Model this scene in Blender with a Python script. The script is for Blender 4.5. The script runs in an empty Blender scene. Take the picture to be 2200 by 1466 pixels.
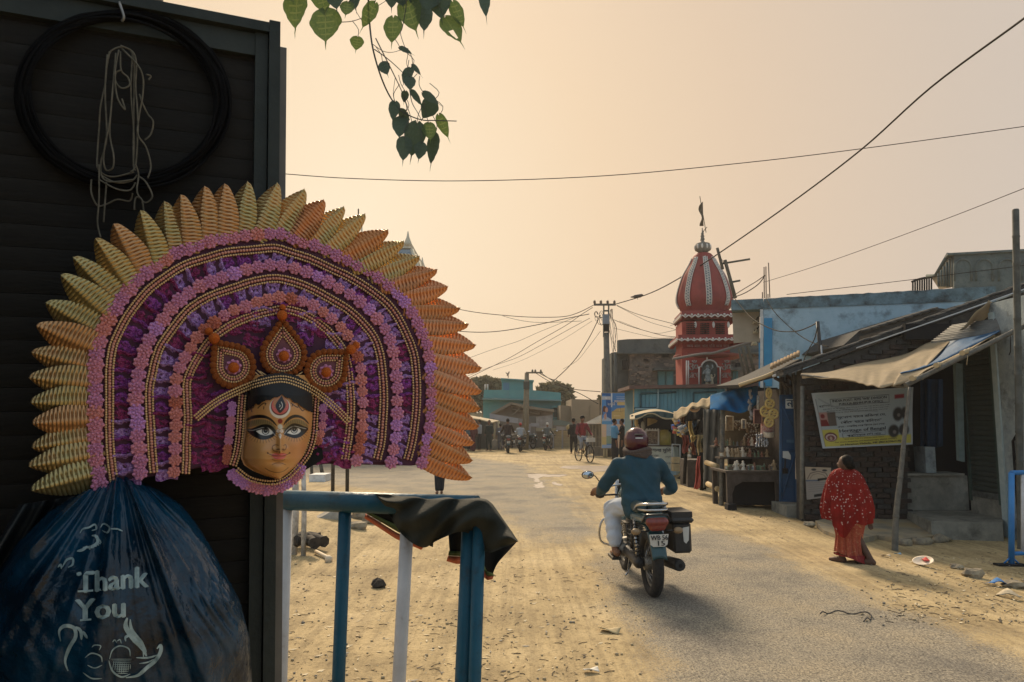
import bpy, bmesh, math, random
import numpy as np
from mathutils import Vector as V, Matrix as Mx, Euler
R = random.Random(7)
NR = np.random.RandomState(5)
SC = bpy.context.scene
COL = SC.collection
PI = math.pi
# ---------------------------------------------------------------- camera, sky, sun, exposure
F = 1589.0; CX = 1100.0; CY = 733.0; CH = 1.6
PITCH = math.atan(172.0 / F); CP = math.cos(PITCH); SP = math.sin(PITCH)
cd = bpy.data.cameras.new('camera'); cam = bpy.data.objects.new('camera', cd); COL.objects.link(cam)
cd.sensor_width = 36.0; cd.lens = 36.0 * F / 2200.0; cd.clip_start = 0.05; cd.clip_end = 4000
cam.location = (0, 0, CH); cam.rotation_euler = (PI / 2 + PITCH, 0, 0); SC.camera = cam
SUN_AZ = math.radians(-9.0); SUN_EL = math.radians(37.0)       # azimuth from +Y, clockwise
SD = V((math.sin(SUN_AZ) * math.cos(SUN_EL), math.cos(SUN_AZ) * math.cos(SUN_EL), math.sin(SUN_EL)))
W = bpy.data.worlds.new('World'); SC.world = W; W.use_nodes = True
nt = W.node_tree; nt.nodes.clear()
def nn(t, ty, **kw):
    n = t.nodes.new(ty)
    for k, v in kw.items(): setattr(n, k, v)
    return n
def ramp(t, stops, interp='LINEAR'):
    n = t.nodes.new('ShaderNodeValToRGB'); cr = n.color_ramp; cr.interpolation = interp
    cr.elements[0].position = stops[0][0]; cr.elements[0].color = (*stops[0][1], 1)
    cr.elements[1].position = stops[-1][0]; cr.elements[1].color = (*stops[-1][1], 1)
    for p, c in stops[1:-1]:
        e = cr.elements.new(p); e.color = (*c, 1)
    return n
tc = nn(nt, 'ShaderNodeTexCoord')
dv = nn(nt, 'ShaderNodeVectorMath', operation='DOT_PRODUCT')
a0, e0 = math.radians(-13), math.radians(14)                    # the brightest haze, below the sun
dv.inputs[1].default_value = (math.sin(a0) * math.cos(e0), math.cos(a0) * math.cos(e0), math.sin(e0))
ac = nn(nt, 'ShaderNodeMath', operation='ARCCOSINE'); dd = nn(nt, 'ShaderNodeMath', operation='DIVIDE'); dd.inputs[1].default_value = PI
haze_r = ramp(nt, [(0, (.90, .745, .54)), (.05, (.85, .675, .47)), (.11, (.78, .59, .40)), (.17, (.69, .53, .385)), (.24, (.60, .50, .41)), (.32, (.55, .50, .46)), (.45, (.53, .56, .58)), (.7, (.45, .56, .66)), (1, (.41, .52, .64))])
sky = nn(nt, 'ShaderNodeTexSky', sky_type='NISHITA'); sky.sun_disc = False
sky.sun_elevation = SUN_EL; sky.sun_rotation = SUN_AZ; sky.dust_density = 6.0; sky.air_density = 1.0
mulh = nn(nt, 'ShaderNodeVectorMath', operation='SCALE'); mulh.inputs['Scale'].default_value = 10.0
mixs = nn(nt, 'ShaderNodeMixRGB'); mixs.inputs[0].default_value = 0.985
bg = nn(nt, 'ShaderNodeBackground'); bg.inputs[1].default_value = 0.1
wo = nn(nt, 'ShaderNodeOutputWorld')
L = nt.links.new
L(tc.outputs['Generated'], dv.inputs[0]); L(dv.outputs['Value'], ac.inputs[0]); L(ac.outputs[0], dd.inputs[0]); L(dd.outputs[0], haze_r.inputs[0])
L(haze_r.outputs[0], mulh.inputs[0]); L(sky.outputs[0], mixs.inputs[1]); L(mulh.outputs[0], mixs.inputs[2]); L(mixs.outputs[0], bg.inputs[0]); L(bg.outputs[0], wo.inputs[0])
sl = bpy.data.lights.new('sun', 'SUN'); sl.energy = 4.5; sl.angle = math.radians(12.0); sl.color = (1, .80, .56)
so = bpy.data.objects.new('sun', sl); COL.objects.link(so); so.rotation_euler = SD.to_track_quat('Z', 'Y').to_euler(); so.location = SD * 50
vs = SC.view_settings; vs.view_transform = 'Standard'; vs.look = 'None'; vs.exposure = 0.1; vs.gamma = 1; vs.use_curve_mapping = False
SC.cycles.max_bounces = 6; SC.cycles.diffuse_bounces = 3; SC.cycles.glossy_bounces = 3; SC.cycles.transparent_max_bounces = 8
try: SC.cycles.use_denoising = True
except Exception: pass
# ---------------------------------------------------------------- helpers
def ray(px, py):
    a = (px - CX) / F; b = (CY - py) / F
    return V((a, CP - b * SP, SP + b * CP))
def P(px, py, d):
    r = ray(px, py); return V((0, 0, CH)) + r * (d / r.y)
def sstep(a, b, x):
    t = min(1, max(0, (x - a) / (b - a))); return t * t * (3 - 2 * t)
def gz(x, y):
    z = -0.17 * sstep(4.0, 5.6, x) * (1 - sstep(11.0, 15.0, y))
    z += 0.30 * math.exp(-(((x + 3.5) / 1.2) ** 2 + ((y - 10.8) / 1.3) ** 2))       # earth mound on the left
    return z
def G(px, py):
    r = ray(px, py); t = -CH / r.z
    for _ in range(30):
        p = V((0, 0, CH)) + r * t; t = (gz(p.x, p.y) - CH) / r.z
    p = V((0, 0, CH)) + r * t; return p
class MB:
    def __init__(s): s.v = []; s.f = []; s.m = []; s.s = []
    def add(s, vs_, fs, mi=0, sm=False):
        o = len(s.v); s.v += [tuple(p) for p in vs_]
        for f in fs: s.f.append(tuple(i + o for i in f)); s.m.append(mi); s.s.append(sm)
        return s
    def box(s, c, sz, mi=0, rz=0, rot=None):
        x, y, z = sz[0] / 2, sz[1] / 2, sz[2] / 2; c = V(c)
        M = rot if rot is not None else (Mx.Rotation(rz, 3, 'Z') if rz else None)
        vs_ = []
        for a in ((-x, -y, -z), (x, -y, -z), (x, y, -z), (-x, y, -z), (-x, -y, z), (x, -y, z), (x, y, z), (-x, y, z)):
            p = V(a); p = M @ p if M is not None else p; vs_.append(c + p)
        return s.add(vs_, [(0, 3, 2, 1), (4, 5, 6, 7), (0, 1, 5, 4), (1, 2, 6, 5), (2, 3, 7, 6), (3, 0, 4, 7)], mi)
    def b2(s, x0, x1, y0, y1, z0, z1, mi=0):
        return s.box(((x0 + x1) / 2, (y0 + y1) / 2, (z0 + z1) / 2), (abs(x1 - x0), abs(y1 - y0), abs(z1 - z0)), mi)
    def prism(s, poly, off, mi=0, sm=False):
        n = len(poly); off = V(off); a = [V(p) for p in poly]; b = [p + off for p in a]
        fs = [tuple(range(n)), tuple(range(2 * n - 1, n - 1, -1))] + [(i, n + i, n + (i + 1) % n, (i + 1) % n) for i in range(n)]
        return s.add(a + b, fs, mi, sm)
    def tube(s, pts, r, n=8, mi=0, sm=True, caps=True, flat=1.0):
        pts = [V(p) for p in pts]; k = len(pts)
        rr = r if isinstance(r, (list, tuple)) else [r] * k
        vs_ = []; fs = []; up = None
        for i in range(k):
            t = (pts[min(i + 1, k - 1)] - pts[max(i - 1, 0)])
            t = t.normalized() if t.length > 1e-9 else V((0, 0, 1))
            if up is None:
                up = V((0, 0, 1)) if abs(t.z) < .9 else V((0, 1, 0))
            a = t.cross(up)
            if a.length < 1e-6: a = t.cross(V((1, 0, 0)))
            a.normalize(); b = a.cross(t).normalized(); up = b
            for j in range(n):
                th = 2 * PI * j / n; vs_.append(pts[i] + a * (math.cos(th) * rr[i]) + b * (math.sin(th) * rr[i] * flat))
        for i in range(k - 1):
            for j in range(n):
                fs.append((i * n + j, i * n + (j + 1) % n, (i + 1) * n + (j + 1) % n, (i + 1) * n + j))
        o = len(s.v); s.add(vs_, fs, mi, sm)
        if caps:
            s.f.append(tuple(o + j for j in range(n - 1, -1, -1))); s.m.append(mi); s.s.append(False)
            s.f.append(tuple(o + (k - 1) * n + j for j in range(n))); s.m.append(mi); s.s.append(False)
        return s
    def lathe(s, prof, c=(0, 0, 0), n=16, mi=0, sm=True, M=None):
        c = V(c); vs_ = []; fs = []; k = len(prof)
        for r, z in prof:
            for j in range(n):
                p = V((r * math.cos(2 * PI * j / n), r * math.sin(2 * PI * j / n), z))
                vs_.append(c + (M @ p if M is not None else p))
        for i in range(k - 1):
            for j in range(n): fs.append((i * n + j, i * n + (j + 1) % n, (i + 1) * n + (j + 1) % n, (i + 1) * n + j))
        s.add(vs_, fs, mi, sm); o = len(s.v) - len(vs_)
        for q, rev in ((0, True), (k - 1, False)):
            if prof[q][0] > 1e-5:
                idx = [o + q * n + j for j in range(n)]
                s.f.append(tuple(reversed(idx)) if rev else tuple(idx)); s.m.append(mi); s.s.append(False)
        return s
    def ball(s, c, r, n=8, mi=0, M=None):
        rx, ry, rz_ = r if isinstance(r, (tuple, list)) else (r, r, r)
        c = V(c); h = max(3, n // 2); vs_ = []; fs = []
        def T(p): return c + (M @ p if M is not None else p)
        vs_.append(T(V((0, 0, -rz_))))
        for i in range(1, h):
            ph = -PI / 2 + PI * i / h
            for j in range(n):
                th = 2 * PI * j / n; vs_.append(T(V((rx * math.cos(ph) * math.cos(th), ry * math.cos(ph) * math.sin(th), rz_ * math.sin(ph)))))
        vs_.append(T(V((0, 0, rz_)))); e = len(vs_) - 1
        for j in range(n):
            fs.append((0, 1 + (j + 1) % n, 1 + j)); fs.append((e, e - n + j, e - n + (j + 1) % n))
        for i in range(h - 2):
            for j in range(n):
                fs.append((1 + i * n + j, 1 + i * n + (j + 1) % n, 1 + (i + 1) * n + (j + 1) % n, 1 + (i + 1) * n + j))
        return s.add(vs_, fs, mi, True)
    def grid(s, fn, nu, nv, mi=0, sm=True, th=None):
        """sheet fn(u,v); th = thickness vector makes it a closed slab"""
        vs_ = [V(fn(i / nu, j / nv)) for i in range(nu + 1) for j in range(nv + 1)]
        q = lambda i, j: i * (nv + 1) + j
        fs = [(q(i, j), q(i + 1, j), q(i + 1, j + 1), q(i, j + 1)) for i in range(nu) for j in range(nv)]
        s.add(vs_, fs, mi, sm)
        if th is not None:
            t = V(th); n0 = len(vs_); o = len(s.v) - n0
            s.add([p + t for p in vs_], [tuple(reversed(f)) for f in fs], mi, sm)
            per = [q(i, 0) for i in range(nu)] + [q(nu, j) for j in range(nv)] + [q(i, nv) for i in range(nu, 0, -1)] + [q(0, j) for j in range(nv, 0, -1)]
            for a, b in zip(per, per[1:] + per[:1]):
                s.f.append((o + b, o + a, o + n0 + a, o + n0 + b)); s.m.append(mi); s.s.append(False)
        return s
    def mesh(s, name, mats):
        me = bpy.data.meshes.new(name); me.from_pydata([tuple(p) for p in s.v], [], s.f)
        for m in (mats if isinstance(mats, (list, tuple)) else [mats]): me.materials.append(m)
        me.polygons.foreach_set('material_index', s.m); me.polygons.foreach_set('use_smooth', s.s)
        me.update(); return me
def tag(o, label=None, cat=None, group=None, kind=None):
    if label: o['label'] = label
    if cat: o['category'] = cat
    if group: o['group'] = group
    if kind: o['kind'] = kind
    return o
def link(o, parent=None):
    COL.objects.link(o)
    if parent is not None: o.parent = parent
    return o
def obj(name, mb, mats, parent=None):
    me = mb.mesh(name, mats) if isinstance(mb, MB) else mb
    return link(bpy.data.objects.new(name, me), parent)
def wpart(name, mb, mats, parent):
    """a part whose mesh is written in world coordinates; parent roots carry no rotation"""
    o = obj(name, mb, mats, parent); p = parent; off = V((0, 0, 0))
    while p is not None: off += p.location; p = p.parent
    o.location = -off; return o
def root(name, loc, label, cat, group=None, rz=0):
    o = bpy.data.objects.new(name, None); COL.objects.link(o); o.location = loc; o.rotation_euler = (0, 0, rz); o.empty_display_size = .1
    return tag(o, label, cat, group)
def thing(name, mb, mats, label, cat, group=None):
    return tag(obj(name, mb, mats), label, cat, group)
def inst(name, me, M, parent):
    """a copy of a shared mesh under a part or thing, placed by a matrix in the parent's own space"""
    o = bpy.data.objects.new(name, me); COL.objects.link(o); o.parent = parent; o.matrix_local = M; return o
def frame(o, x, y, z):
    return Mx(((x.x, y.x, z.x, o.x), (x.y, y.y, z.y, o.y), (x.z, y.z, z.z, o.z), (0, 0, 0, 1)))
def wloc(p):
    off = V((0, 0, 0))
    while p is not None: off += p.location; p = p.parent
    return off
def copy_tree(o, parent=None):
    c = o.copy(); COL.objects.link(c)
    if parent is not None: c.parent = parent
    for ch in o.children: copy_tree(ch, c)
    return c
# ---------------------------------------------------------------- materials
_mc = {}
def mt(name, c, c2=None, sc=6.0, r=.8, b=0.0, bs=30.0, met=0.0, spec=.4, lo=.35, hi=.65, st=None, trans=0, coat=0, dirt=None, dsc=1.2, dlo=.5, dhi=.75):
    if name in _mc: return _mc[name]
    m = bpy.data.materials.new(name); m.use_nodes = True; t = m.node_tree; bs_ = t.nodes['Principled BSDF']; l = t.links.new
    bs_.inputs['Roughness'].default_value = r; bs_.inputs['Metallic'].default_value = met; bs_.inputs['Specular IOR Level'].default_value = spec
    bs_.inputs['Base Color'].default_value = (*c, 1)
    if coat: bs_.inputs['Coat Weight'].default_value = coat
    tx = t.nodes.new('ShaderNodeTexCoord'); src = tx.outputs['Object']
    if st:
        mp = t.nodes.new('ShaderNodeMapping'); mp.inputs['Scale'].default_value = st; l(src, mp.inputs[0]); src = mp.outputs[0]
    out = None
    if c2:
        n = t.nodes.new('ShaderNodeTexNoise'); n.inputs['Scale'].default_value = sc; n.inputs['Detail'].default_value = 6; n.inputs['Roughness'].default_value = .62
        l(src, n.inputs['Vector']); rp = ramp(t, [(lo, c), (hi, c2)]); l(n.outputs[0], rp.inputs[0]); out = rp.outputs[0]
    if dirt:
        n = t.nodes.new('ShaderNodeTexNoise'); n.inputs['Scale'].default_value = dsc; n.inputs['Detail'].default_value = 8; n.inputs['Roughness'].default_value = .7
        l(src, n.inputs['Vector']); rp = ramp(t, [(dlo, (0, 0, 0)), (dhi, (1, 1, 1))]); l(n.outputs[0], rp.inputs[0])
        mx = t.nodes.new('ShaderNodeMixRGB'); l(rp.outputs[0], mx.inputs[0]); mx.inputs[2].default_value = (*dirt, 1)
        if out is not None: l(out, mx.inputs[1])
        else: mx.inputs[1].default_value = (*c, 1)
        out = mx.outputs[0]
    if out is not None: l(out, bs_.inputs['Base Color'])
    if b:
        n = t.nodes.new('ShaderNodeTexNoise'); n.inputs['Scale'].default_value = bs; n.inputs['Detail'].default_value = 5; l(src, n.inputs['Vector'])
        bp = t.nodes.new('ShaderNodeBump'); bp.inputs['Strength'].default_value = b; bp.inputs['Distance'].default_value = .02; l(n.outputs[0], bp.inputs['Height']); l(bp.outputs[0], bs_.inputs['Normal'])
    if trans:
        tr = t.nodes.new('ShaderNodeBsdfTranslucent'); ms = t.nodes.new('ShaderNodeMixShader'); ms.inputs[0].default_value = trans
        if out is not None: l(out, tr.inputs[0])
        else: tr.inputs[0].default_value = (*c, 1)
        l(bs_.outputs[0], ms.inputs[1]); l(tr.outputs[0], ms.inputs[2]); l(ms.outputs[0], t.nodes['Material Output'].inputs[0])
    _mc[name] = m; return m
def attr_mat(name, r=.6, spec=.3, met=0, b=0, bs=60, attr='col'):
    if name in _mc: return _mc[name]
    m = bpy.data.materials.new(name); m.use_nodes = True; t = m.node_tree; p = t.nodes['Principled BSDF']
    a = t.nodes.new('ShaderNodeAttribute'); a.attribute_name = attr; t.links.new(a.outputs['Color'], p.inputs['Base Color'])
    p.inputs['Roughness'].default_value = r; p.inputs['Specular IOR Level'].default_value = spec; p.inputs['Metallic'].default_value = met
    if b:
        tx = t.nodes.new('ShaderNodeTexCoord'); n = t.nodes.new('ShaderNodeTexNoise'); n.inputs['Scale'].default_value = bs; t.links.new(tx.outputs['Object'], n.inputs['Vector'])
        bp = t.nodes.new('ShaderNodeBump'); bp.inputs['Strength'].default_value = b; bp.inputs['Distance'].default_value = .02; t.links.new(n.outputs[0], bp.inputs['Height']); t.links.new(bp.outputs[0], p.inputs['Normal'])
    _mc[name] = m; return m
def setcol(me, cols, name='col'):
    a = me.color_attributes.new(name, 'FLOAT_COLOR', 'POINT')
    c = np.ones((len(me.vertices), 4), 'f'); c[:, :3] = cols; a.data.foreach_set('color', c.ravel())
def rgb(r, g, b):
    f = lambda x: (x / 255 / 12.92) if x <= 10 else ((x / 255 + .055) / 1.055) ** 2.4
    return (f(r), f(g), f(b))
# temporary scene for evaluating text and modifiers cheaply
TS = bpy.data.scenes.new('tmp')
def evaluate(o):
    TS.collection.objects.link(o); vl = TS.view_layers[0]; vl.update(); dg = vl.depsgraph
    me = bpy.data.meshes.new_from_object(o.evaluated_get(dg), depsgraph=dg)
    TS.collection.objects.unlink(o); d = o.data; bpy.data.objects.remove(o)
    return me
_tc = {}
def text_geo(s):
    """flat text as (verts Nx2 centred at 0, faces), width, height"""
    if s in _tc: return _tc[s]
    c = bpy.data.curves.new('t', 'FONT'); c.body = s; c.resolution_u = 2
    me = evaluate(bpy.data.objects.new('t', c))
    co = np.array([(v.co.x, v.co.y) for v in me.vertices]) if len(me.vertices) else np.zeros((1, 2))
    fs = [tuple(p.vertices) for p in me.polygons]
    lo, hi = co.min(0), co.max(0); co = co - (lo + hi) / 2
    _tc[s] = (co, fs, hi[0] - lo[0], hi[1] - lo[1]); bpy.data.meshes.remove(me); return _tc[s]
def put_text(mb, s, c, ux, uy, w=None, h=None, mi=0, fn=None, bold=0):
    """lay text on a surface: centre c, unit axes ux, uy, width w and/or height h"""
    co, fs, tw, th = text_geo(s)
    sx = (w / tw) if w else h / th; sy = (h / th) if h else sx
    if not w: sx = sy
    c = V(c)
    for k in range(2 if bold else 1):
        mb.add([(fn(x * sx + k * bold, y * sy) if fn else c + ux * (x * sx + k * bold) + uy * (y * sy)) for x, y in co], fs, mi)
def blob(name, caps, voxel=.02, mats=None, smooth=2, balls=(), noise=0):
    """one continuous skin around tapered capsules (p0,r0,p1,r1) and ellipsoids (c,(rx,ry,rz))"""
    mb = MB()
    for p0, r0, p1, r1 in caps:
        p0, p1 = V(p0), V(p1); n = max(2, int((p1 - p0).length / max(min(r0, r1), 1e-3) * 1.3)); n = min(n, 14)
        mb.tube([p0.lerp(p1, i / n) for i in range(n + 1)], [r0 + (r1 - r0) * i / n for i in range(n + 1)], 12)
        mb.ball(p0, r0, 12); mb.ball(p1, r1, 12)
    for bl in balls: mb.ball(bl[0], bl[1], 14, M=(bl[2] if len(bl) > 2 else None))
    me = mb.mesh(name, mats or []); o = bpy.data.objects.new(name, me)
    m = o.modifiers.new('r', 'REMESH'); m.mode = 'VOXEL'; m.voxel_size = voxel; m.use_smooth_shade = True
    s = o.modifiers.new('s', 'SMOOTH'); s.factor = .5; s.iterations = smooth
    out = evaluate(o); out.name = name
    for p in out.polygons: p.material_index = 0; p.use_smooth = True
    return out
def catmull(pts, n=8):
    pts = [V(p) for p in pts]; out = []
    for i in range(len(pts) - 1):
        a, b, c, d = pts[max(i - 1, 0)], pts[i], pts[i + 1], pts[min(i + 2, len(pts) - 1)]
        for k in range(n):
            t = k / n; out.append(.5 * ((2 * b) + (c - a) * t + (2 * a - 5 * b + 4 * c - d) * t * t + (3 * b - a - 3 * c + d) * t ** 3))
    out.append(pts[-1]); return out
def resample(pts, n):
    pts = [V(p) for p in pts]; L_ = [0]
    for a, b in zip(pts, pts[1:]): L_.append(L_[-1] + (b - a).length)
    out = []; j = 0
    for k in range(n):
        s = L_[-1] * k / (n - 1)
        while j < len(pts) - 2 and L_[j + 1] < s: j += 1
        t = (s - L_[j]) / max(L_[j + 1] - L_[j], 1e-9); out.append(pts[j].lerp(pts[j + 1], min(1, max(0, t))))
    return out
def plen(pts): return sum((V(b) - V(a)).length for a, b in zip(pts, pts[1:]))
# ================================================================ ground, road, puddles
def dirt_nodes(t):
    l = t.links.new; tx = t.nodes.new('ShaderNodeTexCoord')
    def noise(sc, det=6, st=None, ro=.6):
        src = tx.outputs['Object']
        if st:
            mp = t.nodes.new('ShaderNodeMapping'); mp.inputs['Scale'].default_value = st; l(src, mp.inputs[0]); src = mp.outputs[0]
        n = t.nodes.new('ShaderNodeTexNoise'); n.inputs['Scale'].default_value = sc; n.inputs['Detail'].default_value = det; n.inputs['Roughness'].default_value = ro
        l(src, n.inputs['Vector']); return n.outputs[0]
    base = ramp(t, [(.32, (.31, .235, .125)), (.5, (.47, .36, .19)), (.68, (.585, .46, .26))]); l(noise(.9, 8), base.inputs[0])
    fine = ramp(t, [(.36, (.42, .40, .38)), (.52, (1, 1, 1))]); l(noise(26, 5, (1, .55, 1), .75), fine.inputs[0])
    m1 = t.nodes.new('ShaderNodeMixRGB'); m1.blend_type = 'MULTIPLY'; m1.inputs[0].default_value = .55; l(base.outputs[0], m1.inputs[1]); l(fine.outputs[0], m1.inputs[2])
    # wheel tracks: long noise along the road
    tr = ramp(t, [(.40, (.58, .57, .58)), (.56, (1, 1, 1))]); l(noise(2.6, 5, (3.0, .12, 1), .7), tr.inputs[0])
    m2 = t.nodes.new('ShaderNodeMixRGB'); m2.blend_type = 'MULTIPLY'; m2.inputs[0].default_value = .55; l(m1.outputs[0], m2.inputs[1]); l(tr.outputs[0], m2.inputs[2])
    # dark specks of twigs and dung
    sp = ramp(t, [(.30, (.22, .18, .13)), (.37, (1, 1, 1))]); l(noise(9, 4, (1, .35, 1), .8), sp.inputs[0])
    m3 = t.nodes.new('ShaderNodeMixRGB'); m3.blend_type = 'MULTIPLY'; m3.inputs[0].default_value = .8; l(m2.outputs[0], m3.inputs[1]); l(sp.outputs[0], m3.inputs[2])
    hgt = t.nodes.new('ShaderNodeMath'); hgt.operation = 'ADD'; l(noise(7, 8, (1, .7, 1), .7), hgt.inputs[0]); l(noise(40, 4), hgt.inputs[1])
    return m3.outputs[0], hgt.outputs[0], noise, tx
def ground_material():
    m = bpy.data.materials.new('sandy_dirt'); m.use_nodes = True; t = m.node_tree; p = t.nodes['Principled BSDF']; l = t.links.new
    c, h, noise, tx = dirt_nodes(t); l(c, p.inputs['Base Color']); p.inputs['Roughness'].default_value = .95; p.inputs['Specular IOR Level'].default_value = .15
    b = t.nodes.new('ShaderNodeBump'); b.inputs['Strength'].default_value = .6; b.inputs['Distance'].default_value = .03; l(h, b.inputs['Height']); l(b.outputs[0], p.inputs['Normal']); return m
def road_material():
    m = bpy.data.materials.new('dusty_asphalt'); m.use_nodes = True; t = m.node_tree; p = t.nodes['Principled BSDF']; l = t.links.new
    c, h, noise, tx = dirt_nodes(t)
    a = t.nodes.new('ShaderNodeAttribute'); a.attribute_name = 'asph'
    ag = ramp(t, [(.33, (.035, .032, .028)), (.43, (.19, .17, .138)), (.56, (.315, .28, .215)), (.68, (.48, .43, .33))]); l(noise(80, 3, (1, .6, 1), .8), ag.inputs[0])
    big = ramp(t, [(.36, (.66, .67, .71)), (.5, (.95, .94, .92)), (.66, (1.12, 1.06, .95))]); l(noise(1.1, 6), big.inputs[0])
    mg = t.nodes.new('ShaderNodeMixRGB'); mg.blend_type = 'MULTIPLY'; mg.inputs[0].default_value = 1; l(ag.outputs[0], mg.inputs[1]); l(big.outputs[0], mg.inputs[2])
    # cracks and broken patches
    ck = ramp(t, [(.30, (.22, .23, .25)), (.38, (1, 1, 1))]); l(noise(3.2, 8, (1, .6, 1), .75), ck.inputs[0])
    mc = t.nodes.new('ShaderNodeMixRGB'); mc.blend_type = 'MULTIPLY'; mc.inputs[0].default_value = .7; l(mg.outputs[0], mc.inputs[1]); l(ck.outputs[0], mc.inputs[2])
    # dust edge: attribute plus noise at two sizes
    ad = t.nodes.new('ShaderNodeMath'); ad.operation = 'ADD'; l(a.outputs['Fac'], ad.inputs[0])
    n1 = t.nodes.new('ShaderNodeMapRange'); l(noise(2.4, 8, (1, .55, 1), .7), n1.inputs[0]); n1.inputs[3].default_value = -.55; n1.inputs[4].default_value = .55; l(n1.outputs[0], ad.inputs[1])
    ad2 = t.nodes.new('ShaderNodeMath'); ad2.operation = 'ADD'; l(ad.outputs[0], ad2.inputs[0])
    n2 = t.nodes.new('ShaderNodeMapRange'); l(noise(60, 3, (1, .6, 1), .8), n2.inputs[0]); n2.inputs[3].default_value = -.75; n2.inputs[4].default_value = .75; l(n2.outputs[0], ad2.inputs[1])
    fr = ramp(t, [(.28, (0, 0, 0)), (.62, (1, 1, 1))]); l(ad2.outputs[0], fr.inputs[0])
    mx = t.nodes.new('ShaderNodeMixRGB'); l(fr.outputs[0], mx.inputs[0]); l(c, mx.inputs[1]); l(mc.outputs[0], mx.inputs[2]); l(mx.outputs[0], p.inputs['Base Color'])
    p.inputs['Roughness'].default_value = .88; p.inputs['Specular IOR Level'].default_value = .25
    hn = t.nodes.new('ShaderNodeMath'); hn.operation = 'ADD'; l(noise(75, 2, None, .8), hn.inputs[0]); l(h, hn.inputs[1])
    b = t.nodes.new('ShaderNodeBump'); b.inputs['Strength'].default_value = .55; b.inputs['Distance'].default_value = .02; l(hn.outputs[0], b.inputs['Height']); l(b.outputs[0], p.inputs['Normal']); return m
xs = sorted(set([-900, -300, -120, -60, -40, -25, -18] + [round(-14 + .35 * i, 3) for i in range(72)] + [11.5, 13, 16, 20, 30, 60, 120, 300, 900]))
ys = sorted(set([-30, -8, -2] + [round(.35 * i, 3) for i in range(0, 60)] + [round(21 + i, 3) for i in range(0, 40)] + [70, 90, 130, 200, 400, 900, 2000]))
mb = MB(); nx = len(xs)
mb.add([(x, y, gz(x, y) + .012 * math.sin(x * 3.1 + y) * math.sin(y * 2.3 - x)) for y in ys for x in xs],
       [(j * nx + i, j * nx + i + 1, (j + 1) * nx + i + 1, (j + 1) * nx + i) for j in range(len(ys) - 1) for i in range(nx - 1)], 0, True)
gmat = ground_material()
tag(obj('ground', mb, gmat), 'sandy bare earth shoulder and junction with straw and dark specks', kind='structure')
def sdist(poly, X, Y):
    n = len(poly); ins = np.zeros(X.shape, bool); d = np.full(X.shape, 1e9)
    for i in range(n):
        x0, y0 = poly[i]; x1, y1 = poly[(i + 1) % n]
        c = ((y0 > Y) != (y1 > Y)) & (X < (x1 - x0) * (Y - y0) / (y1 - y0 + 1e-12) + x0); ins ^= c
        ex, ey = x1 - x0, y1 - y0; t = np.clip(((X - x0) * ex + (Y - y0) * ey) / (ex * ex + ey * ey + 1e-12), 0, 1)
        d = np.minimum(d, np.hypot(X - x0 - t * ex, Y - y0 - t * ey))
    return np.where(ins, d, -d)
def gpoly(pts): return [(p.x, p.y) for p in (G(*q) for q in pts)]
rx = np.arange(-9.0, 4.7, .16); ry = np.concatenate([np.arange(2.0, 16, .16), np.arange(16, 36, .4)])
X, Y = np.meshgrid(rx, ry)
A1 = gpoly([(1520, 1640), (1430, 1400), (1350, 1310), (1290, 1220), (1380, 1165), (1520, 1140), (1640, 1180), (1760, 1250), (1960, 1330), (2200, 1420), (2320, 1640)])
A2 = gpoly([(560, 1004), (700, 1044), (900, 1066), (1040, 1110), (1180, 1180), (1330, 1150), (1240, 1070), (1140, 1000), (1010, 984), (560, 984)])
asph = np.maximum(np.clip(sdist(A1, X, Y) / .9 + .5, 0, 1) * 1.05, np.clip(sdist(A2, X, Y) / 1.4 + .5, 0, 1) * .72)
edge = np.clip(np.minimum.reduce([X - rx[0], rx[-1] - X]) / 1.2, 0, 1)
asph = np.maximum(asph, .22 * (X < 4.05) * (X > .9)) * edge
mb = MB(); nx = len(rx)
mb.add([(x, y, gz(x, y) + .016) for y in ry for x in rx], [(j * nx + i, j * nx + i + 1, (j + 1) * nx + i + 1, (j + 1) * nx + i) for j in range(len(ry) - 1) for i in range(nx - 1)], 0, True)
me = mb.mesh('road', road_material()); at_ = me.attributes.new('asph', 'FLOAT', 'POINT'); at_.data.foreach_set('value', asph.ravel().astype('f'))
tag(link(bpy.data.objects.new('road', me)), 'worn grey asphalt road drifted over with sand', kind='structure')
# puddles: shallow water in ruts
wm = mt('puddle_water', (.58, .49, .40), (.50, .42, .34), 3, .22, spec=.8)
def puddle(px, label):
    mb = MB(); ps = [G(*q) for q in px]; ps = [V((p.x, p.y, gz(p.x, p.y) + .021)) for p in ps]
    ps = catmull(ps + [ps[0]], 5)[:-1]
    ps = [p + V((R.uniform(-.05, .05), R.uniform(-.12, .12), 0)) for p in ps]
    mb.add(ps, [tuple(range(len(ps)))]); bm = bmesh.new(); me = mb.mesh('puddle', wm); bm.from_mesh(me)
    bmesh.ops.triangulate(bm, faces=bm.faces); bm.to_mesh(me); bm.free()
    for p in me.polygons: p.use_smooth = False
    if me.polygons[0].normal.z < 0: me.flip_normals()
    tag(link(bpy.data.objects.new('puddle', me)), label, kind='structure')
puddle([(1200, 1006), (1225, 1002), (1290, 1002), (1350, 1001), (1420, 1003), (1400, 1010), (1340, 1012), (1290, 1015), (1262, 1017), (1248, 1010), (1225, 1009)], 'wide bright puddle across the road')
puddle([(1125, 1018), (1150, 1020), (1200, 1020), (1222, 1022), (1200, 1026), (1162, 1027), (1160, 1038), (1150, 1036), (1140, 1028)], 'small forked puddle in broken asphalt')
puddle([(1146, 1048), (1152, 1042), (1168, 1036), (1166, 1044), (1172, 1050), (1158, 1051)], 'little puddle below the forked one')
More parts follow.
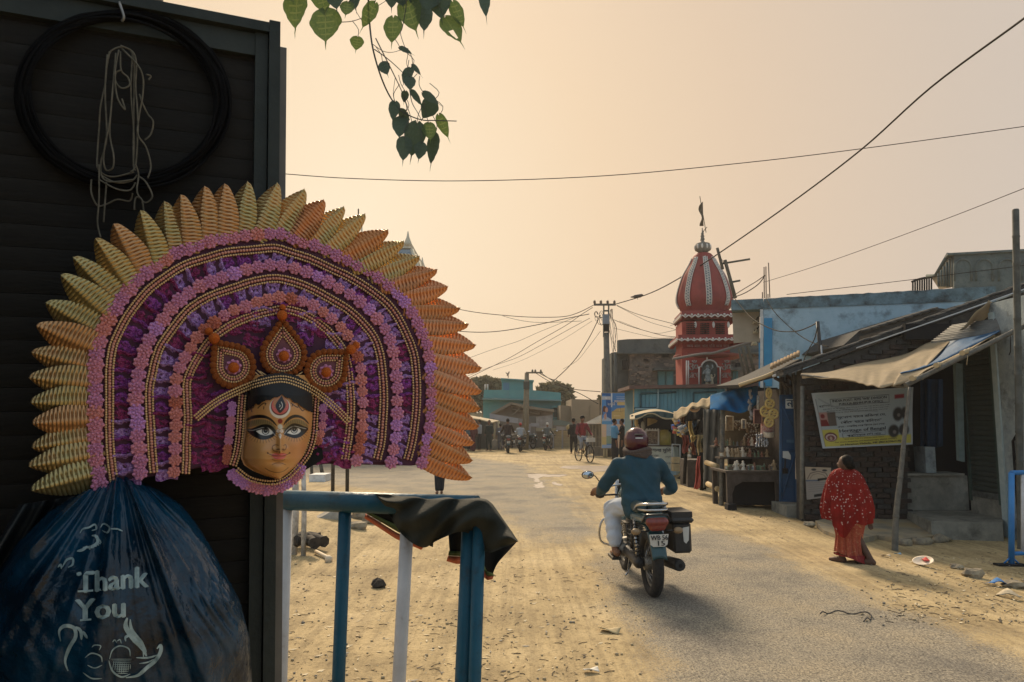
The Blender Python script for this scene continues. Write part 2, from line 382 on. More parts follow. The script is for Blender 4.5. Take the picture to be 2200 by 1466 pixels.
puddle([(1188, 1036), (1206, 1042), (1204, 1046), (1192, 1044)], 'sliver of water beside the forked puddle')
# litter and pebbles (nobody could count these)
def scatter(n, fx, fy, make, mb):
    for _ in range(n):
        p = G(R.uniform(*fx), R.uniform(*fy)); make(mb, V((p.x, p.y, gz(p.x, p.y) + .018)))
def flake(mb, p):
    l_ = R.uniform(.008, .035); w = l_ * R.uniform(.15, .5); a = R.uniform(0, PI); c = R.choice((0, 0, 1, 1, 2, 3)); h = R.uniform(.002, .012)
    ux = V((math.cos(a), math.sin(a), 0)); uy = V((-math.sin(a), math.cos(a), 0))
    mb.add([p - ux * l_ + V((0, 0, h)), p - uy * w, p + ux * l_ + V((0, 0, h * R.uniform(.2, 1.5))), p + uy * w + V((0, 0, .003)), p + V((0, 0, .004))], [(0, 1, 4), (1, 2, 4), (2, 3, 4), (3, 0, 4)], c)
def twig(mb, p):
    l_ = R.uniform(.03, .09); a = R.uniform(0, PI); ux = V((math.cos(a), math.sin(a), 0)); mb.tube([p - ux * l_ / 2, p + V((R.uniform(-.01, .01), 0, .004)), p + ux * l_ / 2], R.uniform(.0015, .003), 4, 3, False)
def pebble(mb, p):
    r = R.uniform(.004, .011) * R.choice((1, 1, 1.6)); mb.ball(p + V((0, 0, r * .3)), (r, r * R.uniform(.6, 1), r * .6), 6, 1 if R.random() < .75 else 0)
fm = [mt('litter_pale', (.62, .52, .34)), mt('litter_tan', (.40, .29, .15)), mt('litter_grey', (.30, .27, .22)), mt('litter_dark', (.07, .055, .04))]
mb = MB(); scatter(480, (600, 1320), (1230, 1475), flake, mb); scatter(260, (600, 1150), (1120, 1250), flake, mb); scatter(120, (600, 1350), (1220, 1475), twig, mb)
tag(obj('leaf_litter', mb, fm), 'dry leaf scraps and straw over the sandy earth', kind='stuff')
mb = MB(); scatter(260, (600, 1400), (1180, 1475), pebble, mb); scatter(200, (1850, 2210), (1190, 1350), pebble, mb); scatter(120, (1560, 1760), (1085, 1125), pebble, mb)
tag(obj('gravel', mb, [mt('pebble_grey', (.22, .20, .17)), mt('pebble_tan', (.42, .33, .2))]), 'loose gravel along the road edges', kind='stuff')
mb = MB(); scatter(420, (1900, 2210), (1200, 1345), flake, mb); scatter(120, (1900, 2210), (1190, 1345), twig, mb); scatter(160, (1560, 1800), (1090, 1170), flake, mb)
tag(obj('rubbish_scraps', mb, fm), 'torn scraps and dry rubbish along the right shoulder', kind='stuff')
def rock_mesh(seed, r=1.0):
    q = random.Random(seed); mb = MB(); mb.ball((0, 0, 0), r, 9); mb.v = [tuple(V(p) * q.uniform(.7, 1.15)) for p in mb.v]; return mb
stone_m = mt('rough_stone', (.16, .14, .11), (.36, .3, .2), 9, .9, .6, 25)
dark_m = mt('charred', (.018, .016, .014), (.06, .05, .04), 12, .9, .5, 30)
def lump(name, px, py, s, mats, label, cat, group=None, seed=1, dz=0):
    p = G(px, py); mb = rock_mesh(seed); mb.v = [(a * s[0], b * s[1], c * s[2]) for a, b, c in mb.v]
    for i in range(len(mb.s)): mb.s[i] = False
    o = thing(name, mb, mats, label, cat, group); o.location = (p.x, p.y, p.z + s[2] * .55 + dz); return o
lump('dung_lump', 811, 1266, (.075, .06, .07), dark_m, 'small black lump lying on the sand seen between the barrier bars', 'lump', seed=3)
lump('stone', 2055, 1222, (.09, .08, .04), stone_m, 'brown clod at the right road edge left of the blue barrier foot', 'stone', 'stones on the right shoulder', 4)
lump('stone', 2090, 1240, (.13, .1, .07), stone_m, 'biggest dark stone on the right shoulder in front of the blue barrier', 'stone', 'stones on the right shoulder', 5)
lump('stone', 2178, 1262, (.14, .1, .05), stone_m, 'earth clod at the far right below the blue barrier', 'stone', 'stones on the right shoulder', 6)
lump('stone', 1738, 1132, (.12, .09, .06), stone_m, 'small stone in the road edge in front of the brick wall', 'stone', 'stones on the right shoulder', 7)
lump('stone', 775, 1118, (.2, .16, .12), stone_m, 'grey stone at the crest of the earth mound, right of the blue bar', 'stone', 'stones on the earth mound', 8)
lump('stone', 768, 1138, (.18, .14, .08), stone_m, 'flat dark stone under the crest of the earth mound', 'stone', 'stones on the earth mound', 9)
lump('stone', 800, 1128, (.16, .12, .1), stone_m, 'small dark stone right of the crest stone on the mound', 'stone', 'stones on the earth mound', 10)
lump('sandal', 1466, 1030, (.16, .1, .07), dark_m, 'single dark shoe lying on the ground left of the red cloth', 'shoe', seed=12)
# left: kerb, charred roots, white stakes, overturned white slab
a, b = G(628, 1148), G(735, 1121); mb = MB(); dr = (b - a).normalized(); nrm = V((-dr.y, dr.x, 0))
mb.grid(lambda u, v: a.lerp(b, u) + V((0, 0, -.1 + (.27 + .03 * math.sin(u * 9)) * v)), 12, 2, 0, True, th=nrm * .16)
thing('kerb_wall', mb, mt('old_concrete', (.25, .23, .19), (.4, .36, .29), 8, .9, .5, 20), 'low broken concrete kerb on the crest of the left earth mound', 'low wall')
for k, (q, lab) in enumerate((([(622, 1172), (655, 1166), (686, 1168)], 'upper charred root lying on the mound behind the white stakes'), ([(640, 1180), (668, 1178), (697, 1186)], 'thick blunt charred root pointing right on the earth mound'), ([(630, 1195), (660, 1192), (676, 1200)], 'lowest charred root beside the pale bone-like stick'))):
    ps = [G(*z) + V((0, 0, .07 + .05 * k)) for z in q]; thing('charred_root', MB().tube(catmull(ps, 4), [.05 + .03 * math.sin(i * 1.7) ** 2 for i in range(9)], 7), dark_m, lab, 'root', 'charred roots on the mound')
ps = [G(678, 1194) + V((0, 0, .05)), G(700, 1204) + V((0, 0, .04)), G(706, 1210) + V((0, 0, .04))]
mb = MB().tube(ps, [.02, .022, .03], 6); mb.ball(ps[2], .05, 7); thing('pale_stick', mb, mt('bone', (.6, .5, .36), r=.7), 'pale knobbed stick poking out from under the charred roots', 'stick')
wood_w = mt('white_stake', (.56, .54, .50), (.3, .28, .25), 14, .8, .2, 40, dirt=(.2, .17, .12), dsc=6)
for px, yb, yt, w, lab, lean in ((631, 1193, 1018, .085, 'thicker weathered stake standing behind the corner of the barrier', 4), (652, 1197, 1002, .06, 'thin white stake right of the thicker weathered stake', 0)):
    b = G(px, yb); d = b.y; t = P(px + lean, yt, d)
    thing('stake', MB().tube([b - V((0, 0, .1)), b.lerp(t, .5) + V((.008, 0, 0)), t], [w / 2, w * .52, w * .45], 8), wood_w, lab, 'stake', 'stakes in the earth mound')
s = G(683, 1036); mb = MB().box(s + V((0, .25, .10)), (.42, .7, .2)); r_ = root('white_slab', s, 'white foam slab standing on the ground beyond the barrier, by two dark pegs', 'slab')
wpart('slab', mb, mt('foam_white', (.72, .72, .70), (.5, .5, .48), 9, .8), r_); wpart('underside', MB().box(s + V((0, .25, -.01)), (.36, .6, .05)), dark_m, r_)
for px, yb, lean, w, lab in ((670, 1023, -1, .05, 'short dark peg left of the other behind the white slab'), (693, 1021, -6, .06, 'leaning dark peg right of the other behind the white slab')):
    b = G(px, yb); thing('peg', MB().tube([b, P(px + lean, 985, b.y)], [w, w * .8], 8), mt('dark_wood', (.06, .055, .05), (.12, .11, .09), 9, .85, .3), lab, 'peg', 'pegs behind the white slab')
for px, lab in ((715, 'left of two black poles seen under the mask headdress'), (746, 'right of two black poles seen under the mask headdress')):
    b = G(px, 1062); thing('pole', MB().tube([b - V((0, 0, .1)), P(px + 2, 800, b.y)], .042, 8), mt('black_iron', (.02, .02, .02), (.05, .05, .05), 20, .5, .1), lab, 'pole', 'black poles beyond the barrier')
# litter big enough to be things
p = G(1985, 1216); mb = MB(); Mr = Mx.Rotation(math.radians(12), 3, 'X') @ Mx.Rotation(math.radians(-14), 3, 'Y')
mb.lathe([(.012, .02), (.06, .022), (.105, .046), (.115, .05), (.108, .043), (.06, .012), (.0, .01)], p + V((0, 0, .02)), 18, 0, M=Mr)
r_ = root('plate', p, 'white broken foam plate with a red scrap on the road edge', 'plate'); wpart('plate_dish', mb, mt('plate_white', (.75, .68, .58), (.6, .5, .38), 5, .6), r_)
wpart('red_scrap', MB().grid(lambda u, v: p + Mr @ V((.015 + .06 * u, -.01 + .08 * v, .052 + .008 * math.sin(5 * u + 3 * v))), 4, 4, th=(0, 0, .006)), mt('red_scrap', (.5, .06, .05)), r_)
ps = [G(1763, 1327), G(1782, 1323), G(1820, 1324), G(1866, 1327), G(1873, 1333), G(1868, 1338), G(1855, 1341)]
thing('wire_scrap', MB().tube([q + V((0, 0, .03 + .012 * math.sin(i))) for i, q in enumerate(catmull(ps, 5))], .0055, 6), mt('wire_grey', (.06, .055, .05)), 'bent piece of wire lying on the asphalt in the foreground', 'wire')
for px, py, l_, c, nm, lab, cat in ((1270, 1451, .06, (.75, .72, .64), 'paper_scrap', 'white paper scrap on the sand at the bottom edge', 'paper'), (1310, 1363, .1, (.5, .4, .22), 'dry_leaf', 'curled tan leaf on the sand at the asphalt edge', 'leaf'), (2140, 1258, .16, (.05, .2, .5), 'plastic_strip', 'blue plastic strip among the rubbish at the right edge', 'plastic'), (1929, 1196, .05, (.2, .35, .5), 'crumpled_wrapper', 'small crumpled blue wrapper right of the leaning pole foot', 'wrapper'), (1903, 1365 - 165, .07, (.5, .42, .3), 'card_scrap', 'pale card scrap beside the leaning pole foot', 'card'), (2160, 1285, .18, (.55, .47, .33), 'sack_scrap', 'pale torn sack at the far right road edge', 'sack'), (940, 1105, .08, (.6, .5, .33), 'husk', 'pale husk lying on the far side of the barrier cloth', 'husk')):
    p = G(px, py); q = R.uniform(0, 1); a = R.uniform(-.5, .5)
    mb = MB().grid(lambda u, v: p + V((math.cos(a) * (u - .5) * l_ * 1.6 - math.sin(a) * (v - .5) * l_ * .8, math.sin(a) * (u - .5) * l_ * 1.6 + math.cos(a) * (v - .5) * l_ * .8, .035 + l_ * .15 * math.sin(4 * u + q) * math.cos(3 * v))), 6, 4, th=(0, 0, .004))
    thing(nm, mb, mt('scrap_' + nm, c, tuple(x * .6 for x in c), 12), lab, cat)
# ================================================================ foreground stall wall
WA = math.radians(65); WU = V((math.sin(WA), math.cos(WA), 0)); WN = V((math.cos(WA), -math.sin(WA), 0)); UZ = V((0, 0, 1))
WE = P(600, 905, 1.6)
def PL(px, py, E, n=0.0):
    r = ray(px, py); t = ((E + WN * n - V((0, 0, CH))).dot(WN)) / r.dot(WN); return V((0, 0, CH)) + r * t
slat_m = mt('dark_slat', (.0085, .0078, .0062), (.015, .0135, .011), 5, .75, .15, 40, st=(1, 1, 5), spec=.2)
trim_m = mt('dark_green_trim', (.019, .025, .023), (.030, .037, .033), 8, .6, .15, 50, spec=.25)
r_ = root('shop_wall', (WE.x, WE.y, 0), 'dark slatted stall wall with green-black frame filling the left edge of the view', 'wall')
wtop = lambda px: 15 + .212 * (px - 350)
aR = PL(552, 905, WE); uR = (aR - WE).dot(WU); uL = -1.75
o0 = V((WE.x, WE.y, 0))
def wp(u, z, n=0.0): return o0 + WU * u + WN * n + UZ * z
zt = PL(575, wtop(575), WE).z
sh = .045; ns = int((zt - .12) / sh)
mb = MB(); ln = uR - uL
prof = [(0, -.012), (.0004, -.0006), (.010, .0008), (.022, .0012), (.034, .0008), (.0445, -.0006), (.0449, -.012)]
mb.prism([(0, -y, x) for x, y in prof], (ln, 0, 0)); slat = mb.mesh('slat', slat_m)
for i in range(ns):
    z = .1 + i * sh
    inst('slat', slat, Mx.Translation(-o0 + wp(uL, z)) @ Mx(((WU.x, -WN.x, 0, 0), (WU.y, -WN.y, 0, 0), (0, 0, 1, 0), (0, 0, 0, 1))), r_)
def wbox(u0, u1, z0, z1, n0, n1):
    ps = [wp(u0, z0, n0), wp(u1, z0, n0), wp(u1, z1, n0), wp(u0, z1, n0)]; return MB().prism(ps, WN * (n1 - n0))
u1 = (PL(578, 905, WE) - WE).dot(WU)
wpart('frame_post', wbox(uR - .003, u1 - .002, 0, zt - .002, -.02, .022), trim_m, r_)
wpart('frame_post', wbox(u1, .002, 0, zt + .006, -.03, .034), trim_m, r_)
wpart('edge_channel', wbox(.004, .022, 0, PL(604, 95, WE).z, -.09, -.012), mt('galvanised_edge', (.10, .095, .085), (.15, .14, .12), 9, .5), r_)
for k, (dy, h, n) in enumerate(((0, .022, .034), (.024, .05, .018))):
    wpart('top_rail', wbox(uL, u1 - .001, zt - dy - h, zt - dy, -.03, n), trim_m, r_)
wpart('back_sheet', wbox(uL, .0, .02, zt - .01, -.06, -.035), slat_m, r_)
r_.rotation_euler = Mx.Rotation(.0245, 3, WN).to_euler(); r_.location = r_.location + WU * (.0245 * 1.15)      # the old stall leans a little
# side wall and roof sheet out of view, added to shade the left
sw = root('shade_canopy', (-1.6, .1, 0), 'unseen dark tin roof and side wall added to shade the left of the view', 'canopy')
aa = wp(-.80, 0)
wpart('side_wall', MB().prism([aa, aa + V((-.25, -2.3, 0)), aa + V((-.25, -2.3, 2.75)), aa + V((0, 0, 2.75))], (-.05, 0, 0)), slat_m, sw)
wpart('roof_sheet', MB().grid(lambda u, v: V((-1.9 + 1.85 * u, -2.3 + 2.75 * v, 2.36 + .02 * math.sin(u * 60))), 60, 2, 0, False, th=(0, 0, .01)), trim_m, sw)
# ---------------------------------------------------------------- coil of black cable, nail, twine
hp = P
mb = MB()
for k in range(20):
    q = random.Random(k); ph = q.uniform(0, 6); pts = []
    ox, oy = q.uniform(-8, 8), q.uniform(-7, 7); sx = q.uniform(-14, 9); n0 = .018 + .012 * q.random()
    for i in range(61):
        th = 2 * PI * i / 60; r_x = 219 + sx + 4 * math.sin(2 * th + ph); r_y = 184 + sx * .8 + 4 * math.cos(3 * th + ph)
        pts.append(PL(262 + ox + r_x * math.cos(th) + 12 * math.sin(th), 212 + oy + r_y * math.sin(th), WE, n0 + .008 * math.sin(3 * th + ph)))
    mb.tube(pts, .0034, 5, 0, True, False)
thing('cable_coil', mb, mt('black_cable', (.0045, .0045, .005), r=.8, spec=.08), 'large coil of black cable hung flat on the dark stall wall', 'cable coil')
hk = [PL(256, 2, WE, .0), PL(258, 10, WE, .05), PL(266, 36, WE, .055), PL(262, 46, WE, .05)]
thing('hook', MB().tube(catmull(hk, 4), .0028, 6), mt('hook_steel', (.25, .25, .24), r=.4, met=.7), 'thin bent steel hook at the top of the stall wall above the coil', 'hook')
tw = [[(720, 340), (700, 450), (690, 560), (660, 700), (650, 850), (640, 1000), (640, 1100), (690, 1150), (760, 1160), (880, 1130)],
      [(790, 300), (870, 340), (895, 420), (890, 560), (900, 700), (905, 850), (890, 1080), (860, 1130)],
      [(800, 320), (905, 430), (940, 520), (935, 640), (915, 750), (905, 880), (960, 970), (990, 1090), (970, 1170)],
      [(890, 1080), (910, 1150), (900, 1260), (950, 1330), (1000, 1290), (960, 1200), (915, 1160)],
      [(915, 620), (940, 690), (970, 750), (1005, 800), (990, 880), (950, 920)],
      [(790, 340), (795, 460), (840, 510), (850, 560), (800, 580), (760, 540), (760, 480), (800, 460)],
      [(780, 330), (755, 480), (770, 640), (820, 720), (800, 650)],
      [(740, 600), (720, 800), (690, 950), (680, 1060), (700, 1120), (740, 1100), (745, 1020), (720, 880), (730, 700), (760, 350)],
      [(600, 1180), (600, 1270), (640, 1350), (700, 1340), (770, 1310), (850, 1320), (870, 1270)],
      [(650, 1080), (650, 1300), (640, 1460), (660, 1560)], [(700, 1180), (690, 1320), (680, 1460)],
      [(720, 350), (735, 330), (790, 310), (850, 330), (880, 400), (880, 600), (875, 1050), (890, 1120)],
      [(660, 1150), (760, 1200), (860, 1190), (900, 1150)], [(650, 1180), (760, 1240), (850, 1250), (890, 1200)],
      [(880, 1380), (890, 1300), (930, 1310), (945, 1400)], [(705, 360), (690, 600), (700, 900), (660, 1090), (700, 1190), (880, 1180)],
      [(870, 350), (860, 600), (880, 900), (875, 1090)], [(960, 490), (990, 500), (975, 525)]]
mb = MB(); q = random.Random(3)
for t_ in tw:
    n0 = .035 + q.random() * .02
    pts = catmull([PL(x / 3.055, y / 3.055, WE, n0 + q.uniform(-.006, .006)) for x, y in t_], 7)
    mb.tube(pts, .0017, 5, 0)
thing('twine_hank', mb, mt('jute', (.085, .078, .056), (.15, .135, .10), 60, .9), 'tangled hank of thin jute twine hanging inside the cable coil', 'twine')
# ================================================================ the mask
ME = P(600, 760, 1.45); PXM = 1.45 / F * 1.02
def PM(px, py, n=0.0): return PL(px, py, ME, n)
mroot = root('mask', PM(600, 1028), 'large festival mask with pink sequinned headdress, gold leaf rim and a painted three-eyed face', 'mask')
MO = mroot.location.copy()
def mpart(name, mb, mats, parent=None):
    o = obj(name, mb, mats, parent or mroot); o.location = -MO if parent is None else (0, 0, 0); return o
gold_m = mt('gold_bead', (.78, .54, .27), (.64, .42, .2), 40, .34, met=.4); copper_m = mt('copper_bead', (.60, .25, .18), (.68, .34, .26), 50, .38, met=.2)
out_arc = [(215, 1040), (208, 985), (205, 930), (205, 873), (205, 805), (206, 781), (213, 738), (225, 707), (245, 669), (262, 644), (296, 603), (336, 572), (382, 543), (434, 526), (480, 513), (537, 507), (594, 503), (636, 515), (679, 529), (722, 549), (765, 569), (808, 595), (851, 629), (879, 664), (902, 709), (918, 752), (924, 795), (926, 850), (922, 910), (914, 960), (905, 994)]
mid_arc = [(302, 1016), (298, 968), (296, 927), (293, 881), (293, 832), (301, 791), (305, 772), (319, 732), (342, 698), (368, 664), (394, 638), (437, 612), (494, 592), (537, 578), (590, 570), (636, 578), (679, 594), (722, 617), (765, 643), (799, 674), (825, 706), (840, 740), (848, 781), (853, 850), (850, 920), (846, 960), (838, 992)]
in_arc = [(374, 1014), (376, 982), (376, 941), (379, 900), (377, 859), (377, 818), (388, 785), (405, 755), (428, 721), (457, 695), (494, 672), (537, 655), (580, 644), (616, 640), (665, 654), (710, 683), (745, 720), (764, 752), (774, 800), (779, 870), (775, 930), (766, 990)]
def arc(pts, n=None, step=None):
    c = catmull([(x, y, 0) for x, y in pts], 6)
    n = n or max(2, int(plen(c) / step) + 1); return resample(c, n)
def offs(pts, d):
    out = []
    for i, p in enumerate(pts):
        t = (pts[min(i + 1, len(pts) - 1)] - pts[max(i - 1, 0)]).normalized(); out.append(p + V((-t.y, t.x, 0)) * d)
    return out
board_m = mt('maroon_board', (.05, .012, .03), (.08, .02, .05), 20, .7)
def tier(a, n, th, bottom):
    ps = [PM(p.x, p.y, n) for p in arc(a, 60)] + [PM(x, y, n) for x, y in bottom]
    return MB().prism(ps, WN * th)
mpart('headdress_board', tier(offs(arc(out_arc, 60), -6) and [(p.x, p.y) for p in offs(arc(out_arc, 60), -4)], -.018, .016, [(880, 1000), (700, 996), (660, 1000), (520, 985), (430, 1004), (330, 1022)]), board_m)
mpart('headdress_board', tier(mid_arc, -.0015, .010, [(760, 994), (660, 990), (480, 990), (380, 1010)]), board_m)
mpart('headdress_board', tier(in_arc, .009, .010, [(700, 990), (640, 985), (480, 990)]), board_m)
bk = PM(600, 700, -.02); mpart('hanging_bracket', MB().tube([bk, bk - WN * .16], .012, 6), board_m)
# gold leaves
def leaf_mesh(seed, mats):
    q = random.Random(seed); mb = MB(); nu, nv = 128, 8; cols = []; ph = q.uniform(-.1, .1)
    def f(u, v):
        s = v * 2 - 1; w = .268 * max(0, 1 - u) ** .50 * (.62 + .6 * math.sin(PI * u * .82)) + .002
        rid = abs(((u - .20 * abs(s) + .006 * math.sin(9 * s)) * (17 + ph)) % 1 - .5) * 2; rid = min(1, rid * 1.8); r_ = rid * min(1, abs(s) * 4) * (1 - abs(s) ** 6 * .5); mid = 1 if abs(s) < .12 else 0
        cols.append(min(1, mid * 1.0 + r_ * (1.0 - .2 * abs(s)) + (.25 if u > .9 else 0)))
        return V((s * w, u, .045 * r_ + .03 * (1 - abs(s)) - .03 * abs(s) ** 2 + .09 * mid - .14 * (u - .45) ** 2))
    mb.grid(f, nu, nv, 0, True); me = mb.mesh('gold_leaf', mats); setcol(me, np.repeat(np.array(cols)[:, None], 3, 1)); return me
def leaf_mat(name, c, c2):
    m = bpy.data.materials.new(name); m.use_nodes = True; t = m.node_tree; p = t.nodes['Principled BSDF']; l = t.links.new
    oi = t.nodes.new('ShaderNodeObjectInfo'); tx = t.nodes.new('ShaderNodeTexCoord'); n = t.nodes.new('ShaderNodeTexNoise'); n.inputs['Scale'].default_value = 4; l(tx.outputs['Object'], n.inputs[0])
    ad = t.nodes.new('ShaderNodeMath'); ad.operation = 'ADD'; l(n.outputs[0], ad.inputs[0]); l(oi.outputs['Random'], ad.inputs[1]); ml = t.nodes.new('ShaderNodeMath'); ml.operation = 'MULTIPLY'; ml.inputs[1].default_value = .6; l(ad.outputs[0], ml.inputs[0])
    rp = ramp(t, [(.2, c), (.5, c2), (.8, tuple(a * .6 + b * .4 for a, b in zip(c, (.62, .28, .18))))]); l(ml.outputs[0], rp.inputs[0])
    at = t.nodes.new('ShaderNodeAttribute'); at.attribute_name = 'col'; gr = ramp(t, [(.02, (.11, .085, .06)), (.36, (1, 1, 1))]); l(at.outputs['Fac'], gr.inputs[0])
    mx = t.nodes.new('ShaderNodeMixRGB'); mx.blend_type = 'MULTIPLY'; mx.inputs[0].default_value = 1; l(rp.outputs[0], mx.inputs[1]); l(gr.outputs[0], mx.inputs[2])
    l(mx.outputs[0], p.inputs['Base Color']); p.inputs['Metallic'].default_value = .72; p.inputs['Roughness'].default_value = .3
    tr = t.nodes.new('ShaderNodeBsdfTranslucent'); tr.inputs[0].default_value = (.36, .13, .045, 1); ms = t.nodes.new('ShaderNodeMixShader'); ms.inputs[0].default_value = .13
    l(p.outputs[0], ms.inputs[1]); l(tr.outputs[0], ms.inputs[2]); l(ms.outputs[0], t.nodes['Material Output'].inputs[0]); return m
lm = leaf_mat('gold_leaf_foil', (.54, .36, .14), (.46, .39, .18)); lm2 = leaf_mat('sunwarm_leaf_foil', (.54, .27, .11), (.46, .21, .09)); lms = [leaf_mesh(k, lm) for k in range(2)] + [leaf_mesh(k, lm2) for k in range(2)]  # second foil is warmer: sun glow on the right-hand leaves put in its colour
tips = [(65, 1053), (65, 1000), (70, 960), (66, 908), (69, 862), (60, 810), (67, 757), (81, 698), (99, 648), (133, 588), (160, 549), (202, 509), (248, 479), (299, 454), (351, 431), (391, 417), (440, 401), (485, 394), (537, 393), (599, 397), (653, 407), (699, 430), (736, 443), (783, 463), (831, 495), (868, 520), (905, 553), (937, 583), (965, 619), (990, 666), (1005, 701), (1021, 745), (1033, 795), (1032, 840), (1030, 880), (1026, 918), (1021, 952), (1014, 990), (1012, 1026)]
lb = arc([(225, 1012)] + out_arc[2:-2] + [(905, 975)], len(tips))
cc = offs(lb, 12)
for i, (tx_, b) in enumerate(zip(tips, cc)):
    n0 = -.004 + .0022 * (i % 2); a = PM(b.x, b.y, n0 - .004); e = PM(tx_[0] + R.uniform(-4, 4), tx_[1] + R.uniform(-3, 3), n0 + .012 + R.uniform(-.010, .010))
    y = (e - a); ln = y.length; y.normalize(); x = y.cross(WN).normalized(); z = x.cross(y).normalized()
    rot = Mx.Rotation(math.radians(-14 + R.uniform(-4, 4)), 3, y); x = rot @ x; z = rot @ z
    wd = .113 * R.uniform(.93, 1.1)
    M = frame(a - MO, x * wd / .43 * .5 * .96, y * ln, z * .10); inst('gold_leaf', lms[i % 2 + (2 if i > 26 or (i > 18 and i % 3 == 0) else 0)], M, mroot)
# rosettes
def rosette_mesh(seed, m):
    q = random.Random(seed); mb = MB(); mb.lathe([(.75, 0), (.86, .16), (.7, .33), (.3, .40)], (0, 0, 0), 12)
    for k in range(8):
        th = 2 * PI * k / 8 + q.uniform(-.1, .1); mb.ball((.74 * math.cos(th), .74 * math.sin(th), .30), (.27, .27, .22), 6)
    for k in range(5):
        th = 2 * PI * k / 5 + .3; mb.ball((.36 * math.cos(th), .36 * math.sin(th), .48), (.21, .21, .18), 6)
    mb.ball((0, 0, .52), .16, 6); return mb.mesh('rosette', m)
def ros_mat(n, c): return mt(n, c, tuple(min(1, x * 1.7) for x in c), 4, .38, .6, 7, spec=.7)
rm = {k: rosette_mesh(i, ros_mat('rosette_' + k, c)) for i, (k, c) in enumerate((('mauve', (.56, .22, .38)), ('pink', (.68, .24, .33)), ('salmon', (.74, .24, .22)), ('lilac', (.56, .26, .58)), ('brick', (.50, .15, .10))))}
def ros(px, py, r, key, n, tilt=0, nm='rosette'):
    p = PM(px, py, n) - MO; a = R.uniform(0, 6); s = r * PXM
    x = WU * math.cos(a) + UZ * math.sin(a); y = -WU * math.sin(a) + UZ * math.cos(a)
    x = (x + WN * R.uniform(-.15, .15)).normalized(); inst(nm, rm[key], frame(p, x * s, y * s, WN * s * .9), mroot)
for a, step, r, n, keys in ((out_arc, 25.5, 15.5, .0, ('mauve', 'pink', 'mauve', 'pink', 'salmon', 'mauve')), (mid_arc, 26, 15.5, .010, ('mauve', 'pink', 'mauve', 'lilac', 'pink', 'mauve')), (in_arc, 24.5, 14, .021, ('salmon', 'pink', 'salmon', 'salmon', 'brick', 'pink'))):
    ps = arc(a, step=step); N_ = len(ps)
    for i, p in enumerate(ps):
        k = keys[(i * 7 // 9) % len(keys)]
        if i > N_ * .55 and a is not in_arc and R.random() < .6: k = 'lilac' if R.random() < .5 else 'mauve'
        ros(p.x + R.uniform(-1.2, 1.2), p.y + R.uniform(-1.2, 1.2), r * R.uniform(.92, 1.1), k, n)
def beads(pts, rows, n, name='bead_string'):
    """rows: (offset px, radius px, spacing, material index)"""
    mb = MB(); base = pts
    for o_, r, sp, mi in rows:
        ps = offs(base, o_); ps = resample(ps, max(2, int(plen(ps) / sp) + 1))
        for p in ps: mb.ball(PM(p.x + R.uniform(-.3, .3), p.y + R.uniform(-.3, .3), n), r * PXM, 6, mi)
    if len(base) > 3:
        mid = sum(o_ for o_, *_ in rows) / len(rows); w = max(abs(o_ - mid) for o_, *_ in rows) + 3
        a, b = offs(base, mid - w), offs(base, mid + w); k = len(base)
        vs_ = [PM(p.x, p.y, n - .002) for p in a] + [PM(p.x, p.y, n - .002) for p in b]
        mb.add(vs_, [(i, i + 1, k + i + 1, k + i) for i in range(k - 1)], 2)
    o = mpart(name, mb, [gold_m, copper_m, board_m]); o['kind'] = 'stuff'; return o
for a, n, c in ((out_arc, .003, (23, 30.5, 38)), (mid_arc, .013, (21, 28.5, 36)), (in_arc, .023, (18, 25, 32))):
    beads(arc(a, 90), [(c[0], 2.7, 5.4, 0), (c[1], 3.5, 6.6, 1), (c[2], 2.7, 5.4, 0)], n)
# purple foil pieces
foil_m = [mt('foil_purple', (.52, .12, .56), (.13, .015, .13), 5, .2, .6, 9, met=.45, spec=.8), mt('foil_violet', (.80, .52, 1.0), (.22, .05, .30), 6, .2, .6, 10, met=.45, spec=.8), mt('foil_plum', (.52, .07, .25), (.12, .01, .065), 5, .24, .6, 9, met=.4, spec=.8)]  # bright and dark noise tones stand in for glints on the foil
def foil_mesh(seed, m):
    q = random.Random(seed); mb = MB(); bx = [(q.uniform(-.35, -.1), q.uniform(-.3, .1)), (q.uniform(.1, .35), q.uniform(-.3, .1))]; ph = [q.uniform(0, 6) for _ in range(6)]
    def f(u, v):
        x, y = u - .5, v - .5; h = .30 * math.exp(-((y - .42) / .10) ** 2) - .22 * math.exp(-((y - .2) / .13) ** 2)
        for a, b in bx: h += .34 * math.exp(-(((x - a) / .12) ** 2 + ((y - b) / .13) ** 2))
        h += .07 * math.sin(x * 17 + ph[0] + 5 * y) + .06 * math.sin(y * 23 + ph[1] + 6 * x) + .05 * math.sin(37 * (x + y) + ph[2])
        return V((x * (1 + .06 * math.sin(9 * y + ph[3])), y + .04 * math.sin(8 * x + ph[4]), h))
    mb.grid(f, 14, 14, 0, True); return mb.mesh('foil_piece', m)
fms = [foil_mesh(k, foil_m[k % 3]) for k in range(9)]
def foil(px, py, w, h, ang, n, k):
    p = PM(px, py, n) - MO; x = WU * math.cos(ang) + UZ * math.sin(ang); y = -WU * math.sin(ang) + UZ * math.cos(ang)
    inst('foil_piece', fms[k % 9], frame(p, x * w * PXM, y * h * PXM, WN * h * PXM * .62), mroot)
